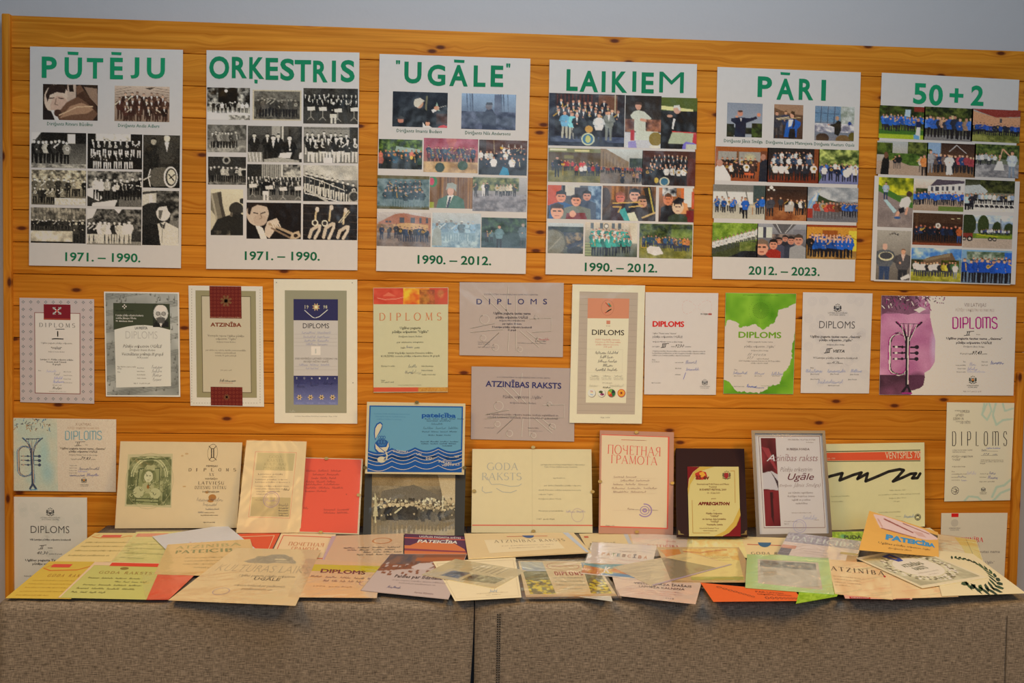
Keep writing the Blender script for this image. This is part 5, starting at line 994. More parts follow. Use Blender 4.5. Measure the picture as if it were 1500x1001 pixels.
c = C_(q, (150, 146, 140), (90, 84, 80), seed=67); c.r_(0, 0, 1, .3, (140, 136, 130)).l([(.3, 0), (.3, .3)], .01, (90, 88, 84)).l([(.8, 0), (.82, .3)], .01, (90, 88, 84)).r_(0, .3, 1, 1, (96, 92, 90)).e(.52, .2, .13, .16, (206, 196, 176)).e(.52, .2, .06, .08, (120, 104, 80)).e(.52, .2, .035, .05, (90, 76, 56)).person(.24, 1.05, .78, (90, 96, 106), (46, 60, 90), (196, 150, 135), (190, 150, 135), wd=1.4).ring if False else None
c.person(.24, 1.05, .78, (80, 84, 92), (46, 60, 90), (196, 150, 135), (190, 150, 135), wd=1.4).e(.28, .52, .14, .09, (190, 180, 150)).e(.28, .51, .115, .07, (60, 60, 66)).person(.78, 1.08, .72, (72, 70, 74), (40, 40, 46), (196, 140, 115), (110, 80, 60), shirt=(190, 160, 150), wd=1.3).p([(.72, .95), (.96, .86), (1, .94), (.76, 1)], (220, 220, 222)).grain(6); s.picture(q, c.a, layer=2)
for i, ch in enumerate('UGĀLE'): s.text(ch, 1302.6+i*2.9, 1305.2+i*2.9, 343.2+[1.6, .4, 0, .6, 2][i], 2.8, (30, 30, 34), layer=4, part='horn_lettering', wt=.03)
q = (1338, 311.5, 1409, 360.8)
c = C_(q, (46, 30, 22), (52, 30, 20), seed=68); c.r_(0, 0, 1, .3, (60, 40, 28)).r_(.05, .0, .1, 1, (70, 46, 30)).r_(.76, .14, .82, .17, (230, 180, 140)).r_(.88, .12, .94, .15, (230, 180, 140)).r_(0, .92, 1, 1, (110, 56, 36)).crowd([(.86, .48, .02, 1, 11)], [(24, 28, 44), (30, 44, 80), (18, 18, 22)], legs=(18, 18, 24), skin=(190, 110, 90), pi=.3).e(.5, .38, .08, .08, (190, 180, 176)).e(.5, .38, .03, .04, (110, 96, 90)).person(.93, .9, .52, (160, 80, 40), (40, 60, 110), (190, 120, 95), (40, 26, 20)).grain(7); s.picture(q, c.a, layer=2)
q = (1411.7, 314.3, 1482, 365)
c = C_(q, (110, 140, 176), (150, 136, 124), seed=69); c.n(0, 0, 1, .25, (110, 136, 170), (190, 196, 206), 4).e(.1, .3, .22, .34, (36, 46, 22)).e(.4, .32, .16, .32, (44, 56, 26)).e(.68, .4, .13, .22, (40, 52, 26)).e(.92, .42, .14, .2, (40, 52, 26)).l([(.75, .1), (.76, .5)], .015, (90, 90, 96)).r_(0, .55, 1, .7, (84, 110, 40)).r_(0, .7, 1, 1, (160, 146, 136)).crowd([(.6, .18, .35, .95, 14)], [(60, 70, 120), (200, 204, 210)], skin=(190, 140, 115), pi=0).r_(.26, .6, .98, .68, (110, 126, 34)).l([(.28, .58), (.7, .64)], .02, (190, 180, 40)).r_(0, .55, .2, .7, (110, 44, 36))
for x, r in ((.03, .06), (.14, .08), (.55, .06), (.64, .06)): c.e(x, .72, r, r, (30, 28, 30)).e(x, .72, r*.5, r*.5, (170, 160, 150))
c.grain(7); s.picture(q, c.a, layer=2)
q = (1335.5, 362.8, 1407, 413.5)
c = C_(q, (70, 120, 190), (130, 126, 50), seed=70); c.n(0, 0, 1, .32, (60, 110, 180), (196, 210, 226), 4).p([(.2, .36), (.4, .25), (.8, .12), (.9, .4), (.95, .65), (.2, .65)], (96, 78, 60)).p([(.24, .34), (.78, .13), (.76, .24), (.3, .38)], (120, 106, 84)).n(.6, .35, .95, .7, (40, 44, 16), (90, 90, 30), 8).n(0, .35, .24, .65, (24, 28, 16), (60, 60, 40), 7).n(0, .72, 1, 1, (110, 110, 30), (160, 156, 60), 8).crowd([(.84, .44, .05, .92, 14)], [(226, 228, 230), (40, 40, 44), (60, 100, 60), (190, 170, 60)], legs=(50, 50, 60), skin=(205, 150, 120), pi=0).person(.88, .9, .46, (222, 222, 226), (120, 130, 150), (205, 150, 120), (60, 44, 34)).grain(7); s.picture(q, c.a, layer=2)
q = (1409.3, 365.7, 1480.5, 416.3)
c = C_(q, (110, 150, 190), (90, 106, 130), seed=71); c.n(.1, .05, .9, .3, (60, 80, 60), (150, 160, 150), 8).r_(.85, .05, 1, .4, (40, 90, 180)).crowd([(.66, .46, .2, 1, 10)], [(40, 84, 170), (34, 76, 160)], legs=(26, 26, 34), skin=(205, 150, 125), pi=.8).crowd([(.98, .72, .02, 1, 9)], [(30, 80, 190), (28, 72, 176)], legs=(24, 22, 28), skin=(205, 150, 125), pi=.4).grain(7); s.picture(q, c.a, layer=2)
s.done()
# ---------------------------------------------------------------- diplomas pinned to the boards
GW = 'framed and laminated diplomas on the boards'
K1 = (40, 36, 36)
def xf(ox, oy, k):
    """crop coordinates to photograph coordinates"""
    return lambda *v: [(ox+a/k if i % 2 == 0 else oy+a/k) for i, a in enumerate(v)]
def sig(s, x, y, w_, h_, col=(84, 92, 150), seed=1, wd=.45): s.scrawl(x, x+w_, y, h_, col, seed, wd, words=1, part='signature')
def coat(s, cx, cy, r, col=(70, 70, 72), part='coat_of_arms'):
    """small state coat of arms: shield, two supporters, star arc, ribbon"""
    s.poly([(cx-r*.4, cy-r*.5), (cx+r*.4, cy-r*.5), (cx+r*.4, cy+r*.3), (cx, cy+r*.7), (cx-r*.4, cy+r*.3)], col, 3, part)
    s.poly([(cx-r*.28, cy-r*.38), (cx+r*.28, cy-r*.38), (cx+r*.28, cy-r*.02), (cx-r*.28, cy-r*.02)], (190, 184, 178), 4, part)
    for g in (-1, 1):
        s.poly([(cx+g*r*.5, cy+r*.5), (cx+g*r*.95, cy+r*.2), (cx+g*r*.9, cy-r*.5), (cx+g*r*.62, cy-r*.62), (cx+g*r*.5, cy-r*.2)], col, 3, part)
        s.poly([(cx+g*r*.1, cy+r*.75), (cx+g*r*.9, cy+r*.45), (cx+g*r*.95, cy+r*.62), (cx+g*r*.1, cy+r*.95)], col, 3, part)
    for t in (-40, 0, 40): s.oval(cx+r*.55*math.sin(math.radians(t)), cy-r*.35-r*.6*math.cos(math.radians(t)), r*.13, r*.13, col, 3, part, 6)

# 1 geometric-bordered diploma
X = xf(0, 400, 4.55)
s = Sheet('diploma', 'diploma with a grey diamond-patterned border and a small dark red emblem panel', 'diploma', [(28.6, 436.3), (137.8, 438.4), (138, 591.6), (29.6, 589.4)], (176, 158, 152), ('wall', .003), GW)
for r in range(14):
    for c in range(10):
        if 1 < c < 8 and 0 < r < 13: continue
        cx, cy = 34+c*11, 442.4+r*10.9+c*.1
        for dx, dy in ((0, -1.5), (1.5, 0), (0, 1.5), (-1.5, 0)):
            s.poly([(cx+dx-1.05, cy+dy), (cx+dx, cy+dy-1.05), (cx+dx+1.05, cy+dy), (cx+dx, cy+dy+1.05)], (112, 112, 110), 1, 'diamond_border')
s.rect(50.3, 457.6, 117.8, 577.8, (122, 66, 62), 1).rect(51.3, 458.6, 116.8, 576.8, (214, 198, 180), 2)
s.rect(64, 445.8, 103.3, 469.2, (112, 22, 32), 3).rect(64, 466.3, 103.3, 469, (150, 60, 44), 4)
for a in (-1, 1): s.line([(77.5, 455.5-5*a), (89.5, 455.5+5*a)], 1.6, (182, 178, 170), 4, 'emblem').line([(83.5-5.6, 455.5-2.5*a), (83.5-2.5, 455.5-5.2*a)], 1, (182, 178, 170), 4, 'emblem').line([(83.5+5.6, 455.5-2.5*a), (83.5+2.5, 455.5-5.2*a)], 1, (182, 178, 170), 4, 'emblem')
s.oval(83.5, 455.5, 1.6, 1.6, (190, 70, 50), 5, n=8)
s.text('DIPLOMS', 57.6, 110, 479, 5.8, (120, 112, 104), font='serif', ser=dict(thick=.075, thin=.03, space=.42), part='title')
s.line([(81.3, 482.4), (94.5, 482.4)], .9, K1).line([(84.5, 485.3), (84.6, 493.4)], 1.7, K1, part='handwriting').line([(76, 497), (80, 496.4), (93, 496.9)], 1.5, K1, part='handwriting')
s.text('Ugāles pagasta pūtēju orķestrim', 60.4, 105.5, 503.6, 2.3, (70, 62, 58)).text('"UGĀLE"', 74.7, 90.5, 511.6, 3.0, K1, wt=.02).text('diriģents Imants Budavs', 70.5, 94.5, 516.2, 1.8, (90, 82, 76))
s.text('Latvijas 11. Pūtēju orķestru svētku', 59, 107, 527.8, 2.4, K1, wt=.01).text('Novadu skatē Tukumā', 68, 97, 531.4, 2.3, K1, wt=.01).text('III grupā', 77, 88.5, 535, 2.4, K1, wt=.01)
s.text('Žūrija', 56, 60, 543.8, 1.4, K1)
for i in range(4): s.text(['Jānis Puriņš', 'Guntis Kumačevs', 'Aivars Meija', 'Jānis Erenštreits'][i], 93, 104+i % 2*2, 545.5+i*5.3, 1.5, (80, 74, 70))
sig(s, 68, 545.5, 14, 4.6, (140, 140, 190), 1, .35); sig(s, 79, 550, 8, 5, (70, 70, 90), 2, .35); sig(s, 79, 556, 12, 5, (96, 100, 170), 3, .4); sig(s, 78, 561, 15, 5, (96, 100, 170), 4, .45); sig(s, 77, 570.5, 13, 4.6, K1, 5, .5)
s.text('2005. gada 7. maijā', 77, 90, 565, 1.3, K1).text('Rakstniecības, teātra un mūzikas muzejs', 72, 97, 574, 1.2, (120, 112, 104)); s.done()

# 2 laureate diploma with portrait
X = xf(140, 400, 4.55)
s = Sheet('diploma', 'diploma with a sheet-music border and a bald bearded man on a dark green band', 'diploma', [(152.3, 427.3), (262.3, 428.6), (264.2, 581.6), (155.2, 581)], (206, 200, 190), ('wall', .003), GW)
c = Cv(106, 149, (142, 140, 132), seed=90); c.n(0, 0, 1, 1, (126, 124, 116), (168, 164, 154), 3)
for i in range(7):
    for j in range(5): c.l([(-.05, .02+i*.16+j*.012), (1.05, -.1+i*.16+j*.012)], .005, (104, 102, 94))
for i in range(130): x, y = c.rr.random(), c.rr.random(); c.e(x, y, .009, .007, (96, 94, 86)).l([(x+.01, y), (x+.012, y-.035)], .004, (96, 94, 86))
s.picture([(154.3, 429.4), (260.3, 430.6), (262, 579.2), (157, 579)], c.a, 'music_border', 1, M_INK)
s.poly([(166.5, 444.5), (248.7, 445), (250.5, 566), (170, 568)], (204, 197, 188), 2)
pts = [(165.8, 444), (248.6, 445.2), (249.4, 483.5)]+[(249.4-83*t, 483.5-7.2*math.sin(PI*t)) for t in (.15, .3, .45, .6, .75, .9, 1)]
s.poly(pts, (58, 62, 44), 3, 'title_band')
c = Cv(24, 33, (52, 56, 42), (40, 42, 34), seed=91); c.p([(0, 1), (.1, .8), (.35, .7), (.75, .68), (1, .8), (1, 1)], (30, 30, 28)).e(.5, .38, .33, .37, (196, 188, 176)).e(.5, .16, .26, .15, (214, 206, 194)).p([(.2, .6), (.35, .55), (.5, .52), (.65, .56), (.78, .6), (.7, .8), (.5, .86), (.32, .8)], (84, 80, 74)).e(.33, .4, .1, .09, (60, 56, 50)).e(.33, .4, .075, .065, (150, 142, 132)).e(.68, .4, .1, .09, (60, 56, 50)).e(.68, .4, .075, .065, (150, 142, 132)).l([(.5, .42), (.5, .56)], .04, (150, 140, 130)).p([(.4, .82), (.6, .82), (.5, 1)], (220, 214, 206)).grain(5)
s.picture((223.6, 446.5, 247.2, 479.5), c.a, 'portrait', 4, M_INK)
for dx, dy in ((0, -2.2), (2.2, 0), (0, 2.2), (-2.2, 0)): s.poly([(182.3+dx-1.3, 449.2+dy), (182.3+dx, 447.9+dy), (182.3+dx+1.3, 449.2+dy), (182.3+dx, 450.5+dy)], (214, 210, 196), 4, 'emblem')
s.scrawl(169.5, 196, 456, 2.4, (130, 130, 110), 8, .3, 4)
LT = (206, 202, 186)
s.text('I Latvijas pūtēju orķestru konkursa', 169.5, 210, 463.3, 2.8, LT, wt=.01, layer=5).text('veltīta Jāzepa Vītola', 169.5, 199.5, 467.4, 2.6, LT, wt=.01, layer=5).text('90. dzimšanas dienai', 169.5, 194.5, 471.6, 2.6, LT, wt=.01, layer=5)
s.text('LAUREĀTA', 197.7, 216, 482.6, 3.9, (78, 76, 70), wt=.02, part='title', layer=5).text('DIPLOMS', 184, 230.7, 496, 10.6, (172, 164, 154), wt=-.012, part='title')
s.text('Pūtēju orķestrim UGĀLE', 180.2, 237.5, 509.4, 4.3, (52, 48, 46), shear=.35).text('Diriģents Imants Budavs', 190, 227.7, 514.2, 2.8, (84, 78, 72), shear=.35).text('Veicināšanas prēmija III grupā', 178.8, 239.4, 520.8, 4.2, (52, 48, 46), shear=.35).text('34,8 punkti', 200.2, 217.5, 525.3, 2.8, (110, 104, 98), shear=.35)
s.text('Rīga, Rēzekne, Jelgava, Liepāja', 172, 199, 538.2, 1.6, K1).text('žūrija', 172, 178, 541, 1.5, K1).text('Žūrija', 172, 176, 546, 1.5, K1)
for i in range(4): s.text(['Aivars Broks', 'Raitis Ašmanis', 'Haralds Bārzdiņš', 'Gunārs Ordelovskis'][i], 200.8, 211+i, 540+i*5, 1.6, K1)
for i in range(4): sig(s, 222+i*.6, 540+i*6, 15-i, 6, (64, 62, 70), 12+i, .4)
s.text('Rīgā, 17. - 19. aprīlī, 2009. gadā', 196, 219.5, 562.6, 1.6, K1); s.done()

# 3 atziniba with red bands
s = Sheet('certificate', 'ATZINĪBA certificate with dark red patterned bands at top and foot', 'certificate', [(276, 418.4), (384.6, 419.8), (386.8, 596.2), (279, 594.6)], (212, 200, 182), ('wall', .003), GW)
for i in range(42): s.rect(280.5, 423+i*4.02, 281.2, 425+i*4.02, (150, 140, 126), 1, 'dotted_border').rect(380.6, 424+i*4.02, 381.3, 426+i*4.02, (150, 140, 126), 1, 'dotted_border')
for i in range(24): s.rect(283+i*4, 590.5, 285+i*4, 591.1, (150, 140, 126), 1, 'dotted_border')
s.poly([(286.3, 425.5), (374.7, 426.6), (376.2, 583), (288.3, 582.4)], (146, 134, 98), 1).poly([(294.7, 433.2), (367.3, 434.2), (368.6, 576), (296.5, 575.4)], (100, 88, 60), 2).poly([(295.7, 434.2), (366.3, 435.2), (367.6, 575), (297.5, 574.4)], (192, 176, 148), 3)
def weave(x0, y0, x1, y1):
    s.rect(x0, y0, x1, y1, (98, 24, 20), 4, 'woven_band')
    nx, ny = int((x1-x0)/5), int((y1-y0)/5)
    for i in range(nx):
        for j in range(ny):
            cx, cy = x0+(i+.5)*(x1-x0)/nx, y0+(j+.5)*(y1-y0)/ny; s.ring(cx, cy, 1.7, 1.7, .55, (138, 58, 36), 5, 'woven_band', 8)
weave(306.8, 419.2, 354, 467); weave(308.5, 566.8, 355.4, 594.8)
for a in range(8): s.line([(331, 441), (331+8.5*math.cos(a*PI/4+.39), 441+8.5*math.sin(a*PI/4+.39))], 3, (116, 76, 44), 6, 'emblem')
for a in range(8): s.line([(332, 582), (332+4.5*math.cos(a*PI/4+.39), 582+4.5*math.sin(a*PI/4+.39))], 1.8, (112, 66, 40), 6, 'emblem')
s.text('SALACGRĪVAS PAŠVALDĪBA', 308.5, 352.5, 465.8, 1.4, (190, 150, 120), layer=7)
s.text('ATZINĪBA', 308.2, 353.6, 478.6, 5.8, (120, 52, 26), wt=.035, part='title', layer=4)
B = (96, 82, 66)
s.text('Ventspils rajona Ugāles pūtēju', 304, 357.2, 493.2, 3.0, B, layer=4).text('orķestrim "Ugāle"', 316, 346.5, 497.9, 3.0, B, layer=4).text('diriģents Imants Budavs', 317, 345, 502, 2, B, layer=4)
s.text('par aktīvu un radošu darbību instrumentālās', 301.5, 360, 514, 2.2, B, layer=4).text('mūzikas popularizēšanā', 315, 345, 518, 2.2, B, layer=4).text('novada 35 gadu jubilejā', 315.5, 345.8, 522, 2.2, B, layer=4).text('2006. gada 1. aprīlī', 323, 339.5, 543.2, 1.7, B, layer=4)
sig(s, 322, 559.5, 23, 5, (70, 66, 130), 21, .6); s.line([(321, 561), (341, 561.4)], .5, (180, 110, 90), 5); s.cover(off=.0022); s.done()

# 4 tall 1998 diploma
s = Sheet('diploma', 'tall cream diploma with a navy top panel dated 1998, grey-green mount and gold stars', 'diploma', [(401, 409), (523.4, 409.7), (523.3, 621), (402, 620)], (222, 208, 182), ('wall', .003), GW)
s.poly([(417.2, 425.4), (507.8, 426), (507.7, 605.4), (418, 605.2)], (150, 142, 114), 1).poly([(430, 438.3), (495, 438.6), (495, 593.4), (430.3, 593)], (196, 184, 172), 2)
s.poly([(430, 438.3), (495, 438.6), (495, 469.8), (430, 469.4)], (46, 44, 82), 3, 'navy_panel')
c = Cv(65, 43, (50, 50, 92), (122, 124, 164), seed=92); c.n(0, 0, 1, .3, (44, 44, 86), (60, 60, 100), 5, al=.5).grain(4); s.picture([(430.2, 550.6), (495, 550.8), (495, 593.4), (430.3, 593)], c.a, 'starry_panel', 3, M_INK)
for a in range(16): s.line([(463, 450), (463+(5.6 if a % 2 else 4.2)*math.cos(a*PI/8), 450+(5.6 if a % 2 else 4.2)*math.sin(a*PI/8))], .8, (226, 196, 130) if a % 4 else (200, 90, 70), 5, 'emblem')
s.oval(463, 450, 2.2, 2.2, (240, 220, 160), 6)
s.text('19', 446.5, 452, 452.6, 5.4, (210, 198, 160), wt=.0, layer=5, part='year').text('98', 473.5, 479.5, 452.6, 5.4, (210, 198, 160), wt=0, layer=5, part='year')
s.line([(446, 454.5), (452, 460), (458, 465), (461, 466)], 1.2, (196, 190, 180), 5).line([(462, 466), (468, 464), (474, 459), (480, 454)], 1.2, (196, 190, 180), 5)
s.text('DIPLOMS', 443.6, 482, 481, 7.2, (66, 58, 58), wt=.006, part='title')
for i, y in enumerate((489, 495, 500.5, 506)): s.scrawl(442+i*2, 484-i*1.5, y, 4, (130, 130, 160), 30+i, .35, 2); s.line([(431, y+.8), (494, y+1)], .25, (150, 140, 134), 3, 'ruled_line')
s.rect(455.8, 507.4, 469.5, 520.5, (224, 214, 192), 4, 'grade_box').text('I', 461.5, 463.5, 518, 7, (190, 184, 170), layer=5)
s.text('XXII VISPĀRĒJO LATVIEŠU DZIESMU UN', 432, 494, 526.8, 2.6, (74, 66, 66)).text('XII DEJU SVĒTKU SKATĒ', 444.5, 481.2, 531.2, 2.6, (74, 66, 66))
s.scrawl(438, 482, 535.8, 3.4, (130, 130, 160), 35, .35, 3).scrawl(448, 466, 541, 3, (130, 130, 160), 36, .35, 3)
for y in (537, 542): s.line([(431, y), (494, y)], .25, (150, 140, 134), 3, 'ruled_line')
for i, ch in enumerate('ŽŪRIJA'): s.text(ch, 433.5+i*11.2, 435.7+i*11.2, 555.6, 2.4, (200, 196, 200), layer=5)
for i in range(3): sig(s, 434+i*20, 568-i*2, 12, 6, (170, 170, 196), 37+i, .35)
for i in range(4):
    cx, cy = 438.6+i*16.2, 582.3
    for a in range(3): s.line([(cx-3.9*math.cos(a*PI/3), cy-3.9*math.sin(a*PI/3)), (cx+3.9*math.cos(a*PI/3), cy+3.9*math.sin(a*PI/3))], 1.5, (214, 178, 116), 5, 'star')
    s.text('RĪGA LATVIJA', 433.6+i*16.2, 443+i*16.2, 591.4, 1.3, (170, 168, 190), layer=5)
s.text('Latvijas Republikas Kultūras ministrija  Rīga 1998', 432, 494, 610.6, 1.6, (150, 140, 126)); sig(s, 424, 604, 8, 4, (190, 184, 160), 44, .35)
s.cover(off=.0022)
for x, y in ((405, 414), (516, 414.5), (517, 561)): s.oval(x, y, .9, .9, (150, 142, 130), 4, 'pin_hole', 6)
s.done()

# 5 fiery-banded diploma
s = Sheet('diploma', 'pale green DIPLOMS with a fiery orange band along its top edge', 'diploma', [(546.8, 421.8), (656.6, 421.4), (656, 574.6), (547.2, 575.4)], (204, 194, 154), ('wall', .003), GW)
c = Cv(109, 25, (206, 70, 44), (196, 84, 60), seed=93); c.n(.35, 0, .75, 1, (214, 84, 30), (236, 186, 50), 2.2).n(0, 0, .4, 1, (200, 64, 44), (214, 84, 60), 2).n(.62, .1, .82, 1, (120, 60, 36), (200, 120, 60), 5, al=.7).e(.9, .35, .25, .32, (206, 120, 70), soft=.5)
for i in range(9): c.l([(.68+i*.02, 1), (.74+i*.02, .4), (.8+i*.03, .1)], .03, (150, 84, 40), al=.5)
c.l([(.05, .6), (.15, .7), (.3, .66), (.4, .55)], .04, (230, 150, 120)).p([(.12, .5), (.2, .25), (.3, .5)], (220, 110, 80)); s.picture([(547.2, 422.3), (656, 422), (656, 446), (547.2, 445.8)], c.a, 'fiery_band', 1, M_INK)
c = Cv(109, 6, (214, 88, 56), seed=94); c.n(.6, 0, 1, 1, (190, 120, 50), (214, 160, 70), 6); s.picture([(547.2, 567.8), (656, 567.6), (656, 574), (547.2, 574.4)], c.a, 'foot_band', 1, M_INK)
s.text('DIPLOMS', 556, 646.6, 469.6, 10.6, (206, 120, 72), font='serif', ser=dict(thick=.055, thin=.022, space=.50, ser=.10), part='title')
D = (78, 78, 58)
s.text('Ugāles pagasta', 585.8, 616.2, 482.4, 3.6, D, wt=.012).text('pūtēju orķestrim "Ugāle"', 574.6, 627.4, 488.2, 3.6, D, wt=.012).text('Diriģents Imants Budavs', 584, 618.4, 494.4, 2.5, D).text('par atzinuma sniegumu', 581.5, 620, 502.6, 2.4, D).text('(iegūti                   punkti)', 587, 614.6, 510.6, 2.2, D)
s.scrawl(595, 604, 510, 4.6, (110, 110, 120), 50, .5, 1, part='handwriting')
s.text('XXIII Vispārējo latviešu Dziesmu svētku', 568.3, 634, 518.8, 2.6, D).text('KURZEMES novada pūtēju orķestru skates III grupā', 558.3, 643.6, 523.3, 2.6, D)
s.text('Žūrijas loceklis', 558, 578.4, 537.6, 2, D).text('Ināra Eizenberga', 617.5, 634.8, 537.6, 2, D).text('Dzintra Krūmiņa', 617.5, 634, 543.8, 2, D).text('Gunārs Ordelovskis', 617.5, 638, 550, 2, D)
sig(s, 598, 539, 12, 6, (110, 110, 104), 51); sig(s, 593, 547.5, 12, 5, (90, 90, 96), 52); sig(s, 603, 548, 13, 7, (140, 136, 120), 53, .35)
s.text('Ventspils', 558.3, 564, 558.4, 1.8, D).text('2003. gada 29. martā', 558.3, 577, 561, 1.8, D).text('Latvijas Republikas Kultūras ministrija', 583, 617, 565, 1.3, (140, 134, 104))
s.cover(grow=1.2, off=.0022); s.done()

# 6, 7 grey blind-embossed pair
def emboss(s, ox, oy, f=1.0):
    """blind-embossed trumpet parts: flat pale and darker lines paint the light and shade of the relief"""
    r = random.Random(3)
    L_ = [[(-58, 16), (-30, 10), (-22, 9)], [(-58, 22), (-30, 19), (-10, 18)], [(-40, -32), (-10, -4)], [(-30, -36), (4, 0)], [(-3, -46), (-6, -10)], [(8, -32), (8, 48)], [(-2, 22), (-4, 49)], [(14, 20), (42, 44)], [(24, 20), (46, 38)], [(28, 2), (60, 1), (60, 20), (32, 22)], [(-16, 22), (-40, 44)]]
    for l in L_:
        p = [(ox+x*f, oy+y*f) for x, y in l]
        s.line(p, .9, (200, 184, 168), 1, 'embossed_pattern').line([(x-.8, y+.5) for x, y in p], .6, (150, 134, 120), 1, 'embossed_pattern')  # flat strips: lit edge painted pale, shaded edge painted darker
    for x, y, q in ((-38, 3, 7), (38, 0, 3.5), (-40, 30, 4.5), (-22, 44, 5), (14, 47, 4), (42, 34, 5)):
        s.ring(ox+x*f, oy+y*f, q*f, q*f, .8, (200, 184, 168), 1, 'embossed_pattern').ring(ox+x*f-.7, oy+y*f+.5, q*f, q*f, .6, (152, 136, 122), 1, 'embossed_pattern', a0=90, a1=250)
s = Sheet('diploma', 'beige-grey landscape DIPLOMS in widely spaced navy letters over blind-embossed shapes', 'diploma', [(673.4, 413.6), (825.8, 414.6), (824.5, 523.4), (673, 520.6)], (184, 164, 152), ('wall', .003), GW)
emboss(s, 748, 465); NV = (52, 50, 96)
s.text('KULTŪRIZGLĪTĪBAS UN NEMATERIĀLĀ MANTOJUMA VALSTS AĢENTŪRA', 709.5, 788, 432.3, 1.9, (120, 108, 108))
for ch, x0, x1 in (('D', 698, 706.2), ('I', 716.3, 717.8), ('P', 728.3, 734.6), ('L', 743.6, 749), ('O', 758.5, 767.6), ('M', 777.2, 786), ('S', 795.5, 801.3)): s.text(ch, x0, x1, 446, 8, NV, wt=.012 if ch != 'M' else 0, part='title')
for t, x0, x1, y, h, w_ in (('Ugāles pagasta tautas nama', 722.8, 777.2, 460.6, 3.5, .02), ('pūtēju orķestrim UGĀLE', 726.3, 773.2, 466.6, 3.5, .02), ('diriģents NILS ANDERSONS', 731, 769, 470.8, 2.3, 0), ('par iegūto III vietu', 736, 764, 475.6, 2.6, .02), ('II Latvijas pūtēju orķestru konkursā', 721, 779, 480.4, 2.8, .02), ('IV grupā', 744, 756, 484.8, 2.4, .02)): s.text(t, x0, x1, y, h, (70, 62, 66), wt=w_)
s.text('konkursa mākslinieciskais vadītājs', 700, 718, 502, 1.5, (110, 100, 98)).text('Jānis Puriņš', 700, 717, 504.6, 1.3, (110, 100, 98)).text('Rīgā, 2008. gada 19. aprīlī', 700, 725, 509.4, 1.4, (110, 100, 98)).text('direktore Dace Melbārde', 784, 799.5, 500.6, 1.6, (80, 74, 74)).text('Kultūrizglītības un nemateriālā mantojuma valsts aģentūra', 758.5, 800, 503.2, 1.3, (120, 108, 104))
sig(s, 789, 498.6, 15, 4, (190, 100, 96), 60, .45); s.cover(off=.0016, grow=.8)
s.done()
s = Sheet('certificate', 'beige-grey landscape ATZINĪBAS RAKSTS in navy capitals over blind-embossed shapes', 'certificate', [(690.8, 537), (842, 539.8), (841, 647.2), (689.8, 643.6)], (178, 156, 144), ('wall', .003), GW)
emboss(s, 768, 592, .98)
s.text('KULTŪRIZGLĪTĪBAS UN NEMATERIĀLĀ MANTOJUMA CENTRS', 728, 806, 553.6, 1.8, (120, 108, 108)).text('ATZINĪBAS RAKSTS', 711.2, 822.2, 566.6, 8.6, NV, wt=.022, part='title', ang=.6)
s.text('Pūtēju orķestrim „Ugāle”', 736.8, 795, 583.4, 4.2, (108, 94, 92)).text('diriģents Imants Budavs', 746.6, 785.2, 591.4, 2.6, (108, 94, 92)).text('par ieguldījumu pūtēju orķestru muzikas tradīciju saglabāšanā un', 713.6, 817.5, 608, 2.5, (92, 80, 78)).text('attīstībā kultūrvides veidošanā, sveicot kolektīvu 40 gadu jubilejā', 714, 817, 612.4, 2.5, (92, 80, 78)).text('2011. gada 15. aprīlī', 709.5, 724, 627.4, 1.6, (120, 108, 104)).text('direktore Dace Melbārde', 773.6, 789, 628, 1.7, (90, 80, 80)).text('Kultūrizglītības centrs', 773.8, 795, 632, 1.2, (130, 118, 112)); s.cover(off=.0016, grow=.8)
s.done()

# 8 tall cream song-festival diploma
s = Sheet('diploma', 'tall cream diploma with a salmon panel and four small round emblems at its foot', 'diploma', [(838.6, 416.6), (945, 418.4), (940.2, 621), (834, 619.6)], (226, 212, 180), ('wall', .0065), GW)
s.poly([(849, 427.2), (934.6, 429), (929.8, 607.4), (844.8, 606.6)], (184, 164, 144), 1)
r = random.Random(8)
for i in range(40):
    t = i/39; y0 = 428+t*178; a = 849-4*t
    if i % 2 == 0: s.line([(a+.5, y0), (a+85, y0+1.5)], .35, (158, 138, 122), 2, 'speckled_mount')
s.poly([(861.2, 437), (922, 437.6), (917, 590.8), (858, 590)], (226, 212, 180), 3).poly([(861.2, 437), (922, 437.6), (921.2, 466.8), (860.6, 466.4)], (210, 136, 102), 4, 'salmon_panel')
s.ring(890, 451, 9.4, 11.5, .4, (176, 110, 84), 5)
for i, cl in enumerate(((190, 60, 60), (226, 170, 60), (96, 150, 190), (110, 150, 70))): s.line([(887+i*1.7, 443.5+i*.4), (895+i*.8-2, 450-i*.2)], 1.3, cl, 6, 'emblem').line([(886+i*1.4, 459-i*1.2), (895+i*.3, 453.6-i*.3)], 1.1, cl, 6, 'emblem')
s.rect(888.4, 469.8, 893.8, 475, (206, 130, 100), 5, 'emblem').text('RĪGA', 888, 894, 478.4, 1.4, (150, 110, 84), layer=5)
s.text('DIPLOMS', 867, 914.2, 490.8, 7.6, (64, 52, 40), wt=.014, part='title', layer=5)
for i, (t, a, b) in enumerate((('XXIV Vispārējo latviešu', 872, 908), ('Dziesmu un XIV Deju svētku', 872, 909), ('pūtēju orķestru koncertu', 873, 906), ('2008. gadā', 884, 896))): s.text(t, a, b, 498.6+i*3.6, 2.3, (206, 132, 104), layer=5)
for i, (a, b) in enumerate(((872, 905), (879, 898), (876, 903), (883, 897), (872, 904))): s.scrawl(a, b, 518.8+i*6.2, 5, (86, 76, 66), 70+i, .55, 2 if i != 3 else 1, layer=5)
s.frame(859.5, 511.5, 911.5, 546.5, .25, (200, 186, 160), 5)
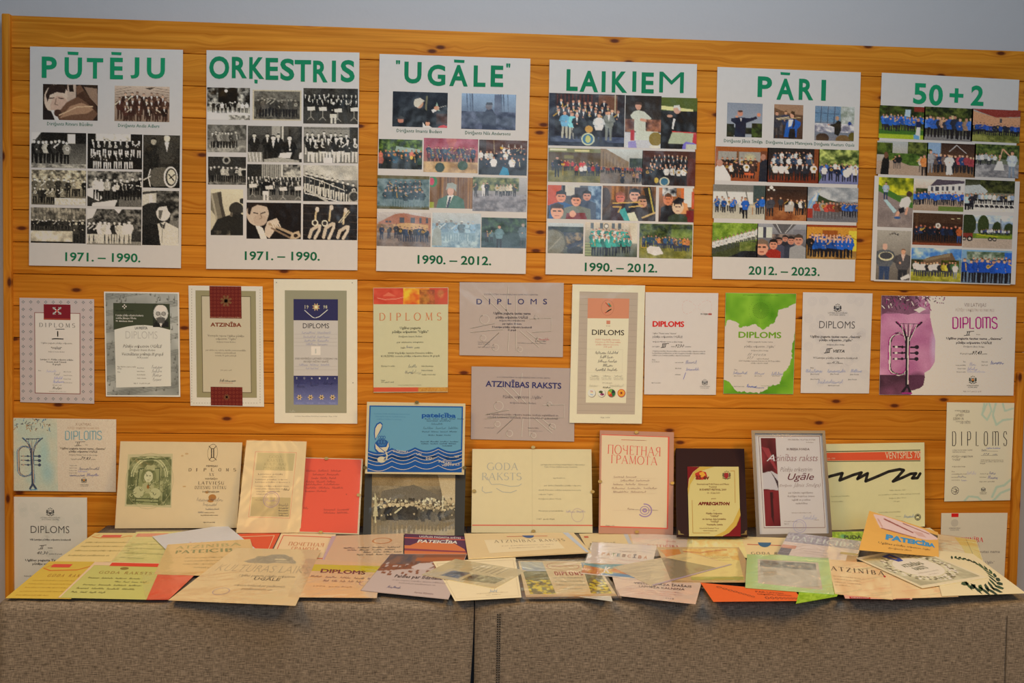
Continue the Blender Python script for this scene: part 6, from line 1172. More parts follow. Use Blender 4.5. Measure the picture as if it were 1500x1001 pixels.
for i in range(3): s.text('Dziesmu svētku', 864+i*17.5, 878+i*17.5, 554.5, 1.4, (130, 118, 100), layer=5).text('mākslinieciskais vadītājs', 864+i*17.5, 878+i*17.5, 556.8, 1.2, (150, 136, 116), layer=5); sig(s, 866+i*17, 552, 11, 3, (130, 130, 130), 76+i, .3)
s.text('ŽŪRIJA', 882, 897, 562, 1.5, (150, 136, 116), layer=5); sig(s, 863, 567, 12, 5, (180, 170, 150), 79, .3); sig(s, 893, 567, 20, 5, (170, 160, 150), 80, .3); sig(s, 883, 569, 11, 3, K1, 81, .5)
for i, cl in enumerate(((222, 214, 200), (222, 210, 190), (60, 110, 60), (214, 70, 50))):
    cx, cy = 866.6+i*14.5, 576; s.oval(cx+.5, cy+.7, 5.9, 6.1, (160, 146, 124), 5, 'badge').oval(cx, cy, 5.6, 5.8, cl, 6, 'badge')
    if i == 0: [s.line([(cx-2, cy-3+q), (cx+2, cy-2.4+q)], .8, ((190, 80, 80), (220, 180, 70), (110, 160, 190))[q//2 % 3], 7, 'badge') for q in (0, 2, 5)]
    if i == 1: s.oval(cx-1, cy-1.5, 3, 2, (90, 110, 50), 7, 'badge').oval(cx+1, cy+2, 3, 1.8, (170, 70, 110), 7, 'badge').line([(cx-2, cy-3), (cx+2.4, cy+3)], 1.2, (50, 44, 50), 8, 'badge')
    if i == 2:
        for j, c2 in enumerate(((40, 110, 60), (200, 60, 50), (230, 150, 50), (120, 170, 70), (50, 50, 50))): a0 = j*72; s.add('badge', [tuple(s.L([(cx, cy)])[0])]+[tuple(s.L([(cx+5.2*math.cos(math.radians(a0+k*18)), cy+5.2*math.sin(math.radians(a0+k*18)))])[0]) for k in range(5)], [(0, 1, 2, 3, 4, 5)], c2, 7)
    if i == 3: s.oval(cx, cy, 4.6, 4.7, (236, 176, 60), 7, 'badge').oval(cx, cy, 3, 3, (226, 130, 50), 8, 'badge').oval(cx, cy, 1.2, 1.2, (40, 30, 30), 9, 'badge')
s.text('Rīga, 2008', 880, 893, 612.6, 1.7, (130, 118, 100)); s.cover(off=.0024, grow=1.4); s.done()

# 9 white diploma with red title
s = Sheet('diploma', 'white diploma with bold red DIPLOMS and a thin dotted figure-eight top right', 'diploma', [(945.6, 428.2), (1052.3, 429.6), (1048.6, 578.6), (943.6, 578)], (214, 200, 190), ('wall', .004), GW)
for i in range(60):
    t = i/60*2*PI; cx = 1021+21.5*math.cos(t); cy = 450+19*math.sin(t)*math.cos(t)*1.05
    if i % 3: s.oval(cx, cy, .38, .38, (206, 120, 110), 1, 'dotted_emblem', 5)
s.text('IV VĢD', 1026.5, 1037, 461.4, 2.2, K1, wt=.02).rect(1037.6, 459.2, 1042.6, 461.7, (170, 80, 70), 2)
s.text('DIPLOMS', 955.8, 1002, 479, 8.3, (206, 34, 30), wt=.045, part='title')
for t, x0, x1, y, h in (('Ugāles "Tautas nama "Gaisma"', 956, 991, 489.4, 1.9), ('pūtēju orķestrim UGĀLE', 956, 999.6, 494.8, 3.0), ('diriģents Mārtiņš Ozols un Jānis Smilga', 955.8, 1000, 501.6, 1.8), ('par iegūto', 955.6, 966.5, 508.6, 1.8), ('vietu                    punktus', 983, 1012.5, 508.6, 1.8)): s.text(t, x0, x1, y, h, (74, 66, 66))
s.para(955.5, 1033, 515.2, 3, 3.2, 1.9, (96, 88, 86), 5, al='l')
s.line([(970, 504), (980, 503.4)], .8, K1).line([(968, 509.5), (974, 509)], .8, K1); [s.line([(971+i*2.2, 504), (970+i*2.2, 509)], 1, K1) for i in range(3)]
s.text('9230', 989, 1002, 509.2, 4.6, K1, shear=.4, part='handwriting').text('Žūrija', 955, 960, 528, 1.5, K1).text('2.10.2011', 955, 966, 531, 1.5, K1).text('vad. vietnieks', 989, 1001, 532, 1.5, K1).text('Jānis Puriņš', 989, 998, 540.6, 1.5, K1).text('Andris Vecumnieks', 989, 997, 549.6, 1.5, K1)
sig(s, 1004, 533, 16, 6, (110, 110, 150), 90, .5); sig(s, 1005, 543, 19, 5, (120, 120, 170), 91, .5); s.line([(1004.5, 546), (1001, 556)], .8, (100, 100, 170), part='signature')
coat(s, 1032.4, 560.5, 4.6, (110, 106, 106)); s.text('LATVIJAS NACIONĀLAIS', 1025, 1040, 567, 1.4, (110, 104, 102)).text('KULTŪRAS CENTRS', 1026.5, 1038.5, 569.4, 1.3, (110, 104, 102)).text('Rīgā, 2011. gada 2. oktobrī', 954.6, 968, 561.6, 1.3, K1); s.cover(off=.0020, grow=1.4); s.done()

# 10 green watercolour diploma
s = Sheet('diploma', 'diploma with a bright green torn-edged watercolour border around white', 'diploma', [(1063, 429), (1166.4, 430.4), (1162, 577.8), (1059.6, 577)], (206, 190, 176), ('wall', .003), GW)
c = Cv(104, 148, (206, 190, 176), seed=95)
Gr = (104, 156, 28)
def blob(pts): c.p(pts, Gr)
def rag(p0, p1, n, amp, r=random.Random(4)): return [(p0[0]+(p1[0]-p0[0])*i/n+r.uniform(-amp, amp), p0[1]+(p1[1]-p0[1])*i/n+r.uniform(-amp, amp)) for i in range(n+1)]
m = Cv(104, 148, (96, 150, 26), (110, 166, 34), seed=96); m.n(0, 0, 1, 1, (78, 134, 22), (132, 178, 48), 4)
msk = Cv(104, 148, (0, 0, 0), seed=97); Wm = (255, 255, 255)
msk.p([(0, 0), (1, 0), (1, .1)]+rag((1, .1), (.76, .17), 6, .008)+rag((.75, .19), (.7, .29), 4, .012)+rag((.7, .29), (.53, .36), 8, .008)+rag((.53, .36), (.44, .31), 5, .008)+rag((.42, .31), (.21, .345), 8, .008)+rag((.2, .33), (.2, .3), 2, .01)+rag((.18, .29), (.07, .26), 4, .008)+[(.03, .27), (.01, .33), (0, .33)], Wm)
msk.p([(1, .37), (.985, .42), (1, .5), (1, .5)], Wm).p([(1, .44)]+rag((.97, .5), (.96, .66), 8, .012)+rag((.95, .7), (.86, .78), 8, .01)+rag((.85, .8), (.81, .88), 5, .01)+rag((.79, .9), (.64, .92), 7, .008)+rag((.62, .95), (.5, .99), 5, .008)+rag((.48, .99), (.3, .98), 6, .008)+rag((.25, .99), (.15, .96), 4, .008)+rag((.13, .93), (.08, .88), 4, .01)+[(0, .86), (0, 1), (1, 1)], Wm)
M_ = msk.a/255.0; c.a = c.a*(1-M_)+m.a*M_
s.picture([(1063.2, 429.2), (1166.2, 430.6), (1161.8, 577.6), (1059.8, 576.8)], c.a, 'watercolour_border', 1, M_INK, cell=1.6)
for r_, k in ((2.8, 10), (4.6, 14), (6.4, 18), (8.2, 22), (10, 26), (11.6, 28)):
    for i in range(k): a = 2*PI*i/k; s.oval(1114.6+r_*math.cos(a), 455+r_*math.sin(a), .55, .55, (62, 92, 22), 3, 'dotted_emblem', 5)
for i in range(30):
    if i % 5: a = 2*PI*i/30; s.oval(1114.4+17*math.cos(a), 456.5+17.5*math.sin(a), .4, .5, (60, 90, 30), 3, 'dotted_emblem', 4)
s.text('XXV Vispārējie latviešu dziesmu un XV deju svētki', 1088, 1140, 433, 1.4, (70, 110, 30))
s.text('DIPLOMS', 1081.6, 1144.4, 495.2, 9, (110, 152, 34), wt=.03, part='title')
for t, x0, x1, y, h in (('Ugāles pagasta tautas nama', 1094, 1132, 501.8, 2.2), ('pūtēju orķestrim „Ugāle”', 1090.4, 1135.4, 509.2, 3.2), ('diriģents Jānis Smilga', 1100, 1125.6, 514.6, 2), ('iegūstot III grupā', 1108.5, 1126, 526.6, 1.9), ('XXV Vispārējo Latviešu Dziesmu un XV Deju svētku', 1082, 1143, 529.8, 2), ('pūtēju orķestru skatē', 1100, 1124.6, 533, 1.9)): s.text(t, x0, x1, y, h, (112, 100, 92))
s.text('II vieta', 1095, 1122, 521.2, 4, (150, 140, 132), shear=.4, part='handwriting').text('37,7', 1094, 1104, 526, 3.4, (130, 120, 112), shear=.4, part='handwriting')
sig(s, 1074, 548.4, 20, 5, (96, 110, 160), 100, .5); sig(s, 1105, 549, 14, 5, (96, 110, 160), 101, .4); sig(s, 1130, 550, 16, 6, (96, 110, 160), 102, .5); sig(s, 1094, 568, 14, 6, (60, 90, 170), 103, .9); sig(s, 1105, 569, 14, 3, (96, 110, 160), 104, .4)
for x in (1075, 1105, 1131): s.text('Jānis Puriņš', x, x+11, 551.6, 1.5, (100, 92, 86))
s.text('Žūrija', 1075.5, 1080, 542.6, 1.4, K1).text('Rīgā, 2013. gada 4. jūlijā', 1075, 1090, 567, 1.4, (100, 92, 86)).text('Latvijas Nacionālais kultūras centrs', 1115, 1153, 566, 1.2, (80, 120, 50)); s.done()

# 11 pale DIPLOMS portrait, centre right
def laurel_paper(s, x0, y0, x1, y1, seed, dark=(178, 172, 168)):
    r = random.Random(seed)
    for i in range(26):
        cx, cy = r.uniform(x0+8, x1-8), r.uniform(y0+8, y1-8)
        for q in (6.5, 4.6, 2.6): s.ring(cx, cy, q, q, .45, dark, 1, 'rosette_pattern', 14)
s = Sheet('diploma', 'pale diploma with thin DIPLOMS capitals and handwritten III VIETA, right of the green one', 'diploma', [(1176.3, 428.3), (1278.2, 430), (1273, 576.6), (1172.8, 576)], (202, 190, 182), ('wall', .003), GW)
laurel_paper(s, 1174, 430, 1275, 575, 1, (190, 180, 176))
coat(s, 1227, 451.5, 6, (66, 64, 66)); s.text('LATVIJAS NACIONĀLAIS', 1213, 1241, 459.4, 2, (96, 90, 90)).text('KULTŪRAS CENTRS', 1215.5, 1238, 462.4, 2, (96, 90, 90))
s.text('DIPLOMS', 1200, 1252, 480.8, 10.2, (72, 66, 66), wt=-.008, part='title')
for t, x0, x1, y, h, w_ in (('Ugāles pagasta tautas nama „Gaisma”', 1187, 1261.5, 494.6, 3.2, .02), ('pūtēju orķestrim „Ugāle”', 1200, 1249, 499.8, 3.2, .02), ('diriģents Jānis Smilga', 1211, 1237, 506, 2, 0), ('VI Latvijas pūtēju orķestru konkursā', 1191, 1256, 525.6, 2.8, 0), ('iegūstot              punktus', 1211, 1234.6, 533, 2, 0)): s.text(t, x0, x1, y, h, (64, 58, 58), wt=w_)
s.line([(1211, 511.2), (1219.5, 510.4)], .9, K1, part='handwriting').line([(1207, 517.5), (1215.5, 516.4)], .9, K1, part='handwriting'); [s.line([(1211.5+i*2.2, 511), (1209.6+i*2.2, 517)], 1, K1, part='handwriting') for i in range(3)]
s.text('VIETA', 1220.5, 1237, 516.6, 4.2, K1, wt=.02, shear=.3, part='handwriting').text('41,30', 1219, 1229, 533, 3.8, K1, shear=.4, part='handwriting')
for i, (x, t) in enumerate(((1180, 24), (1212, 26), (1246, 16))): sig(s, x, 546, t, 6, (120, 134, 176), 110+i, .5)
s.text('Žūrija', 1187, 1192, 539.8, 1.5, K1)
for x, y in ((1187, 549), (1216, 549), (1245, 549.6), (1187, 556.5), (1242, 557)): s.text('Jānis Puriņš', x, x+13, y, 1.7, (84, 78, 78))
sig(s, 1198, 562, 36, 7, (110, 124, 170), 113, .45); s.text('Rīgā, 2012. gada 17. martā', 1213, 1229.6, 565.6, 1.5, K1); s.done()

# 12, 13 trumpet diplomas
def trumpet(c, dark, mid, pale, ox=.0, sc=1.0):
    """sketched upright trumpet in loose pen strokes"""
    R = c.rr
    def stroke(pts, wd, col, n=3, j=.006):
        for _ in range(n): c.l([(x+R.uniform(-j, j), y+R.uniform(-j, j)) for x, y in pts], wd, col)
    T = lambda x, y: (ox+x*sc, y)
    lp = [T(.14+.066*math.cos(a), .46+.08*math.sin(a)) for a in np.linspace(PI, 2*PI, 9)]+[T(.206, .5), T(.206, .7)]+[T(.14+.066*math.cos(a), .72+.075*math.sin(a)) for a in np.linspace(0, PI, 9)]+[T(.074, .6), T(.074, .45)]
    stroke(lp, .02, dark, 3, .006); stroke(lp, .018, pale, 1, .002); stroke([(x-.010, y) for x, y in lp], .007, mid, 2, .003); stroke([(x+.008, y) for x, y in lp], .006, dark, 1, .003)
    for sgn in (-1, 1):
        b = [T(.205+sgn*.010, .62), T(.205+sgn*.012, .46), T(.207+sgn*.026, .38), T(.209+sgn*.052, .32), T(.211+sgn*.092, .265)]
        stroke(b, .013, dark, 3, .005); stroke([(x-sgn*.010, y) for x, y in b], .008, mid, 1, .003)
    for i in range(7): stroke([T(.15+i*.02, .28), T(.19+i*.005, .45)], .006, dark if i % 2 else pale, 1, .005)
    stroke([T(.15, .28), T(.28, .275)], .006, dark, 2, .006)
    stroke([T(.198, .42), T(.205, .9)], .026, dark, 2, .003); stroke([T(.207, .42), T(.214, .9)], .012, pale, 1, .002); stroke([T(.218, .5), T(.222, .88)], .006, mid, 2, .003)
    stroke([T(.175, .97), T(.205, .9), T(.235, .97)], .022, dark, 2, .005); stroke([T(.175, .985), T(.24, .98)], .012, mid, 1, .005)
    for y in (.515, .575, .635):
        stroke([T(.10, y), T(.185, y)], .012, dark, 2, .003); stroke([T(.225, y), T(.265, y)], .012, dark, 2, .003)
        c.e(T(.272, y)[0], y, .022, .02, dark).e(T(.165, y)[0], y, .016, .014, dark).e(T(.12, y)[0], y, .014, .012, pale)
s = Sheet('diploma', 'diploma with a purple watercolour wash and a sketched trumpet', 'diploma', [(1291.3, 433), (1489.3, 435.4), (1484.6, 579.8), (1288, 578.6)], (206, 190, 176), ('wall', .003), GW)
c = Cv(198, 145, (206, 190, 176), seed=98); w_ = Cv(198, 145, (176, 108, 140), seed=99); w_.n(0, 0, 1, 1, (160, 92, 128), (196, 140, 164), 3).n(0, 0, .4, .18, (96, 58, 78), (168, 116, 142), 4)
m = Cv(198, 145, (0, 0, 0), seed=1)
r4 = random.Random(9)
edge = [(0, 0), (.33, 0), (.345, .06), (.36, .09), (.36, .2), (.375, .3), (.39, .37), (.405, .45), (.405, .66), (.39, .7), (.37, .74), (.33, .775), (.335, .82), (.325, .9), (.3, .93), (.245, .955), (.232, .95), (.232, 1), (0, 1)]
m.p(edge, (255,)*3); w_.n(0, .8, .34, 1, (66, 38, 50), (110, 62, 84), 4).e(.28, .85, .12, .1, (84, 46, 66), .8, soft=.5).p([(0, 0), (.2, 0), (.3, .14), (.2, .19), (.05, .16), (0, .2)], (84, 50, 66), .6).e(.4, .5, .06, .25, (186, 168, 190), .6, soft=.7)
mm_ = m.a/255; c.a = c.a*(1-mm_)+w_.a*mm_
for i in range(70):
    x, y = r4.uniform(.02, .36), r4.uniform(0, .14); c.l([(x, y), (x+r4.uniform(-.02, .02), y+r4.uniform(-.04, .04))], .008, r4.choice([(60, 40, 50), (214, 200, 200), (140, 50, 100), (60, 44, 52)]))
for i in range(18): x, y = r4.uniform(.33, .48), r4.uniform(0, .07); c.e(x, y, .006, .006, r4.choice([(120, 60, 90), (70, 50, 60)]))
c.p([(.24, .14), (.29, .11), (.33, .13), (.28, .17)], (216, 206, 200)); trumpet(c, (36, 26, 34), (150, 40, 110), (206, 190, 190), -.003); c.grain(4)
s.picture([(1291.5, 433.2), (1489.1, 435.6), (1484.4, 579.6), (1288.2, 578.4)], c.a, 'watercolour_trumpet', 1, M_INK, cell=1.6)
X = xf(1270, 420, 5.887)
s.text('VIII LATVIJAS', 1412.4, 1444.6, 449.4, 5.2, (128, 106, 98), wt=-.005).text('PŪTĒJU ORĶESTRU KONKURSS', 1400, 1456.5, 456.2, 3.8, (150, 126, 114), wt=-.005)
def condensed(s, t, x0, x1, y, h, col, lw, layer=3):
    """tall rounded single-stroke capitals"""
    GL = {'D': [[(0, 0), (0, 1), (.7, 1), (1, .85), (1, .15), (.7, 0), (0, 0)]], 'I': [[(.5, 0), (.5, 1)]], 'P': [[(0, 0), (0, 1), (.75, 1), (1, .86), (1, .55), (.75, .42), (0, .42)]], 'L': [[(0, 1), (0, .0), (1, 0)]],
          'O': [[(0, .15), (0, .85), (.3, 1), (.7, 1), (1, .85), (1, .15), (.7, 0), (.3, 0), (0, .15)]], 'M': [[(0, 0), (0, 1), (.42, 1), (.5, .9), (.5, 0)], [(.5, .9), (.58, 1), (.9, 1), (1, .9), (1, 0)]], 'S': [[(1, .8), (.8, 1), (.25, 1), (0, .85), (0, .65), (1, .38), (1, .15), (.75, 0), (.2, 0), (0, .18)]]}
    WD = {'D': 1, 'I': .25, 'P': 1, 'L': .85, 'O': 1, 'M': 1.5, 'S': 1}
    tot = sum(WD[ch] for ch in t)+.42*(len(t)-1); u = (x1-x0)/tot; x = x0
    for ch in t:
        for st in GL[ch]: s.line([(x+px*u*WD[ch], y-py*h) for px, py in st], lw, col, layer, 'title')
        x += (WD[ch]+.42)*u
condensed(s, 'DIPLOMS', 1396, 1460.4, 481.2, 16, (158, 20, 112), 1.9)
s.line([(1416, 486.2), (1427, 485.4)], .9, K1).line([(1412, 491.8), (1421, 491)], .9, K1); [s.line([(1418+i*2.6, 486), (1416+i*2.6, 491.4)], 1, K1) for i in range(2)]
s.text('vieta', 1430, 1435.6, 491, 1.8, K1)
for t, x0, x1, y, h, w2 in (('Ugāles pagasta tautas nama „Gaisma”', 1386, 1468.5, 497.4, 3.3, .03), ('pūtēju orķestrim UGĀLE', 1400.6, 1453, 503.8, 3.3, .03), ('Diriģents Jānis Smilga', 1411.5, 1442, 509, 2.3, 0), ('III grupā iegūti              punkti', 1406.5, 1446, 519.2, 2, 0)): s.text(t, x0, x1, y, h, (56, 48, 52), wt=w2)
s.text('97,43', 1424, 1438.5, 519.4, 5, K1, wt=.02, shear=.4, part='handwriting')
for x, y, t in ((1411, 531, 'Žūrija'), (1400, 536, 'komisijas priekšsēdētājs'), (1402.6, 541, 'žūrijas loceklis'), (1401.3, 545.8, 'žūrijas loceklis'), (1438, 531, 'žūrijas loceklis'), (1437.6, 536, 'Jānis Puriņš')): s.text(t, x, 1414.6 if x < 1420 else 1447, y, 1.7, (66, 60, 62))
sig(s, 1420, 536, 9, 6, (110, 110, 150), 120); sig(s, 1417, 543, 14, 6, (110, 110, 160), 121); sig(s, 1417, 546, 26, 4, (150, 150, 190), 122, .35); sig(s, 1451, 533.6, 19, 6, (80, 90, 140), 123, .8)
coat(s, 1425, 557, 6, (50, 58, 50)); s.oval(1425, 556.6, 1.6, 1.9, (190, 110, 40), 5, 'coat_of_arms'); s.text('LATVIJAS NACIONĀLAIS', 1416.4, 1433.6, 565.8, 1.7, K1, wt=.01).text('KULTŪRAS CENTRS', 1418, 1431.6, 568.4, 1.6, K1, wt=.01).text('Rīgā, 2017. gada 22. aprīlī', 1411, 1437.6, 574.4, 1.7, (120, 100, 96))
s.done()
s = Sheet('diploma', 'diploma with a bluish sketched trumpet on an aqua wash, far left', 'diploma', [(12, 612.3), (170.2, 614.6), (169.8, 721), (15.8, 719.2)], (192, 172, 150), ('wall', .003), GW)
c = Cv(156, 107, (192, 172, 150), seed=100); c.n(0, 0, .45, 1, (186, 172, 146), (160, 170, 152), 3, al=.8).e(.32, .5, .1, .35, (140, 164, 156), .6, soft=.8).e(.36, .75, .12, .2, (130, 158, 156), .6, soft=.8)
r4 = random.Random(12)
for i in range(60): x, y = r4.uniform(.01, .38), r4.uniform(0, .16); c.l([(x, y), (x+r4.uniform(-.02, .02), y+r4.uniform(-.04, .04))], .009, r4.choice([(110, 84, 60), (60, 56, 60), (70, 110, 130), (150, 110, 70)]))
trumpet(c, (56, 62, 78), (84, 124, 146), (164, 138, 116), .005); c.grain(5); s.picture([(13, 613), (169.6, 615), (169.4, 720.6), (16.2, 718.8)], c.a, 'watercolour_trumpet', 1, M_INK, cell=1.7)
s.text('X LATVIJAS', 110.6, 133.3, 623.6, 3.8, (150, 120, 96)).text('PŪTĒJU ORĶESTRU KONKURSS', 99, 144.6, 628.6, 2.8, (160, 130, 104)); condensed(s, 'DIPLOMS', 96, 148.6, 644.4, 12.4, (112, 142, 146), 1.5)
s.line([(110, 648), (125, 647.4)], .6, K1).line([(109, 653.6), (119, 653)], .6, K1); [s.line([(114+i*2.4, 648), (112.6+i*2.4, 653.2)], .7, K1) for i in range(2)]
for t, x0, x1, y, h, w2 in (('vieta', 124.5, 128.3, 652.6, 1.6, 0), ('Ugāles pagasta tautas nama „Gaisma”', 88.4, 155, 658.4, 2.9, .02), ('pūtēju orķestrim UGĀLE', 101, 142.6, 663, 2.9, .02), ('Diriģents Mārtiņš Ozols un Jānis Smilga', 101, 142.6, 667.4, 1.7, 0), ('II grupā iegūti                     punkti', 104, 140, 673.6, 1.7, 0)): s.text(t, x0, x1, y, h, (66, 54, 46), wt=w2)
s.text('79,83', 118, 133, 674, 4.6, K1, shear=.4, part='handwriting')
for i in range(4): s.text('žūrijas loceklis', 102-i*.3, 112.8, 682.8+i*3.6, 1.3, (84, 70, 60))
sig(s, 116, 688.6, 29, 5, (60, 60, 90), 130, .5); sig(s, 114, 692, 14, 4, (130, 120, 180), 131, .35); sig(s, 102, 698, 22, 3, (70, 70, 110), 132, .4); sig(s, 127, 698, 17, 5, (70, 70, 130), 133, .5)
coat(s, 123, 704, 4.2, (66, 62, 50)); s.oval(123, 703.6, 1.2, 1.4, (196, 120, 40), 5, 'coat_of_arms'); s.text('LATVIJAS NACIONĀLAIS', 117, 130, 711, 1.3, K1).text('KULTŪRAS CENTRS', 118.4, 128.8, 713, 1.2, K1); s.done()

# 14 lower left DIPLOMS
s = Sheet('diploma', 'pale diploma at the lower left, its right side hidden behind the table corner', 'diploma', [(18.6, 728), (127.4, 729.2), (127.6, 882), (20.6, 882)], (178, 170, 158), ('wall', .003), GW)
laurel_paper(s, 22, 732, 125, 878, 2, (168, 162, 152)); coat(s, 73.5, 750.6, 6.2, (72, 70, 66))
s.text('LATVIJAS NACIONĀLAIS', 59, 88, 759.4, 1.8, (104, 98, 90)).text('KULTŪRAS CENTRS', 61.5, 86, 762.2, 1.8, (104, 98, 90)).text('DIPLOMS', 45, 101.4, 781, 10.2, (66, 60, 56), wt=-.008, part='title')
for t, x0, x1, y, h, w2 in (('VIII Latvijas pūtēju orķestru konkursā', 43.5, 103.5, 792, 2.6, .02), ('vieta', 69.6, 77, 803.8, 2, .02), ('punkti III grupā', 72, 90.6, 812.6, 1.8, 0), ('Ugāles pagasta Tautas nama', 37, 106, 822.4, 3.1, .02), ('pūtēju orķestrim', 47.5, 86, 827.8, 3.1, .02), ('Diriģents Jānis', 35.5, 47, 845, 1.8, 0)): s.text(t, x0, x1, y, h, (60, 54, 50), wt=w2)
s.line([(58, 799.6), (68, 798.8)], .7, K1).line([(56, 805), (63, 804.2)], .7, K1); [s.line([(61+i*2.2, 799.6), (59.6+i*2.2, 804.6)], .8, K1) for i in range(2)]
s.text('40,30', 54, 70.5, 812.4, 4.6, K1, shear=.4, part='handwriting'); s.done()

# 15 tall narrow-lettered DIPLOMS at the right
s = Sheet('diploma', 'cream diploma with tall narrow DIPLOMS letters and faint aqua swirls, far right', 'diploma', [(1387.2, 589.6), (1486, 590.6), (1479.6, 733.2), (1383.2, 735)], (202, 184, 152), ('wall', .003), GW)
c = Cv(97, 144, (202, 184, 152), seed=101); AQ = (160, 170, 148)
for k_ in range(2):
    c.l([(.55+.04*k_, 0), (.52, .12), (.6, .17), (.66, .08), (.62, 0)], .018, AQ); c.l([(.72, 0), (.68, .12), (.74, .22), (.84, .17), (.98, .16)], .02, AQ); c.l([(.82, 0), (.86, .08), (1, .05)], .018, AQ); c.l([(.3, 1), (.36, .95), (.5, .96), (.56, 1)], .02, AQ); c.l([(.72, .96), (.78, .86), (.9, .84), (1, .78)], .024, AQ); c.l([(.74, 1), (.85, .92), (1, .88)], .024, AQ)
s.picture([(1387.4, 589.8), (1485.8, 590.8), (1479.4, 733), (1383.4, 734.8)], c.a, 'swirl_pattern', 1, M_INK)
BRN = (84, 68, 52)
for t, x0, x1, y, h in (('VISPĀRĒJIE', 1398.5, 1406, 602.6, 1.5), ('KOMPLEKSA', 1406.8, 1420, 605, 4), ('LATVIEŠU', 1400, 1411.4, 610.4, 3.6), ('DZIESMU UN', 1396.4, 1411, 615.6, 3.6), ('DEJU SVĒTKI', 1406.8, 1421, 620.8, 3.6), ('XXVII', 1400, 1405.6, 618.6, 1.5)): s.text(t, x0, x1, y, h, BRN)
GLs = (('D', 1395.3, 1400), ('I', 1407.6, 1409.6), ('P', 1417.4, 1421.8), ('L', 1430, 1433.4), ('O', 1441.8, 1446.6), ('M', 1454.2, 1462.4), ('S', 1470.3, 1474.6))
for ch, x0, x1 in GLs: condensed(s, ch, x0, x1, 653.2, 20.6, (50, 40, 36), 1.1)
s.text('Ugāles Kultūras', 1444.6, 1465.6, 657.8, 2, (70, 84, 150), wt=.01)
for t, x0, x1, y, h in (('UGĀLES TAUTAS NAMA "GAISMA"', 1395, 1424.4, 660.6, 1.6), ('VENTSPILS NOVADS', 1395, 1414, 663.4, 1.6), ('PŪTĒJU ORĶESTRIM', 1394.6, 1424.6, 670.6, 2.6), ('"UGĀLE"', 1394.8, 1407, 675, 2.6), ('diriģents Jānis Smilga', 1394.4, 1413.8, 684.6, 1.6), ('XXVII Vispārējo Latviešu Dziesmu un', 1436.4, 1470, 675, 1.5), ('XVII Deju svētku orķestru skatē', 1436.2, 1470, 677.4, 1.5), ('Rīgā', 1436, 1443, 680, 1.5), ('Žūrija', 1394, 1398.4, 692, 1.5), ('priekšsēdētājs Jānis Puriņš', 1394, 1416, 695.6, 1.5), ('Haralds Bārzdiņš', 1393.6, 1403, 700.2, 1.5), ('Guntis Kumačevs', 1393.6, 1406, 704.4, 1.5), ('Andris Poga', 1435.5, 1448, 695.2, 1.5), ('Raitis Ašmanis', 1435.4, 1444.6, 700, 1.5), ('Rīgā, 2023. gada jūlijā', 1435, 1457, 706.6, 1.5)): s.text(t, x0, x1, y, h, BRN)
s.line([(1437.4, 661), (1462, 661.2)], .35, BRN).line([(1437, 667.4), (1461.6, 667.6)], .35, BRN); s.scrawl(1438, 1445, 660.4, 3, (70, 70, 90), 140, .4, 1).text('37,8', 1440, 1449, 666.8, 2.8, (70, 70, 90), shear=.4, part='handwriting').text('punkti', 1454, 1461, 666.8, 2, (70, 70, 90), shear=.3, part='handwriting')
sig(s, 1416, 695.6, 13, 6, (150, 140, 170), 141, .4); sig(s, 1403, 700, 12, 4, (90, 84, 110), 142, .4); sig(s, 1408, 705, 8, 3, (130, 124, 150), 143, .4); sig(s, 1449, 695, 9, 5, (80, 80, 120), 144, .5); sig(s, 1447, 702, 14, 6, (80, 80, 130), 145, .6)
s.ring(1399, 719, 5.6, 6, .7, (70, 62, 58), 2); [s.line([(1399+4.6*math.cos(a), 719+5*math.sin(a)), (1399-4.6*math.cos(a+.7), 719-5*math.sin(a+.7))], .5, (70, 62, 58), 3, 'emblem') for a in (0, .8, 1.6, 2.4, 3.2)]
coat(s, 1440.4, 717.4, 3.6, (84, 80, 70)); s.text('LATVIJAS NACIONĀLAIS', 1435, 1445.6, 722.8, 1.3, BRN).text('KULTŪRAS CENTRS', 1436, 1445, 724.6, 1.2, BRN); s.done()

# 16 lower right partly hidden
s = Sheet('diploma', 'white sheet with a small red tab on its top edge, low at the far right', 'diploma', [(1379, 752), (1476, 751.6), (1470, 866), (1376, 866)], (186, 166, 146), ('wall', .003), GW)
s.rect(1393.8, 752.4, 1404, 757.8, (176, 24, 20), 1, 'red_tab')
for q in (5, 3.4, 1.8): s.ring(1398.4, 766.4, q, q, .6, (140, 128, 116), 2, 'emblem', 12)
s.text('LATVIJAS NACIONĀLAIS', 1390, 1406.6, 774.8, 1.5, (96, 84, 76)).text('KULTŪRAS CENTRS', 1392, 1405, 777.4, 1.4, (96, 84, 76))
s.text('ATZINĪBA', 1400, 1440, 794.4, 6.5, (180, 40, 34), font='serif', ser=dict(thick=.08, thin=.025), part='title', ang=0)
s.text('Ugāles pagasta tautas nama', 1391, 1464.6, 810.4, 4, (96, 84, 78)).text('orķestrim „Ugāle”', 1420, 1457, 826, 3.8, (110, 96, 90)); s.done()
# ---------------------------------------------------------------- framed and laminated things standing on the table against the wall
GL_ = 'diplomas standing on the table against the wall'
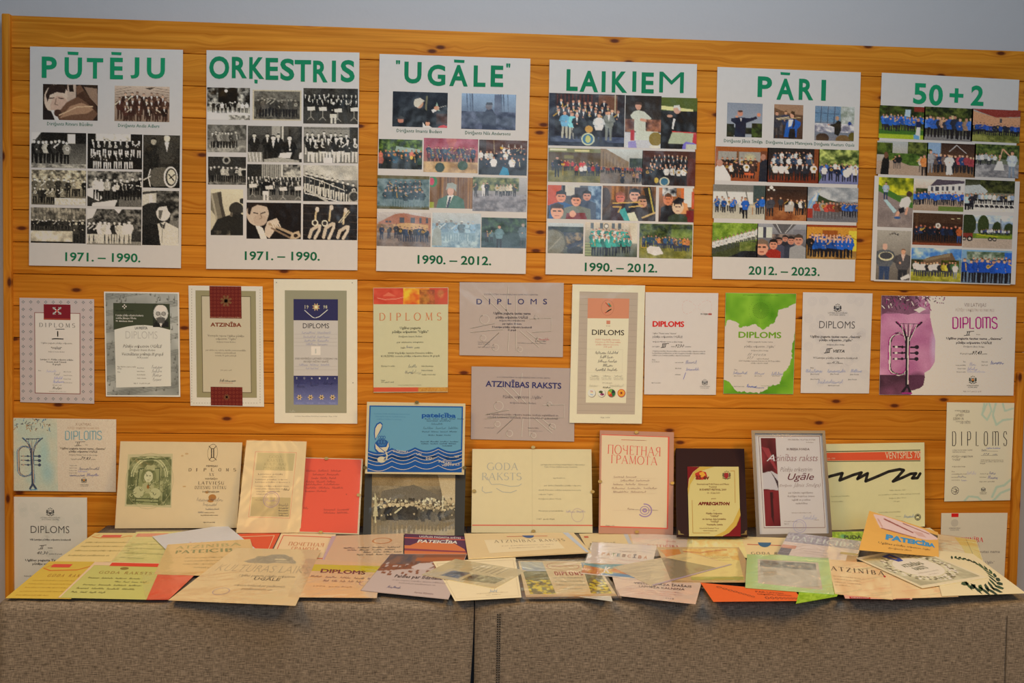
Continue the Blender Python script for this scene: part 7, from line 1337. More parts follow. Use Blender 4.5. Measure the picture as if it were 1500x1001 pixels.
# green-engraved folk-song diploma
s = Sheet('diploma', 'cream diploma with a green engraving of a crowned woman, standing leftmost on the table', 'diploma', [(176.4, 646.7), (355, 648.5), (347, 773.7), (168.2, 774.4)], (222, 192, 146), ('lean', .012), GL_, thick=.002)
c = Cv(69, 81, (196, 180, 134), seed=110); G1, G2 = (84, 88, 52), (172, 164, 112)
c.p([(.06, .1), (.3, .04), (.78, .05), (.95, .12), (.97, .92), (.85, .97), (.3, .95), (.04, .97)], (128, 126, 80)).n(.05, .06, .96, .95, (96, 98, 58), (164, 158, 108), 8)
c.n(.03, .3, .2, .95, G1, (120, 120, 74), 8).n(.8, .1, .98, .95, G1, (140, 138, 90), 8)
for r_ in (.32, .36): c.l([(.5+r_*math.cos(a)*1.1, .42+r_*math.sin(a)) for a in np.linspace(-PI, 0, 14)], .025, (190, 182, 130))
c.p([(.27, .28), (.72, .27), (.72, .96), (.22, .95)], (150, 148, 98)).l([(.27, .28), (.72, .27)], .02, G1).l([(.27, .28), (.22, .95)], .02, G1).l([(.72, .27), (.72, .95)], .02, G1)
c.p([(.36, .3), (.62, .3), (.72, .6), (.68, .8), (.3, .8), (.26, .6)], (140, 138, 88)).e(.48, .43, .14, .17, (120, 120, 74)).e(.48, .43, .08, .105, (206, 196, 150)).p([(.36, .3), (.44, .2), (.52, .22), (.6, .2), (.62, .32), (.5, .29)], (176, 168, 116)).l([(.44, .41), (.46, .41)], .016, G1).l([(.5, .41), (.52, .41)], .016, G1).l([(.46, .49), (.5, .49)], .01, G1)
c.p([(.36, .56), (.48, .52), (.6, .56), (.62, .74), (.34, .74)], (172, 164, 114)).e(.28, .72, .1, .11, (186, 178, 128)).e(.64, .74, .1, .1, (186, 178, 128)).e(.48, .62, .025, .04, (150, 96, 40))
for i in range(40): x, y = c.rr.uniform(.05, .95), c.rr.uniform(.06, .95); c.l([(x, y), (x+c.rr.uniform(-.05, .05), y+c.rr.uniform(-.04, .04))], .007, c.rr.choice([G1, G1, (200, 190, 140)]))
for y in (.84, .9): c.l([(.2, y), (.72, y+.01)], .018, G1)
for i in range(60): x, y = c.rr.choice([c.rr.uniform(.05, .22), c.rr.uniform(.76, .95), c.rr.uniform(.3, .68)]), c.rr.uniform(.1, .95); c.l([(x+.03*math.cos(t), y+.03*math.sin(t)) for t in np.linspace(0, c.rr.uniform(2, 5), 6)], .008, c.rr.choice([G1, (70, 74, 44), (190, 182, 130)]))
c.l([(.14, .1), (.9, .1)], .02, G1); s.picture([(187.5, 666), (253, 665), (251, 744), (182.6, 742)], c.a, 'engraving', 1, M_INK, cell=1.8)
s.ring(219, 705, 35, 41, .4, (170, 160, 110), 2)
s.ring(311.5, 663.5, 7.6, 13, .4, (110, 90, 66), 2).line([(309.8, 658), (309.8, 671)], 1.4, (50, 34, 26)).line([(313, 658), (313, 671)], 1.4, (50, 34, 26))
for g in (-1, 1): s.line([(306, 664-g*10.5), (309.6, 664-g*6.5), (313.4, 664-g*6.5), (317, 664-g*10.5)], .9, (60, 44, 30))
DB = (84, 60, 40)
for t, x0, x1, y, h, f in (('PIEMIŅAS', 302, 319, 684.2, 2.4, 0), ('XX', 306, 313.5, 697.4, 4, 1), ('VISPĀRĒJO', 300, 319, 702.8, 2.2, 0), ('LATVIEŠU', 290.4, 328.4, 710, 4.4, 1), ('DZIESMU SVĒTKU', 285.4, 331.6, 716.6, 4.4, 1), ('DALĪBNIEKAM', 296.6, 321, 722, 2.4, 0), ('kultūras ministrs', 299.6, 314, 752, 1.5, 0), ('Republikāniskā svētku komisija', 294, 319.6, 755.8, 1.5, 0), ('Rīgā 1990. gada jūlijā', 298, 315, 766.2, 1.4, 0)):
    s.text(t, x0, x1, y, h, DB, wt=0 if f else .01, font='serif' if f else 'sans', ser=dict(thick=.065, thin=.025, space=.22))
for i, ch in enumerate('DIPLOMS'): s.text(ch, 276.4+i*10.9, 280.4+i*10.9-(2.6 if ch == 'I' else 0), 690.6, 4.4, DB, font='serif', ser=dict(thick=.07, thin=.03))
for i, (a, b, y, h) in enumerate(((288, 326, 734.5, 6.6), (297, 317, 741.4, 6), (301, 321, 747, 3), (290, 298, 752, 3))): s.scrawl(a, b, y, h, (120, 104, 96), 150+i, .4, 2 if i == 0 else 1)
s.oval(311, 729, 5.8, 4.6, (176, 116, 56), 1, 'stain').oval(308.5, 734, 4.6, 2.4, (180, 122, 60), 1, 'stain').oval(303, 721.5, 2.4, 2, (190, 140, 80), 1, 'stain').oval(273.5, 665, 2.6, 1.4, (206, 166, 114), 1, 'stain').oval(267, 668, 2, 1.4, (208, 170, 118), 1, 'stain').oval(270, 713, 2.6, 1, (206, 164, 108), 1, 'stain')
s.cover(M_CRUMPLE, off=.0022, grow=1.6); s.done()
# red sheet in a clip frame
s = Sheet('clip_frame', 'frameless clip frame holding a plain salmon-red handwritten sheet', 'frame', [(446, 670.4), (531.6, 672.5), (526, 783.5), (438, 780.4)], (214, 190, 150), ('lean', .008), GL_, thick=.004)
s.poly([(447, 671.6), (529.4, 673.6), (523.4, 781.6), (439, 779)], (234, 92, 66), 1, 'printed_panel')
for i, (a, b, y, n) in enumerate(((448, 499, 691, 3), (458, 496, 696.5, 2), (456, 492, 702, 3), (448, 491, 707, 3), (448, 497, 711, 2), (447, 502, 716, 3), (447, 478, 721, 2), (474, 511, 748, 2), (474, 510, 752.6, 2), (444, 451, 746, 1))): s.scrawl(a, b, y, 3.6, (150, 70, 56), 160+i, .35, n)
s.oval(507.5, 724.5, .7, .7, (120, 60, 50), 3, 'ink_spot', 6); s.cover(M_GLASS, off=.0016, part='glass_pane')
s.clip(478, 671.8); s.clip(525.5, 725.4); s.clip(469.8, 780); s.done()
# laminated honour sheet in front of it
s = Sheet('certificate', 'cream laminated certificate with two grey panels, a thin red frame and a violet round stamp', 'certificate', [(361.2, 645.4), (449.2, 647), (440, 780.5), (346, 781.2)], (226, 194, 144), ('lean', .022, .004), GL_, thick=.0015)
s.poly([(374, 661.6), (434.6, 663), (424.8, 759.6), (363.8, 758)], (222, 140, 106), 1, 'printed_border').poly([(374.6, 662.2), (434, 663.6), (424.3, 759), (364.4, 757.4)], (226, 194, 144), 2).poly([(377.4, 663.4), (432, 664.6), (429, 690), (374.4, 689)], (196, 174, 122), 3).poly([(369, 728.4), (426, 729.4), (423.8, 757.4), (366.4, 756.4)], (194, 168, 116), 3)
for i, (t, a, b) in enumerate((('GODA', 394, 413), ('RAKSTS', 391, 415), ('KULTŪRAS', 387, 420), ('MINISTRIJA', 386, 418))): s.text(t, a, b, 671+i*5.6, 4, (170, 150, 104), layer=4, font='serif' if i < 2 else 'sans', ser=dict(thick=.06, thin=.03))
for i, (a, b) in enumerate(((378, 414), (384, 404), (374.6, 421), (374, 424.6), (373.6, 423), (373.4, 414), (375.6, 410), (375.4, 392))): s.text('Latvijas pūtēju orķestru skates dalībniekiem'[:14+4*i % 26], a, b, 695.6+i*3.9+(i > 3)*2, 1.8, (130, 104, 84), layer=4)
s.ring(397.5, 732, 11.8, 11.6, .8, (166, 130, 150), 5, 'stamp').ring(397.5, 732, 9.2, 9, .4, (166, 130, 150), 5, 'stamp').scrawl(389, 406, 735, 6, (166, 130, 150), 170, .5, 1, layer=5, part='stamp')
s.text('1985. g. Rīgā', 373.6, 384, 733.6, 1.6, (130, 104, 84), layer=4)
for i in range(5): sig(s, 408, 742+i*3.6, 14, 5 if i == 0 else 2.6, (100, 90, 116), 171+i, .45)
sig(s, 415, 719, 9, 4, K1, 177, .5); s.cover(M_CRUMPLE, grow=1.8, off=.0014); s.done()
# parade photograph in a dark mount
s = Sheet('framed_photograph', 'sepia photograph of a marching band in a dark mount, below the blue waves certificate', 'photograph', [(535, 684), (682.2, 686), (680, 785.2), (531.6, 784.6)], (62, 60, 56), ('lean', .012), GL_, thick=.006)
c = Cv(120, 89, (150, 122, 82), (140, 118, 84), seed=111)
c.n(0, 0, 1, .25, (160, 134, 92), (130, 106, 70), 3).n(0, .22, .95, .5, (106, 92, 70), (150, 130, 96), 6).p([(.78, 0), (1, 0), (1, .5), (.86, .48), (.84, .35)], (196, 172, 130)).p([(.12, .3), (.5, .2), (.9, .42), (.9, .5), (.1, .5)], (112, 100, 80)).r_(0, .85, 1, 1, (150, 128, 92)).r_(.3, .9, 1, 1, (176, 156, 120))
for i in range(220): x, y = c.rr.uniform(.02, .98), c.rr.uniform(.42, .62); c.e(x, y, .018, .022, c.rr.choice([(196, 176, 132), (60, 50, 36), (214, 200, 160), (100, 84, 60)]))
c.crowd([(.76, .26, .2, 1, 26), (.84, .32, .3, 1, 20), (.92, .38, .4, .98, 14), (.98, .5, .03, .5, 9)], [(60, 52, 40), (84, 74, 56), (104, 92, 70), (44, 38, 30)], legs=(128, 112, 84), skin=(196, 174, 132), hair=(70, 58, 42), inst=(206, 192, 150), pi=.4)
c.l([(.04, .35), (.05, .8)], .02, (200, 186, 140)).p([(.02, .7), (.05, .36), (.08, .7)], (190, 174, 130)).l([(.85, .38), (.85, .6)], .014, (214, 200, 160)).grain(8)
s.picture([(545.2, 692), (667, 692.6), (666, 784.6), (543.6, 784.2)], c.a, 'photograph', 1, M_INK, cell=1.6); s.cover(M_CRUMPLE, off=.0016, part='plastic_sleeve', box=(8, 5, 133, 99)); s.done()
# blue waves thank-you
s = Sheet('clip_frame', 'clip-framed blue PATEICĪBA print with white waves and a curling treble-clef shape', 'frame', [(537.6, 589), (681.8, 591.6), (680, 695.8), (534.6, 694)], (226, 204, 156), ('lean', .044, 0, .05), GL_, thick=.004)
BL, PB = (24, 88, 160), (110, 164, 186)
s.poly([(541.2, 594.2), (678.4, 595.6), (676.6, 692.4), (538, 691.6)], BL, 1).poly([(543, 596), (676.4, 597.4), (675, 668), (540.4, 668)], PB, 2)
def wave(y0, x0=539.4, x1=676.4):
    P = []; kn = [(539, 0), (574, -3), (608, -4), (642, -4.5), (677, -2)]
    for (xa, ya), (xb, yb) in zip(kn[:-1], kn[1:]):
        for i in range(9):
            t = i/8; P.append((xa+(xb-xa)*t, y0+ya*(1-t)+yb*t+5.2*math.sin(PI*t)))
    return P
w0 = wave(659.5); s.add('waves', s.L(w0+[(x, y+14) for x, y in w0[::-1]]), [(i, i+1, len(w0)*2-2-i, len(w0)*2-1-i) for i in range(len(w0)-1)], BL, 3)
s.poly([(539.4, 668), (676, 668), (675.6, 690), (538.6, 690)], BL, 3, 'waves')
for y in (663, 668.2, 673.4, 678.6, 686.6): s.line(wave(y), .85, (214, 200, 176), 4, 'wave_lines')
cl = [(546.6+6*math.cos(a)+4, 626+12*math.sin(a)) for a in np.linspace(0, 2*PI, 3)]
CR = (222, 208, 172)
s.poly([(549.6, 645.5), (547.6, 636), (548.4, 627), (551.6, 621), (557, 618), (560.6, 621.5), (560, 627), (556.6, 634), (552, 640)], BL, 5, 'treble_clef').poly([(550, 643), (549.2, 636), (549.8, 628), (553, 622.4), (557, 620.4), (559.6, 623), (558.6, 627), (555.4, 633.4)], CR, 6, 'treble_clef')
s.oval(559.5, 654.5, 11.4, 11, BL, 5, 'treble_clef').poly([(549.6, 650), (553, 654), (558, 656), (566, 655), (569, 648), (569.8, 654), (567, 660), (562, 663.4), (555, 662.4), (550.4, 657.6)], CR, 6, 'treble_clef').oval(559.5, 648.6, 6.4, 5.4, (64, 118, 168), 6, 'treble_clef')
for i in range(3): s.ring(554.8+i*4, 647.6, 2.6, 3.6, .6, (30, 70, 130), 7, 'treble_clef', 10).ring(556+i*3.4, 641, 2, 2.4, .6, BL, 7, 'treble_clef', 10)
s.line([(549.6, 649), (556, 656), (562, 661), (566, 664)], 1, BL, 7, 'treble_clef').line([(565, 662), (567.2, 668), (566, 673), (562, 675)], 2.2, CR, 7, 'treble_clef').oval(559, 673.6, 6.2, 4.6, CR, 7, 'treble_clef').line([(562.5, 672), (565.5, 672.4)], 1.4, BL, 8, 'treble_clef')
s.text('pateicība', 617.8, 668, 611.6, 6.8, BL, wt=.035, part='title')
for i, (a, b, y, h, n) in enumerate(((622, 679, 614.6, 2.4, 5), (625, 660, 617.6, 2.6, 2), (632, 648, 622.4, 3.4, 1), (620, 671, 628.6, 4, 3), (618, 669, 633.4, 2.2, 4), (627, 660, 638.4, 2, 3), (616, 671, 648, 2, 4), (617, 668, 651, 2, 4), (648, 662, 654, 1.6, 1))): s.scrawl(a, b, y, h, (52, 84, 112), 180+i, .4, n)
for i, t in enumerate(('Latvijas PSR Kultūras ministrija', 'Ventspils rajona izpildkomiteja', 'svētku rīcības komiteja')): s.text(t, 548+i*2, 600-i*6, 607+i*4, 1.7, (76, 130, 168))
for t, x0, x1, y, an in (('DZIESMU', 576, 597, 662.4, 4), ('UN', 610, 617, 666.8, 6), ('DEJU', 624, 636, 673.6, -1), ('SVĒTKI', 642, 661, 677.4, 8), ("'87", 666, 673, 671, -6), ('VENTSPILS', 647, 673.6, 683.6, -4)): s.text(t, x0, x1, y, 3.2, (214, 200, 176), wt=.02, layer=5, ang=an)
s.cover(M_GLASS, off=.0018, part='glass_pane'); s.clip(610.6, 589.6); s.clip(534.8, 685.4); s.clip(680.4, 685.4); s.done()
# goda raksts
s = Sheet('clip_frame', 'wide clip frame holding a pale GODA RAKSTS sheet with a red line near its foot', 'frame', [(691.9, 658), (866.3, 658.4), (868, 781), (690.5, 780.6)], (228, 206, 158), ('lean', .010), GL_, thick=.004)
s.line([(691.6, 769.7), (867.8, 770)], 1.5, (226, 100, 78), 2, 'red_line').line([(779.4, 660), (779.8, 779)], .4, (206, 186, 140), 1, 'fold')
GY = (178, 172, 158)
s.text('GODA', 713.4, 759, 688.6, 10.2, GY, font='serif', ser=dict(thick=.045, thin=.02, space=.1), part='title').text('RAKSTS', 706, 764, 703.2, 10.2, GY, font='serif', ser=dict(thick=.045, thin=.02, space=.1), part='title')
s.line([(713, 699), (720, 710), (732, 709.6), (748, 713), (760, 712), (764, 709)], .8, GY).line([(707, 713), (706, 719), (711, 722.4), (721, 721)], .9, GY).line([(727, 715.6), (736, 721), (748, 722), (757, 718.6)], .9, GY)
GM = (150, 138, 112)
for t, x0, x1, y in (('LATVIJAS PSR KULTŪRAS MINISTRIJAS E. MELNGAIĻA', 792, 857, 682), ('TAUTAS MĀKSLAS NAMS', 797, 846, 685.4), ('apbalvo', 810, 828, 701.4), ('par aktīvu līdzdalību pūtēju orķestru', 797, 851, 712.4), ('skatē Dziesmu svētku ieskaņas koncerta', 789, 851, 719), ('orķestri "Ugāle"', 789, 811, 725.4), ('Diriģents Jānis Vītols', 789, 822, 732), ('Ministrijas priekšsēdētājs', 789, 825, 749.6), ('1987. gadā Rīgā', 786, 812, 761.6)): s.text(t, x0, x1, y, 1.8, GM)
s.ring(846, 755, 9, 10, .7, (206, 178, 160), 2, 'stamp').scrawl(829, 857, 751, 4, (180, 160, 176), 190, .4, 2)
s.cover(M_GLASS, off=.0016, part='glass_pane'); s.clip(781, 655.4); s.clip(694.6, 719.5); s.clip(868, 720.6); s.clip(781.4, 778.4); s.done()
# Russian honour sheet
s = Sheet('clip_frame', 'clip frame with a red-lettered Cyrillic honour certificate on a dusky pink mount', 'frame', [(878.8, 630.6), (987.2, 633.6), (986, 784.4), (877, 781.6)], (196, 138, 110), ('lean', .010), GL_, thick=.004)
s.poly([(881, 636.4), (980.6, 640), (978.6, 775.4), (879.2, 772.2)], (230, 92, 70), 1).poly([(881.4, 637.6), (978.4, 641), (976.6, 773.6), (879.4, 770.6)], (232, 204, 162), 2)
RD = (226, 96, 78)
s.line([(910, 644.6), (947, 645.6)], .8, RD).text('ПОЧЕТНАЯ', 890, 967.6, 664.4, 12.6, RD, font='serif', ser=dict(thick=.05, thin=.022, space=.06), part='title', ang=1.4).text('ГРАМОТА', 895, 963, 678.4, 11.8, RD, font='serif', ser=dict(thick=.05, thin=.022, space=.06), part='title', ang=1.2)
for i, (a, b, y, n) in enumerate(((899, 932, 700, 2), (909, 951, 705.4, 2), (898, 949, 711, 3), (896, 962, 716.6, 3), (898, 946, 722, 2), (919, 928, 747, 1))): s.scrawl(a, b, y, 3.4, (160, 118, 96), 200+i, .45, n); s.line([(897, y+1), (962, y+1.4)], .25, (200, 160, 124), 2, 'ruled_line')
for q, t in ((11, 2), (7, 1.2), (3.6, 2.4)): s.ring(944.4, 748, q, q*.92, t, (168, 136, 164), 3, 'stamp', a0=-100, a1=140 if q == 11 else 260)
s.line([(926, 746.6), (964, 748)], .5, (110, 90, 90)).text('Минск 1979', 887, 900, 771, 1.7, (110, 96, 84))
s.cover(M_GLASS, off=.0016, part='glass_pane'); s.clip(932.4, 633.4); s.clip(879, 705.6); s.clip(985, 708); s.clip(933, 779.4); s.done()
# presentation plaque
s = Sheet('award_plaque', 'dark velvet plaque with a gold APPRECIATION plate and brass corners', 'plaque', [(990.1, 657), (1090, 657.6), (1095.4, 785), (992, 785)], None, ('lean', .010, .016), GL_, thick=.010, mat=plain('velvet_maroon', (42, 14, 20), .85, bump=.0004, bscale=900))
pl = s.L([(1006.8, 683.8), (1082, 684), (1085, 786), (1009.4, 786)])
s.slab('metal_plate', pl, .0, .0022, M_INK, (214, 192, 122))
off = 22
s.poly([(1006.8, 683.8), (1025, 684), (1015, 692), (1009, 702), (1007.6, 716)], (124, 16, 22), off).poly([(1025, 684), (1046, 684), (1030, 689), (1018, 699), (1011, 710), (1007.8, 726), (1007.4, 716), (1010, 703), (1015, 693)], (206, 166, 70), off)
s.poly([(1085, 754), (1085, 786), (1058, 786), (1068, 781), (1078, 771)], (124, 16, 22), off).poly([(1083.6, 744), (1085, 756), (1079, 770), (1069, 780), (1056, 786), (1046, 786), (1062, 778), (1074, 765)], (206, 166, 70), off)
s.poly([(1018, 694), (1026, 690), (1034, 692), (1036, 698), (1030, 703), (1020, 703)], (190, 50, 36), off+1, 'emblem').poly([(1024, 693), (1030, 691), (1034, 697), (1027, 700)], (226, 160, 50), off+2, 'emblem').text('35 év', 1019, 1039, 702.6, 6, (120, 40, 24), wt=.04, layer=off+3, part='emblem')
coat(s, 1064, 697.4, 6.4, (110, 90, 60)); s.poly([(1061, 693), (1067, 693), (1067, 699), (1064, 702), (1061, 699)], (160, 40, 40), off+6, 'emblem'); s.parts['coat_of_arms'][0][:] = [a+s.front*.0026 for a in s.parts['coat_of_arms'][0]]
for t, x0, x1, y, h, w2 in (('International Folk Dance and Music', 1021, 1068, 710.6, 2.5, 0), ('Festival', 1039, 1049.6, 714.6, 2.5, 0), ('BUDAPEST FESTIVAL 2009', 1025, 1064, 718.8, 2.7, .015), ('18 - 23 July 2009', 1036, 1054.6, 723.4, 2.1, 0), ('grants', 1042, 1048.6, 731.4, 2, 0), ('to', 1044.6, 1047.4, 748.8, 1.8, 0), ('Pūtēju Orķestris', 1034.6, 1057.6, 753.6, 2.3, .015), ('"UGĀLE"', 1040.6, 1053, 757.6, 2.3, .015), ('un Sarmas deju kolektīvs', 1029, 1063, 761.8, 2.3, .015), ('"UGĀLE"', 1041, 1053, 765.6, 2.3, .015), ('Ventspils, Latvia', 1035, 1058.4, 769.8, 2.3, .015), ('Interfolk Festival Tour', 1025, 1053, 775, 1.7, 0), ('www.festival.com', 1030, 1050, 778.4, 1.7, 0)): s.text(t, x0, x1, y, h, (120, 60, 30), wt=w2, layer=off+1)
s.text('APPRECIATION', 1022.4, 1069, 740.4, 4.8, (120, 24, 20), wt=.05, shear=.2, layer=off+2, part='title')
for p in ([(1070, 690), (1076, 690), (1077, 737)], [(1013.8, 733), (1015, 781), (1040, 781)]): s.line(p[:2], .6, (190, 130, 50), off+1, 'gold_rule'); s.line(p[1:], .6, (190, 130, 50), off+1, 'gold_rule')
for (x, y, g) in ((993.4, 783.6, 1), (1094, 783.6, -1)):
    s.slab('brass_corner', s.L([(x, y-7), (x+g*2.6, y-5), (x+g*3.4, y-2), (x+g*8.6, y-.6), (x+g*8.6, y), (x, y)]), -.001, .0012, M_CLIP)
for i, (x, y) in enumerate(((990.1, 657), (1090, 657.6), (1095.4, 785), (992, 785))): pass
s.done()
# Ventspils board
s = Sheet('commemorative_board', 'cream board with a red VENTSPILS band and black brushed zigzag, behind the silver frame', 'board', [(1176, 651.2), (1354.1, 648.4), (1354.8, 771.6), (1184, 779)], (222, 206, 152), ('lean', .010), GL_, thick=.003)
s.poly([(1190, 661.6), (1348.2, 659), (1348.2, 660.4), (1190, 663)], (84, 82, 50), 1).poly([(1190, 664), (1348.2, 661.4), (1348.2, 674.2), (1190, 675.2)], (222, 84, 46), 1, 'red_band').poly([(1190, 675.8), (1348.2, 674.8), (1348.2, 676), (1190, 677)], (84, 82, 50), 1)
s.text('VENTSPILS 700', 1297, 1352, 672.4, 9.4, (226, 204, 160), wt=.0, layer=3, part='title').text('1290 - 1990', 1211, 1223, 673.4, 2.4, (226, 204, 160), layer=3)
zz_ = [(1200, 704), (1216, 698), (1234, 693.4), (1230, 704), (1250, 696), (1262, 692.6), (1256, 702), (1271, 693.6), (1268, 705.4), (1286, 698), (1302, 691), (1318, 687.8), (1324, 689), (1316, 698), (1308, 705.6), (1322, 700), (1334, 694.4), (1342, 693.8), (1336, 701), (1344, 700.6), (1348, 694)]
for p_, q_ in zip(zz_[:-1], zz_[1:]): s.line([p_, q_], 4.2, (38, 32, 26), 2, 'brushed_zigzag').oval(q_[0], q_[1], 2.1, 2.1, (38, 32, 26), 2, 'brushed_zigzag', 8)
for t, x0, x1, y in (('Pateicība par līdzdalību', 1217, 1244, 728.4), ('Ventspils pilsētas', 1218, 1235, 736), ('Pūtēju orķestrim „Ugāle”', 1303, 1328, 719.4), ('par piedalīšanos pilsētas svētku jubilejas koncertā', 1287, 1349, 726), ('diriģents Jānis Vītols', 1302, 1328, 731), ('1990. gads', 1309, 1318, 735.6), ('Ventspils pilsētas valdes priekšsēdētājs', 1287, 1320, 751.8), ('A. Kristapsons', 1312, 1320, 757.6)): s.text(t, x0, x1, y, 1.6, (150, 138, 96))
sig(s, 1324, 759, 18, 6, (120, 140, 170), 210, .6); sig(s, 1314, 766, 11, 4, (130, 130, 130), 211, .4)
s.oval(1344.4, 758, 4.9, 5.2, (40, 34, 28), 3, 'round_mark').oval(1344.4, 758, 4.1, 4.4, (222, 206, 152), 4, 'round_mark').oval(1344.4, 758, 3.5, 3.8, (40, 34, 28), 5, 'round_mark').poly([(1342, 760), (1342, 757.6), (1343.4, 756), (1345, 757), (1346.4, 755.6), (1346.4, 760)], (222, 206, 152), 6, 'round_mark')
s.cover(off=.0016, grow=.6); s.done()
# silver frame
s = Sheet('picture_frame', 'silver picture frame with a flag-striped certificate for Ugāle, right of the dark plaque', 'frame', [(1101.2, 630.6), (1208.6, 631), (1219.2, 786), (1108.7, 787.6)], (210, 196, 186), ('lean', .060), GL_, thick=.004)
W_f, H_f = s.W, s.H; M_SIL = plain('brushed_silver', (104, 104, 110), .4, 1.0)
for a0, b0, e0, f0 in (((0, 0), (W_f, 0), (W_f-4.4, 4.4), (4.4, 4.4)), ((W_f, 0), (W_f, H_f), (W_f-4.4, H_f-4.4), (W_f-4.4, 4.4)), ((W_f, H_f), (0, H_f), (4.4, H_f-4.4), (W_f-4.4, H_f-4.4)), ((0, H_f), (0, 0), (4.4, 4.4), (4.4, H_f-4.4))):
    s.slab('frame_bar', [a0, b0, e0, f0], -.001, .009, M_SIL)
X = xf(1090, 625, 5.357)
s.poly([(1111, 639.6), (1200.6, 639.2), (1208.8, 773.4), (1119, 774)], (110, 60, 60), 1, 'printed_border').poly([(1111.7, 640.2), (1200, 639.9), (1208.2, 772.8), (1119.5, 773.3)], (210, 196, 188), 2)
c = Cv(24, 129, (112, 20, 26), (92, 14, 20), seed=112); c.n(0, 0, 1, .4, (70, 12, 18), (140, 40, 44), 3).p([(0, .1), (.8, .35), (1, .38), (.5, .12)], (150, 50, 54)).p([(0, .4), (.6, .38), (1, .42), (1, .6), (0, .58)], (196, 184, 182)).p([(.5, .38), (1, .5), (1, .6), (.8, .48)], (60, 40, 44)).n(0, .6, 1, 1, (92, 14, 20), (126, 30, 34), 2.4).p([(.4, .62), (.6, .62), (.55, .98), (.42, .9)], (58, 12, 16))
s.picture([(1114.4, 642), (1136, 642), (1143.8, 771), (1121.4, 771.2)], c.a, 'flag_print', 3, M_INK)
MB = (90, 60, 56)
s.text('PĀR SABIEDRĪBU UN LATVIJAS KULTŪRU', 1154.5, 1195.5, 645.4, 1.9, MB).text('Nodibinājums', 1181, 1192, 649, 1.5, MB).text('RUBEŅA FONDA', 1152.6, 1186.4, 660, 3.4, (100, 76, 70), font='sans', wt=.025)
s.text('Atzinības raksts', 1123.6, 1199, 675.8, 9.6, (150, 110, 108), shear=.35, wt=-.004, layer=5, part='title').text('A', 1122.8, 1135, 675.8, 9.6, (214, 204, 200), shear=.35, layer=6, part='title')
s.text('Pūtēju orķestrim', 1143, 1190, 691, 6.2, (130, 110, 108), shear=.35, wt=-.006).text('Ugāle', 1154, 1192.8, 703.4, 9.4, (96, 30, 44), shear=.35, wt=.006, part='title').text('(Diriģents', 1141.6, 1160, 713.2, 3.4, (140, 116, 112), shear=.3).text('Jānis Smilga)', 1162, 1202.4, 713.6, 5.4, (140, 116, 112), shear=.35, wt=-.006)
for i, (t, a, b) in enumerate((('par būtisku ieguldījumu', 1155, 1190.6), ('Kuldīgas baznīcas zvanu', 1154, 1193), ('iegādē un pozitīvas', 1160, 1187), ('sadarbības', 1165.6, 1183))): s.text(t, a, b, 723.4+i*5.2, 2.6, (84, 60, 62))
s.text('Rubeņa fonda valdes locekļi', 1160, 1188, 752.4, 1.5, MB).text('2016. gada 9. septembrī', 1148.6, 1168, 765, 1.5, MB).text('Rīgā, LV', 1149, 1155.6, 768.6, 1.5, MB).text('J. Rubenis', 1192, 1199.6, 762.6, 1.4, MB)
s.ring(1171.4, 771, 9.6, 9.6, .7, (170, 158, 186), 4, 'stamp').ring(1171.4, 771, 6.4, 6.4, .4, (170, 158, 186), 4, 'stamp'); sig(s, 1176, 761, 20, 7, (150, 150, 180), 220, .5)
s.cover(M_GLASS, off=.003, part='glass_pane', box=(3, 3, W_f-3, H_f-3)); s.done()
# ---------------------------------------------------------------- the sheets lying on the table, lowest first
lvl = [0.0008]
GT = 'certificates spread over the table top'
def TS(q, label, col, sleeve=None, name='certificate', cat='certificate', tilt=None, dz=.00045, g=1.2, thick=.0005):
    lvl[0] += dz
    s = Sheet(name, label, cat, q, col, ('tilt', tilt) if tilt else ('table', lvl[0]), GT, local=(100, 70), thick=thick)
    if sleeve: s.cover({'c': M_CRUMPLE, 'f': M_FILM}[sleeve], grow=g, off=.0006 if False else .0009)
    return s
R3 = (206, 70, 50)
# back row, left to right
s = TS([(139, 781), (214, 781), (186, 823.5), (80, 822.6)], 'straw-coloured sheet with a faded orange ribbon, at the back left corner of the table', (220, 184, 116))
s.line([(14, 6), (4, 12), (20, 16), (60, 15), (70, 10), (90, 12)], 2.4, (214, 136, 72), 1, 'ribbon').rect(22, 7, 58, 14, (214, 92, 70), 2, 'ribbon').para(8, 92, 30, 4, 10, 3, (150, 124, 70), 1, al='l'); s.done()
s = TS([(200, 779.6), (272, 778.6), (238, 829), (163, 824)], 'olive-yellow laminated sheet half under a tilted white one', (206, 186, 110), 'c', g=3)
s.rect(6, 4, 70, 12, (214, 112, 86), 1, 'ribbon').para(10, 92, 30, 4, 10, 3, (140, 130, 70), 2, al='l'); s.done()
s = TS([(347, 782.5), (411.4, 779.8), (397, 808), (352, 808)], 'bright red card with a thin cream frame line, at the foot of the grey-panelled certificate', (218, 82, 48))
s.frame(4, 8, 90, 120, 1.6, (230, 180, 130), 2); s.done()
s = TS([(412.6, 780), (492, 783), (480, 828), (392, 824)], 'cream sheet with a red frame line and brown Cyrillic lettering', (232, 190, 140))
s.frame(5, 7, 96, 58, 1.6, (216, 92, 64), 2).text('ПОЧЕТНАЯ', 22, 84, 31, 8, (206, 130, 84), font='serif', ser=dict(thick=.08, thin=.03), part='title').text('ГРАМОТА', 30, 78, 41, 7, (206, 130, 84), font='serif', ser=dict(thick=.08, thin=.03), part='title'); s.done()
s = TS([(848, 782), (924, 780.4), (934, 801), (860, 804)], 'tan certificate, mostly covered, between the two clip frames', (216, 180, 126))
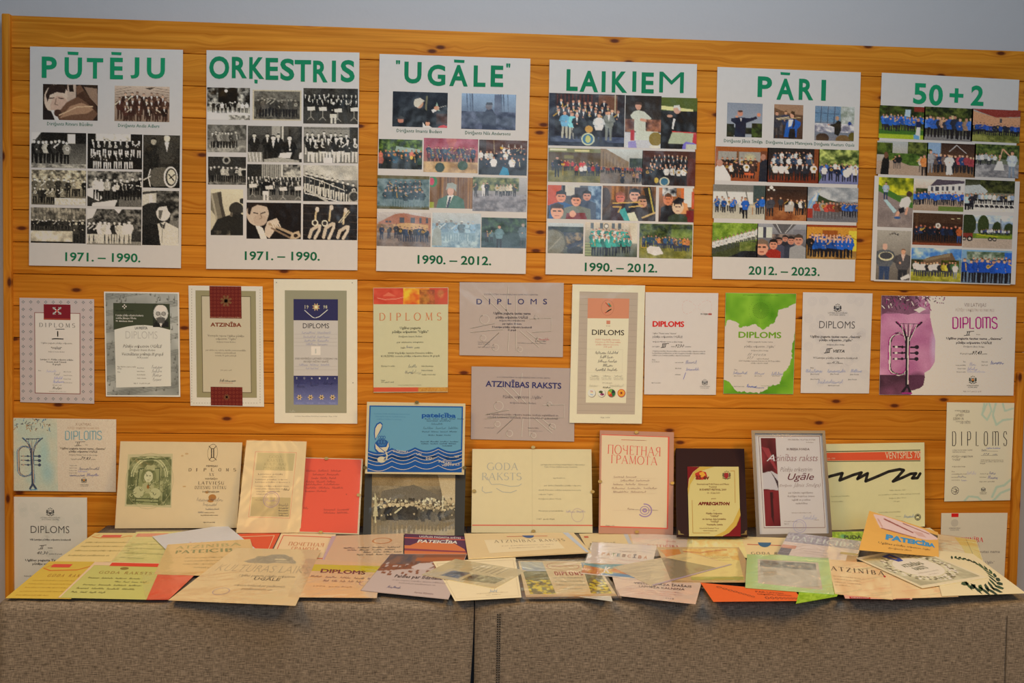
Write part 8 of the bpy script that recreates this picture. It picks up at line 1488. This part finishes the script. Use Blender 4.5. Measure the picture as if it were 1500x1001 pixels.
s.rect(6, 12, 14, 20, (190, 90, 60), 2, 'red_mark').text('ATZINĪBAS', 8, 60, 56, 12, (110, 90, 70), font='serif', ser=dict(thick=.07, thin=.03)).rect(84, 0, 92, 70, (186, 174, 164), 1, 'grey_edge'); s.done()
s = TS([(923, 781), (1009, 785.4), (1014, 816), (932, 814)], 'pinkish white PATEICĪBA in small red capitals, at the back below the Cyrillic frame', (226, 192, 164), 'f', g=4)
s.text('PATEICĪBA', 24, 78, 42, 9, (196, 84, 70), font='serif', ser=dict(thick=.09, thin=.04, space=.2), part='title').text('Ugāles pūtēju', 56, 74, 22, 4, (196, 110, 90)); s.done()
s = TS([(1008, 786.5), (1084, 782.4), (1102, 818), (1004, 812)], 'yellow marbled sheet at the foot of the gold plaque', (240, 202, 132))
c = Cv(80, 30, (240, 202, 132), seed=120); c.n(0, 0, 1, .6, (232, 186, 110), (246, 216, 152), 5); s.picture([(1, 1), (99, 1), (99, 69), (1, 69)], c.a, 'marbling', 1, M_INK).text('G O D A', 34, 78, 52, 8, (150, 120, 70), layer=3); s.done()
s = TS([(1086, 786.4), (1152, 788), (1144, 818), (1096, 818)], 'cream certificate with a blue-green half-round crest on a red line', (230, 192, 134))
s.line([(8, 20), (92, 22)], 2, (196, 84, 60), 1, 'red_line').add('crest', [(50+16*math.cos(a), 14+14*math.sin(a)) for a in np.linspace(0, PI, 9)], [tuple(range(9))], (62, 96, 120), 3)
s.text('GODA R', 12, 86, 54, 9, (120, 104, 74), font='serif', ser=dict(thick=.08, thin=.03, space=.3)); s.done()
s = TS([(1194, 786.5), (1221, 789), (1221, 794), (1194, 791)], 'narrow red card peeping from under the silver frame', (176, 40, 30)); s.rect(4, 4, 96, 14, (150, 30, 24), 1); s.done()
s = TS([(1218.6, 779.4), (1264, 778.8), (1268, 796), (1220, 796)], 'lime green leaflet with dark capitals at the foot of the red-banded board', (160, 180, 60))
c = Cv(46, 16, (160, 180, 60), seed=121); c.n(0, 0, 1, 1, (130, 160, 40), (190, 196, 70), 5).e(.35, .4, .5, .25, (70, 150, 130), .6, soft=.7); s.picture([(1, 1), (99, 1), (99, 69), (1, 69)], c.a, 'green_wash', 1, M_INK).text('PUDA', 38, 92, 46, 22, (60, 60, 40), wt=.02, layer=3, part='title'); s.done()
s = TS([(1331, 776), (1362, 773.4), (1388, 792), (1330, 792)], 'pale card showing just its top edge behind the orange PATEICĪBA', (222, 196, 150)); s.rect(44, 10, 52, 20, (90, 130, 110), 1, 'green_mark').rect(60, 10, 68, 20, (90, 130, 110), 1, 'green_mark'); s.done()
s = TS([(1373, 783), (1430, 791), (1441, 824), (1362, 820)], 'cream laminated sheet with a yellow band down its right side', (226, 192, 146), 'f', g=3)
s.poly([(40, 2), (98, 2), (98, 68), (70, 68), (56, 30)], (228, 186, 98), 1, 'yellow_band').line([(70, 2), (82, 60)], 1, (120, 100, 60), 2, 'pen_line').para(4, 34, 20, 3, 10, 3, (160, 136, 104), 4, al='l'); s.done()
# middle rows
s = TS([(223, 786), (331.2, 768.8), (384, 812), (250, 812)], 'greyish white PATEICĪBA sheet lying askew in front of the engraved diploma', (206, 190, 178), tilt=(.0045, .008, .0045), dz=.0)
s.text('PATEICĪBA', 10, 66, 52, 14, (206, 120, 104), font='serif', ser=dict(thick=.09, thin=.04), part='title', ang=-3); s.done()
s = TS([(72.5, 822.6), (152, 823.4), (104, 877.6), (8, 876.4)], 'bright yellow certificate with a red and orange ribbon, front left corner of the table', (208, 166, 62))
s.line([(14, 8), (4, 15), (20, 20), (66, 18), (80, 12), (92, 6)], 2, (206, 110, 40), 1, 'ribbon').rect(14, 6, 48, 13, (214, 70, 50), 2, 'ribbon').text('GODA RAKSTS', 26, 100, 32, 5, (176, 118, 44), font='serif', ser=dict(thick=.09, thin=.04, space=.5), part='title').para(10, 80, 40, 5, 6.4, 2, (186, 142, 52), 5, al='l'); s.done()
s = TS([(206, 838), (290, 838), (247, 878.6), (213.6, 878.8)], 'glossy plain red folder, bottom left between two pale sheets', (222, 52, 34), 'c', name='folder', cat='folder', g=0); s.rect(0, 64, 100, 66, (190, 40, 30), 1, 'fold'); s.done()
s = TS([(139, 823.4), (238, 825.6), (214.4, 878.6), (85, 875.8)], 'yellow-green certificate with a red ribbon band, beside the bright yellow one', (196, 180, 96))
s.poly([(0, 0), (100, 0), (100, 8), (4, 8), (2, 70), (0, 70)], (226, 184, 140), 1).rect(26, 1, 98, 9, (220, 66, 42), 2, 'ribbon').oval(50, 14, 6, 3, (140, 112, 50), 3).text('GODA RAKSTS', 20, 92, 26, 5, (170, 130, 60), font='serif', ser=dict(thick=.09, thin=.04, space=.3), part='title')
for i, (a, b) in enumerate(((12, 80), (50, 90), (14, 86), (10, 80), (8, 48))): s.scrawl(a, b, 36+i*6.4, 3, (140, 126, 70), 230+i, .5, 4)
s.done()
s = TS([(246, 798), (366.4, 790), (384, 846), (226, 841.6)], 'tan certificate with green capitals under heavily wrinkled shiny plastic', (218, 172, 108), 'c', g=0)
s.text('ATZINĪBA', 14, 90, 14, 7, (170, 150, 90), font='serif', ser=dict(thick=.09, thin=.04), part='title').text('PATEICĪBA', 16, 92, 26, 7, (110, 116, 66), font='serif', ser=dict(thick=.1, thin=.05), part='title').para(30, 96, 38, 4, 6.4, 2.2, (140, 112, 66), 6); s.done()
s = TS([(486, 785.6), (591.4, 781.6), (590, 831), (468, 830)], 'peach laminated sheet with a small orange emblem, in front of the parade photograph', (228, 180, 134), 'f', g=0)
s.ring(73, 16, 13, 7, 2.4, (216, 128, 66), 2).poly([(0, 0), (7, 0), (2, 70), (0, 70)], (206, 168, 168), 1, 'lilac_edge')
for i, (a, b) in enumerate(((24, 96), (30, 90), (52, 98), (44, 88))): s.scrawl(a, b, 32+i*5, 3.4, (130, 104, 84), 240+i, .7, 4)
s.done()
s = TS([(592.6, 782), (680.4, 786.2), (684.6, 812.6), (592.4, 812.6)], 'dark purple PATEICĪBA card with an orange sunset band', (92, 48, 70))
s.poly([(0, 40), (8, 40), (22, 26), (78, 28), (96, 50), (100, 70), (0, 70)], (210, 112, 62), 1, 'sunset_band').poly([(0, 50), (98, 58), (100, 63), (0, 57)], (140, 60, 70), 2, 'sunset_band').rect(0, 12, 100, 16, (200, 90, 70), 1, 'stripe')
s.text('UGĀLES PAGASTA SVĒTKI', 22, 92, 11, 6, (222, 200, 190), wt=.02).text('PATEICĪBA', 18, 84, 30, 11, (226, 206, 196), wt=.03, shear=.3, part='title'); s.done()
s = TS([(680, 781.8), (840, 780.4), (866, 809), (686, 818)], 'tan ATZINĪBAS RAKSTS with a crest, lying in front of the GODA RAKSTS frame', (222, 184, 130), tilt=(.010, .012, .016), dz=.001, thick=.003)
s.poly([(14, 22), (76, 22), (78, 55), (15, 60)], (230, 198, 150), 1).line([(33, 12), (70, 12)], 1.4, (190, 80, 56), 2, 'red_line').add('crest', [(52+5.4*math.cos(a), 9+9*math.sin(a)) for a in np.linspace(0, PI, 9)], [tuple(range(9))], (66, 84, 120), 3)
s.text('ATZINĪBAS RAKSTS', 21, 84, 31, 8, (150, 124, 88), font='serif', ser=dict(thick=.07, thin=.03, space=.2), part='title').para(26, 70, 42, 2, 7, 2.6, (176, 146, 110), 7).poly([(88, 0), (94, 0), (98, 70), (95, 70)], (190, 184, 182), 2, 'grey_edge'); s.done()
s = TS([(448, 818.8), (560, 826), (552, 876.2), (420.8, 875)], 'peach DIPLOMS sheet with a bright yellow band and dark red capitals', (240, 188, 132), 'f', g=0)
s.poly([(0, 11), (100, 6), (100, 20), (0, 24)], (222, 190, 22), 1, 'yellow_band').text('DIPLOMS', 23, 79, 26, 7.6, (110, 24, 26), wt=.035, layer=3, part='title')
for i, (a, b) in enumerate(((14, 96), (30, 76))): s.scrawl(a, b, 35+i*7, 4, (160, 116, 92), 250+i, .7, 5)
s.ring(84, 44, 10, 5, 1, (190, 140, 160), 2, 'stamp').text('1974. gada Rīgā', 22, 66, 52, 2, (170, 124, 96)); s.done()
s = TS([(344.8, 803), (470, 806), (433, 887.6), (246.6, 879.6)], 'large tan laminated certificate with a grey drawing, overhanging the table edge', (224, 186, 132), 'c', g=0)
c = Cv(70, 24, (224, 186, 132), seed=122); c.p([(.0, .85), (.12, .55), (.3, .35), (.42, .1), (.7, .05), (.86, .35), (.98, .75), (.98, .95), (.6, .9), (.5, 1), (.1, .95)], (152, 136, 112)).n(.15, .3, .9, .85, (134, 120, 98), (170, 150, 122), 6, al=.7).p([(.55, .5), (.75, .5), (.8, .62), (.55, .62)], (210, 184, 140)).p([(.62, .75), (.85, .75), (.85, .82), (.6, .82)], (210, 184, 140))
s.picture([(28, 9), (78, 9), (82, 25), (26, 25)], c.a, 'grey_drawing', 1, M_INK)
s.text('KULTŪRAS LAIKS', 8, 98, 37, 9, (190, 158, 116), wt=-.01, part='title').text('Ugāles pagasta pūtēju orķestrim', 36, 88, 43, 2.6, (130, 106, 80)).text('UGĀLE', 52, 76, 47, 3.2, (90, 70, 54), wt=.02).para(40, 84, 54, 2, 3.6, 2.2, (140, 116, 88), 8).ring(34, 60, 7, 3.6, .8, (180, 150, 146), 2, 'stamp'); s.done()
s = TS([(572, 811.8), (684, 812), (656.8, 878.4), (528, 865.6)], 'mauve thank-you sheet with a brown top and scattered puzzle shapes', (198, 168, 152))
c = Cv(120, 60, (198, 168, 152), seed=123); c.p([(0, 0), (1, 0), (1, .42), (.7, .38), (.4, .42), (0, .5)], (142, 84, 56)).n(0, 0, .5, .3, (96, 80, 78), (140, 96, 74), 5).p([(.42, .1), (1, .08), (1, .22), (.42, .2)], (176, 98, 56))
for i in range(60): x, y = c.rr.uniform(0, 1), c.rr.uniform(.22, .55); c.r_(x, y, x+.03, y+.045, (142, 84, 56) if y > .4 else (190, 160, 146) if c.rr.random() < .45 else (120, 74, 54))
c.p([(.42, .36), (.5, .26), (.62, .24), (.7, .32), (.62, .42), (.48, .42)], (208, 180, 164)); s.picture([(0.5, .5), (99.5, .5), (99.5, 69.5), (.5, 69.5)], c.a, 'puzzle_print', 1, M_INK)
s.text('Paldies par līdzdalību!', 30, 92, 45, 5, (70, 48, 44), wt=.02, layer=3).para(30, 92, 50, 2, 4, 2, (150, 124, 112), 9, layer=3); s.scrawl(30, 46, 62, 4, (120, 104, 120), 260, .7, 1, layer=3).text('Sarma Kļaviņa', 64, 84, 66, 2, (120, 80, 76), layer=3); s.done()
s = TS([(634, 823), (755, 817), (764, 875.4), (666.4, 880.8)], 'ivory sheet at the table edge under the photo leaflet', (244, 212, 164))
s.frame(3, 3, 97, 66, .5, (214, 184, 138), 1).scrawl(48, 56, 14, 5, (90, 90, 110), 261, 1, 1).para(36, 82, 58, 2, 4, 2, (190, 160, 124), 10); s.scrawl(56, 66, 56, 6, (150, 160, 170), 262, .6, 1); s.done()
s = TS([(817, 838), (884, 838), (897.4, 881.4), (846, 874)], 'white corner of a sheet jutting from beneath the flower-edged diploma', (222, 206, 180)); s.rect(2, 60, 98, 68, (206, 188, 164), 1); s.done()
s = TS([(759, 822), (872, 822.6), (904, 873), (770.4, 874.6)], 'DIPLOMS with yellow-flower meadow photographs down both sides', (226, 190, 136), 'f', g=4, thick=.0012)
def flowers(w_, h_, seed):
    c = Cv(w_, h_, (130, 142, 160), (110, 100, 56), seed=seed); c.n(0, 0, 1, .35, (120, 136, 160), (196, 186, 160), 3).n(0, .33, 1, 1, (96, 92, 54), (150, 138, 86), 8)
    for i in range(46): x, y = c.rr.random(), c.rr.uniform(.6, 1); c.e(x, y, .05, .022, c.rr.choice([(226, 190, 30), (206, 170, 40), (232, 204, 60)]))
    return c
s.picture([(2, 2), (30, 2), (33, 66), (5, 66)], flowers(32, 50, 124).a, 'meadow_photograph', 1, M_INK).picture([(80, 2), (98, 2), (96, 66), (72, 66)], flowers(26, 50, 125).a, 'meadow_photograph', 1, M_INK)
s.ring(54, 12, 21, 9, 1, (206, 116, 86), 2).text('LATVIJAS TAUTAS', 40, 68, 13, 3, (200, 100, 76)).text('DIPLOMS', 40, 74, 31, 7, (184, 66, 50), font='serif', ser=dict(thick=.14, thin=.06, space=.25), part='title').para(36, 72, 37, 4, 7, 2.4, (120, 110, 84), 11)
s.rect(0, 67, 100, 70, (206, 158, 104), 1); s.done()
s = TS([(667, 819), (771.4, 836), (724.8, 862), (618, 842)], 'small laminated leaflet with an oval photo, turned cornerwise over the ivory sheet', (214, 184, 132), 'f', g=0, thick=.0015)
c = Cv(30, 16, (140, 132, 120), seed=126); c.e(.5, .5, .8, .42, (96, 96, 100)).n(.2, .2, .8, .8, (70, 72, 80), (140, 136, 130), 6); s.picture([(24, 40), (48, 38), (46, 62), (20, 62)], c.a, 'photograph', 1, M_INK)
c = Cv(40, 16, (150, 134, 90), seed=127); c.n(0, 0, 1, 1, (110, 96, 64), (190, 172, 122), 7).e(.15, .4, .3, .35, (90, 70, 50)); s.picture([(52, 40), (94, 36), (92, 58), (52, 64)], c.a, 'photograph', 1, M_INK)
for i in range(6): s.line([(44+i*7, 6), (42+i*7, 30)], 1, (130, 112, 84), 2)
s.done()
s = TS([(897, 845.8), (1028, 852.6), (1018.8, 885.4), (905, 873)], 'pinkish white sheet with black capitals at the table edge, centre right', (236, 198, 170), 'f', g=0)
s.text('VIESTURDĀRZA ĪPAŠAIS', 28, 92, 18, 6, (70, 60, 60), wt=.01).text('LAPMEŽA KALNIŅA', 34, 86, 28, 6, (70, 60, 60), wt=.01).para(16, 84, 38, 3, 7, 2.6, (216, 120, 100), 12).text('2018', 66, 76, 62, 5, (130, 110, 104)); s.done()
s = TS([(962, 801.8), (1082, 802), (1112, 853.4), (984, 853.4)], 'tan sheet with a bright yellow flowery centre panel, centre right of the table', (212, 168, 114), 'f', g=0)
c = Cv(84, 48, (246, 202, 122), seed=128); c.p([(.0, .0), (1, 0), (1, .4), (.86, .35), (.8, .12), (.3, .16), (0, .1)], (232, 170, 84)).n(0, .0, 1, .25, (226, 156, 70), (246, 204, 130), 6)
for x in np.linspace(.02, .98, 20): c.e(x, .97, .08, .09, (180, 170, 84))
for i in range(5): c.l([(c.rr.uniform(.2, .9), .3), (c.rr.uniform(.2, .9), .33)], .015, (190, 140, 90))
c.l([(0, .08), (.3, .13), (.6, .07), (.8, .05)], .025, (200, 84, 50)); s.picture([(30, 4), (97, 2), (84, 66), (24, 66)], c.a, 'flower_panel', 1, M_INK)
s.poly([(2, 6), (26, 4), (26, 18), (8, 22)], (222, 140, 62), 2, 'orange_flourish').para(40, 86, 20, 3, 8, 2.2, (190, 146, 90), 13); s.done()
s = TS([(868, 794.6), (962, 799.6), (950, 850), (851, 839.8)], 'white PATEICĪBA with a colourful slanting foot, left of the yellow panel', (230, 204, 182), 'f', g=1.6, thick=.0012)
c = Cv(90, 20, (212, 140, 84), seed=129); c.n(0, 0, 1, 1, (206, 110, 60), (226, 170, 90), 3).p([(0, 0), (.4, .1), (.75, 0), (1, 0), (.5, .5), (0, .2)], (100, 150, 150)).p([(.3, 1), (.5, .7), (1, .8), (1, 1)], (90, 140, 170)).e(.48, .75, .5, .14, (226, 190, 60), soft=.4)
s.picture([(0, 48), (62, 44), (92, 69), (0, 69)], c.a, 'colourful_foot', 1, M_INK).text('K', 34, 44, 64, 12, (236, 222, 210), wt=.03, layer=3, part='title')
for i, (ch, cl_) in enumerate(zip('PATEICĪBA', [(214, 150, 100), (206, 140, 96), (150, 160, 110), (110, 140, 150), (150, 120, 110), (190, 130, 110), (110, 100, 110), (190, 120, 96), (206, 140, 110)])): s.text(ch, 22+i*8, 27+i*8, 28+i*.2, 6.4, cl_, wt=.03, layer=3, part='title')
s.para(24, 90, 36, 2, 7, 2.4, (214, 160, 136), 14).text('Ventspils', 48, 74, 18, 4, (190, 160, 140), shear=.3); s.done()
s = TS([(897, 831), (1009, 809.4), (1072.6, 827), (955, 858.6)], 'beige laminated sheet with a lilac edge, turned cornerwise over the others', (212, 184, 142), 'f', g=0, thick=.0015)
s.line([(1, 69), (99, 69)], 2.6, (182, 152, 160), 2, 'lilac_edge').line([(50, 1), (99, 1), (99, 50)], 1.4, (216, 160, 128), 2, 'pink_line').poly([(62, 0), (100, 0), (100, 68), (78, 68)], (238, 198, 130), 1, 'warm_panel').oval(78, 20, 9, 4, (220, 186, 126), 3).para(66, 84, 16, 2, 8, 2, (190, 160, 120), 15, layer=4); s.done()
s = TS([(1026, 853.8), (1166, 867.4), (1175.6, 880.4), (1045, 881.8)], 'vivid orange certificate with a row of oval ornaments, at the table edge', (238, 100, 40))
for i in range(9): s.ring(44+i*6.2, 52, 2.6, 7, 1, (150, 70, 40), 2, 'oval_ornaments', 10)
for i in range(8): s.ring(9+i*3, 12+i*5, 1.8, 4, .8, (170, 80, 40), 2, 'oval_ornaments', 8)
s.text('PAR LATVIJAS', 36, 72, 24, 8, (150, 64, 34)).text('ORĶESTRU ASOCIĀCIJA', 36, 84, 36, 7, (150, 64, 34)); s.done()
s = TS([(1172, 862), (1232, 862), (1226, 874), (1166, 884.6)], 'lime green leaflet peeping out below the green-mounted picture', (160, 186, 34), tilt=None)
c = Cv(60, 20, (160, 186, 34), seed=130); c.n(0, 0, 1, 1, (136, 166, 24), (176, 196, 60), 5); s.picture([(1, 1), (99, 1), (99, 69), (1, 69)], c.a, 'green_wash', 1, M_INK); s.done()
s = TS([(1156, 780), (1262, 793), (1254, 824.8), (1138.6, 812)], 'lilac-headed PATEICĪBA sheet with a brown corner, in front of the silver frame', (224, 192, 170), 'f', tilt=(.026, .024, .018), dz=.0, g=1)
c = Cv(110, 14, (164, 148, 150), seed=131); c.n(0, 0, 1, 1, (146, 130, 136), (184, 168, 166), 4); s.picture([(0, 0), (100, 0), (100, 30), (0, 30)], c.a, 'lilac_header', 1, M_INK)
s.text('PATEICĪBA', 8, 92, 24, 14, (206, 196, 190), font='serif', ser=dict(thick=.08, thin=.04), layer=3, part='title').rect(0, 50, 14, 70, (110, 96, 96), 2, 'grey_corner').rect(0, 40, 18, 50, (214, 140, 106), 2, 'orange_corner').rect(86, 50, 100, 70, (190, 130, 76), 2, 'brown_corner').rect(76, 42, 100, 49, (190, 150, 80), 2, 'gold_bar').para(24, 80, 46, 3, 7, 2.6, (170, 140, 126), 16, layer=3); s.done()
s = TS([(1232, 862), (1338, 866), (1336, 878.4), (1238, 877)], 'pink and red printed edge of a sheet beneath the ATZINĪBA sheets', (226, 160, 130)); s.rect(6, 56, 34, 70, (186, 40, 36), 1, 'red_patch').text('ORĶESTRIS', 8, 32, 66, 7, (226, 190, 170), layer=3, wt=.02).rect(72, 56, 96, 70, (150, 50, 44), 1, 'red_patch'); s.done()
def streaks(s, seed):
    c = Cv(90, 50, (230, 188, 132), seed=seed); c.n(0, 0, 1, 1, (226, 178, 124), (236, 198, 144), 3)
    for i in range(16): x, y = c.rr.uniform(-.1, .9), c.rr.uniform(.1, 1); c.l([(x, y), (x+.25, y-.08), (x+.5, y-.2)], .02, c.rr.choice([(220, 150, 104), (222, 160, 110), (190, 166, 116), (214, 170, 122)]), al=.5)
    s.picture([(.5, .5), (99.5, .5), (99.5, 69.5), (.5, 69.5)], c.a, 'marbled_streaks', 1, M_INK)
s = TS([(1298, 827), (1384, 845), (1404, 874.4), (1308, 877.4)], 'pale marbled sheet right of the ATZINĪBA one, under the oval-wreath certificate', (230, 192, 144)); streaks(s, 132); s.done()
s = TS([(1212, 819), (1300, 827.6), (1308, 878.6), (1223, 870)], 'tan ATZINĪBA sheet with faint pink marbled streaks', (230, 186, 126), thick=.0012); streaks(s, 133)
s.text('ATZINĪBA', 2, 92, 22, 8, (110, 84, 60), font='serif', ser=dict(thick=.08, thin=.03, space=.3), part='title').para(4, 50, 34, 4, 6, 2.2, (176, 134, 90), 17, al='l', layer=3).oval(92, 24, 2, 2, (190, 60, 50), 3); s.done()
s = TS([(1094.4, 812.4), (1213, 814.6), (1222, 871), (1091.6, 861)], 'green-mounted grey photograph in shiny plastic, right of centre near the table edge', (186, 204, 128), 'c', g=0, thick=.0012)
s.poly([(15, 10), (88, 14), (89, 64), (16, 60)], (206, 182, 150), 1)
c = Cv(80, 34, (196, 178, 150), seed=134); c.n(0, 0, 1, .34, (110, 106, 92), (166, 158, 134), 6).n(0, .3, 1, 1, (184, 168, 140), (206, 188, 158), 4).p([(.05, .5), (.3, .42), (.32, .6), (.06, .75)], (176, 158, 126)); s.picture([(18, 12), (85, 16), (86, 61), (19, 57)], c.a, 'photograph', 2, M_INK); s.done()
s = TS([(1273.4, 748.6), (1374, 780), (1375.4, 816), (1258, 806)], 'orange PATEICĪBA card with a picture of dancers, propped up against the cream board', (228, 158, 74), tilt=(.085, .040, .052), dz=.0)
c = Cv(100, 30, (228, 158, 74), seed=135); c.p([(0, .1), (.1, 0), (.7, .1), (1, .55), (1, .75), (.75, 1), (.4, .95), (.08, .8)], (222, 180, 166)).l([(.12, .2), (.5, .62)], .08, (140, 60, 50)).l([(.35, .12), (.8, .4)], .06, (150, 80, 66)).l([(.1, .8), (.55, .98)], .06, (150, 80, 60)).p([(.5, .5), (.66, .45), (.75, .8), (.6, .8)], (206, 156, 140)).p([(.8, .25), (1, .3), (1, .6)], (96, 76, 56)).l([(.05, .3), (.1, .7)], .05, (196, 140, 120))
s.picture([(4, 1), (100, 2), (98, 30), (6, 34)], c.a, 'dancers_picture', 1, M_INK).text('PATEICĪBA', 20, 92, 47, 10.5, (62, 134, 190), wt=.06, part='title').text('Ugāles pūtēju orķestrim „Ugāle”', 14, 84, 56, 3.4, (110, 80, 50)).text('diriģents Jānis', 24, 52, 63, 2.8, (130, 90, 50)); s.done()
s = TS([(1362, 806), (1425, 811.6), (1503, 869.4), (1380, 873.6)], 'cream sheet with a dark green laurel wreath, on the front right corner of the table', (232, 200, 150), dz=.0012)
LG_ = (62, 78, 48); r5 = random.Random(6)
def leaf(x, y, a, l, w2, cl):
    ca, sa = math.cos(a), math.sin(a)
    P = [(-l, 0), (-l*.3, -w2), (l*.5, -w2*.8), (l, 0), (l*.5, w2*.8), (-l*.3, w2)]
    s.poly([(x+px*ca-py*sa, y+px*sa+py*ca) for px, py in P], cl, 2, 'laurel_wreath')
for i in range(34):
    t = i/33; a = -1.9+t*4.2; x = 52+33*math.cos(a); y = 42+24*math.sin(a)
    leaf(x+(3 if i % 2 else -3), y+(1.5 if i % 2 else -1.5), a+PI/2+(.7 if i % 2 else -.7), 5.4, 1.9, r5.choice([LG_, (74, 92, 54), (50, 64, 44)]))
for i in range(6): leaf(18+i*6, 50+3*(i % 2), .5, 4.6, 1.7, LG_)
s.done()
s = TS([(1254, 817.6), (1338.4, 801.6), (1446, 846.4), (1351, 861.4)], 'certificate with an oval wreath frame and blue crest, turned cornerwise, far right', (226, 200, 158), dz=.002, thick=.0015)
c = Cv(140, 90, (190, 170, 130), seed=136); c.n(0, 0, 1, 1, (176, 158, 120), (202, 184, 144), 8); c.e(.5, .5, .78, .56, (212, 190, 148), soft=.35)
for k_ in range(300):
    a = c.rr.uniform(0, 2*PI); q_ = c.rr.uniform(.36, .48); c.e(.5+q_*math.cos(a)*.95, .5+q_*math.sin(a)*.95, .025, .02, c.rr.choice([(110, 96, 66), (222, 204, 164), (150, 134, 96), (230, 214, 180)]))
c.e(.5, .5, .5, .31, (234, 210, 176)); s.picture([(4, 4), (96, 4), (96, 66), (4, 66)], c.a, 'wreath_print', 1, M_INK, cell=1.8)
s.poly([(36, 6), (52, 4), (54, 14), (50, 20), (42, 20)], (70, 76, 140), 3, 'crest').poly([(42, 8), (48, 7), (49, 15), (44, 16)], (150, 120, 90), 4, 'crest').text('ATZINĪBAS', 34, 66, 32, 6, (120, 110, 80), wt=.03, layer=3, part='title').text('RAKSTS', 40, 60, 40, 6, (120, 110, 80), wt=.03, layer=3, part='title').para(34, 66, 46, 2, 5, 2, (190, 166, 140), 18, layer=3); s.done()
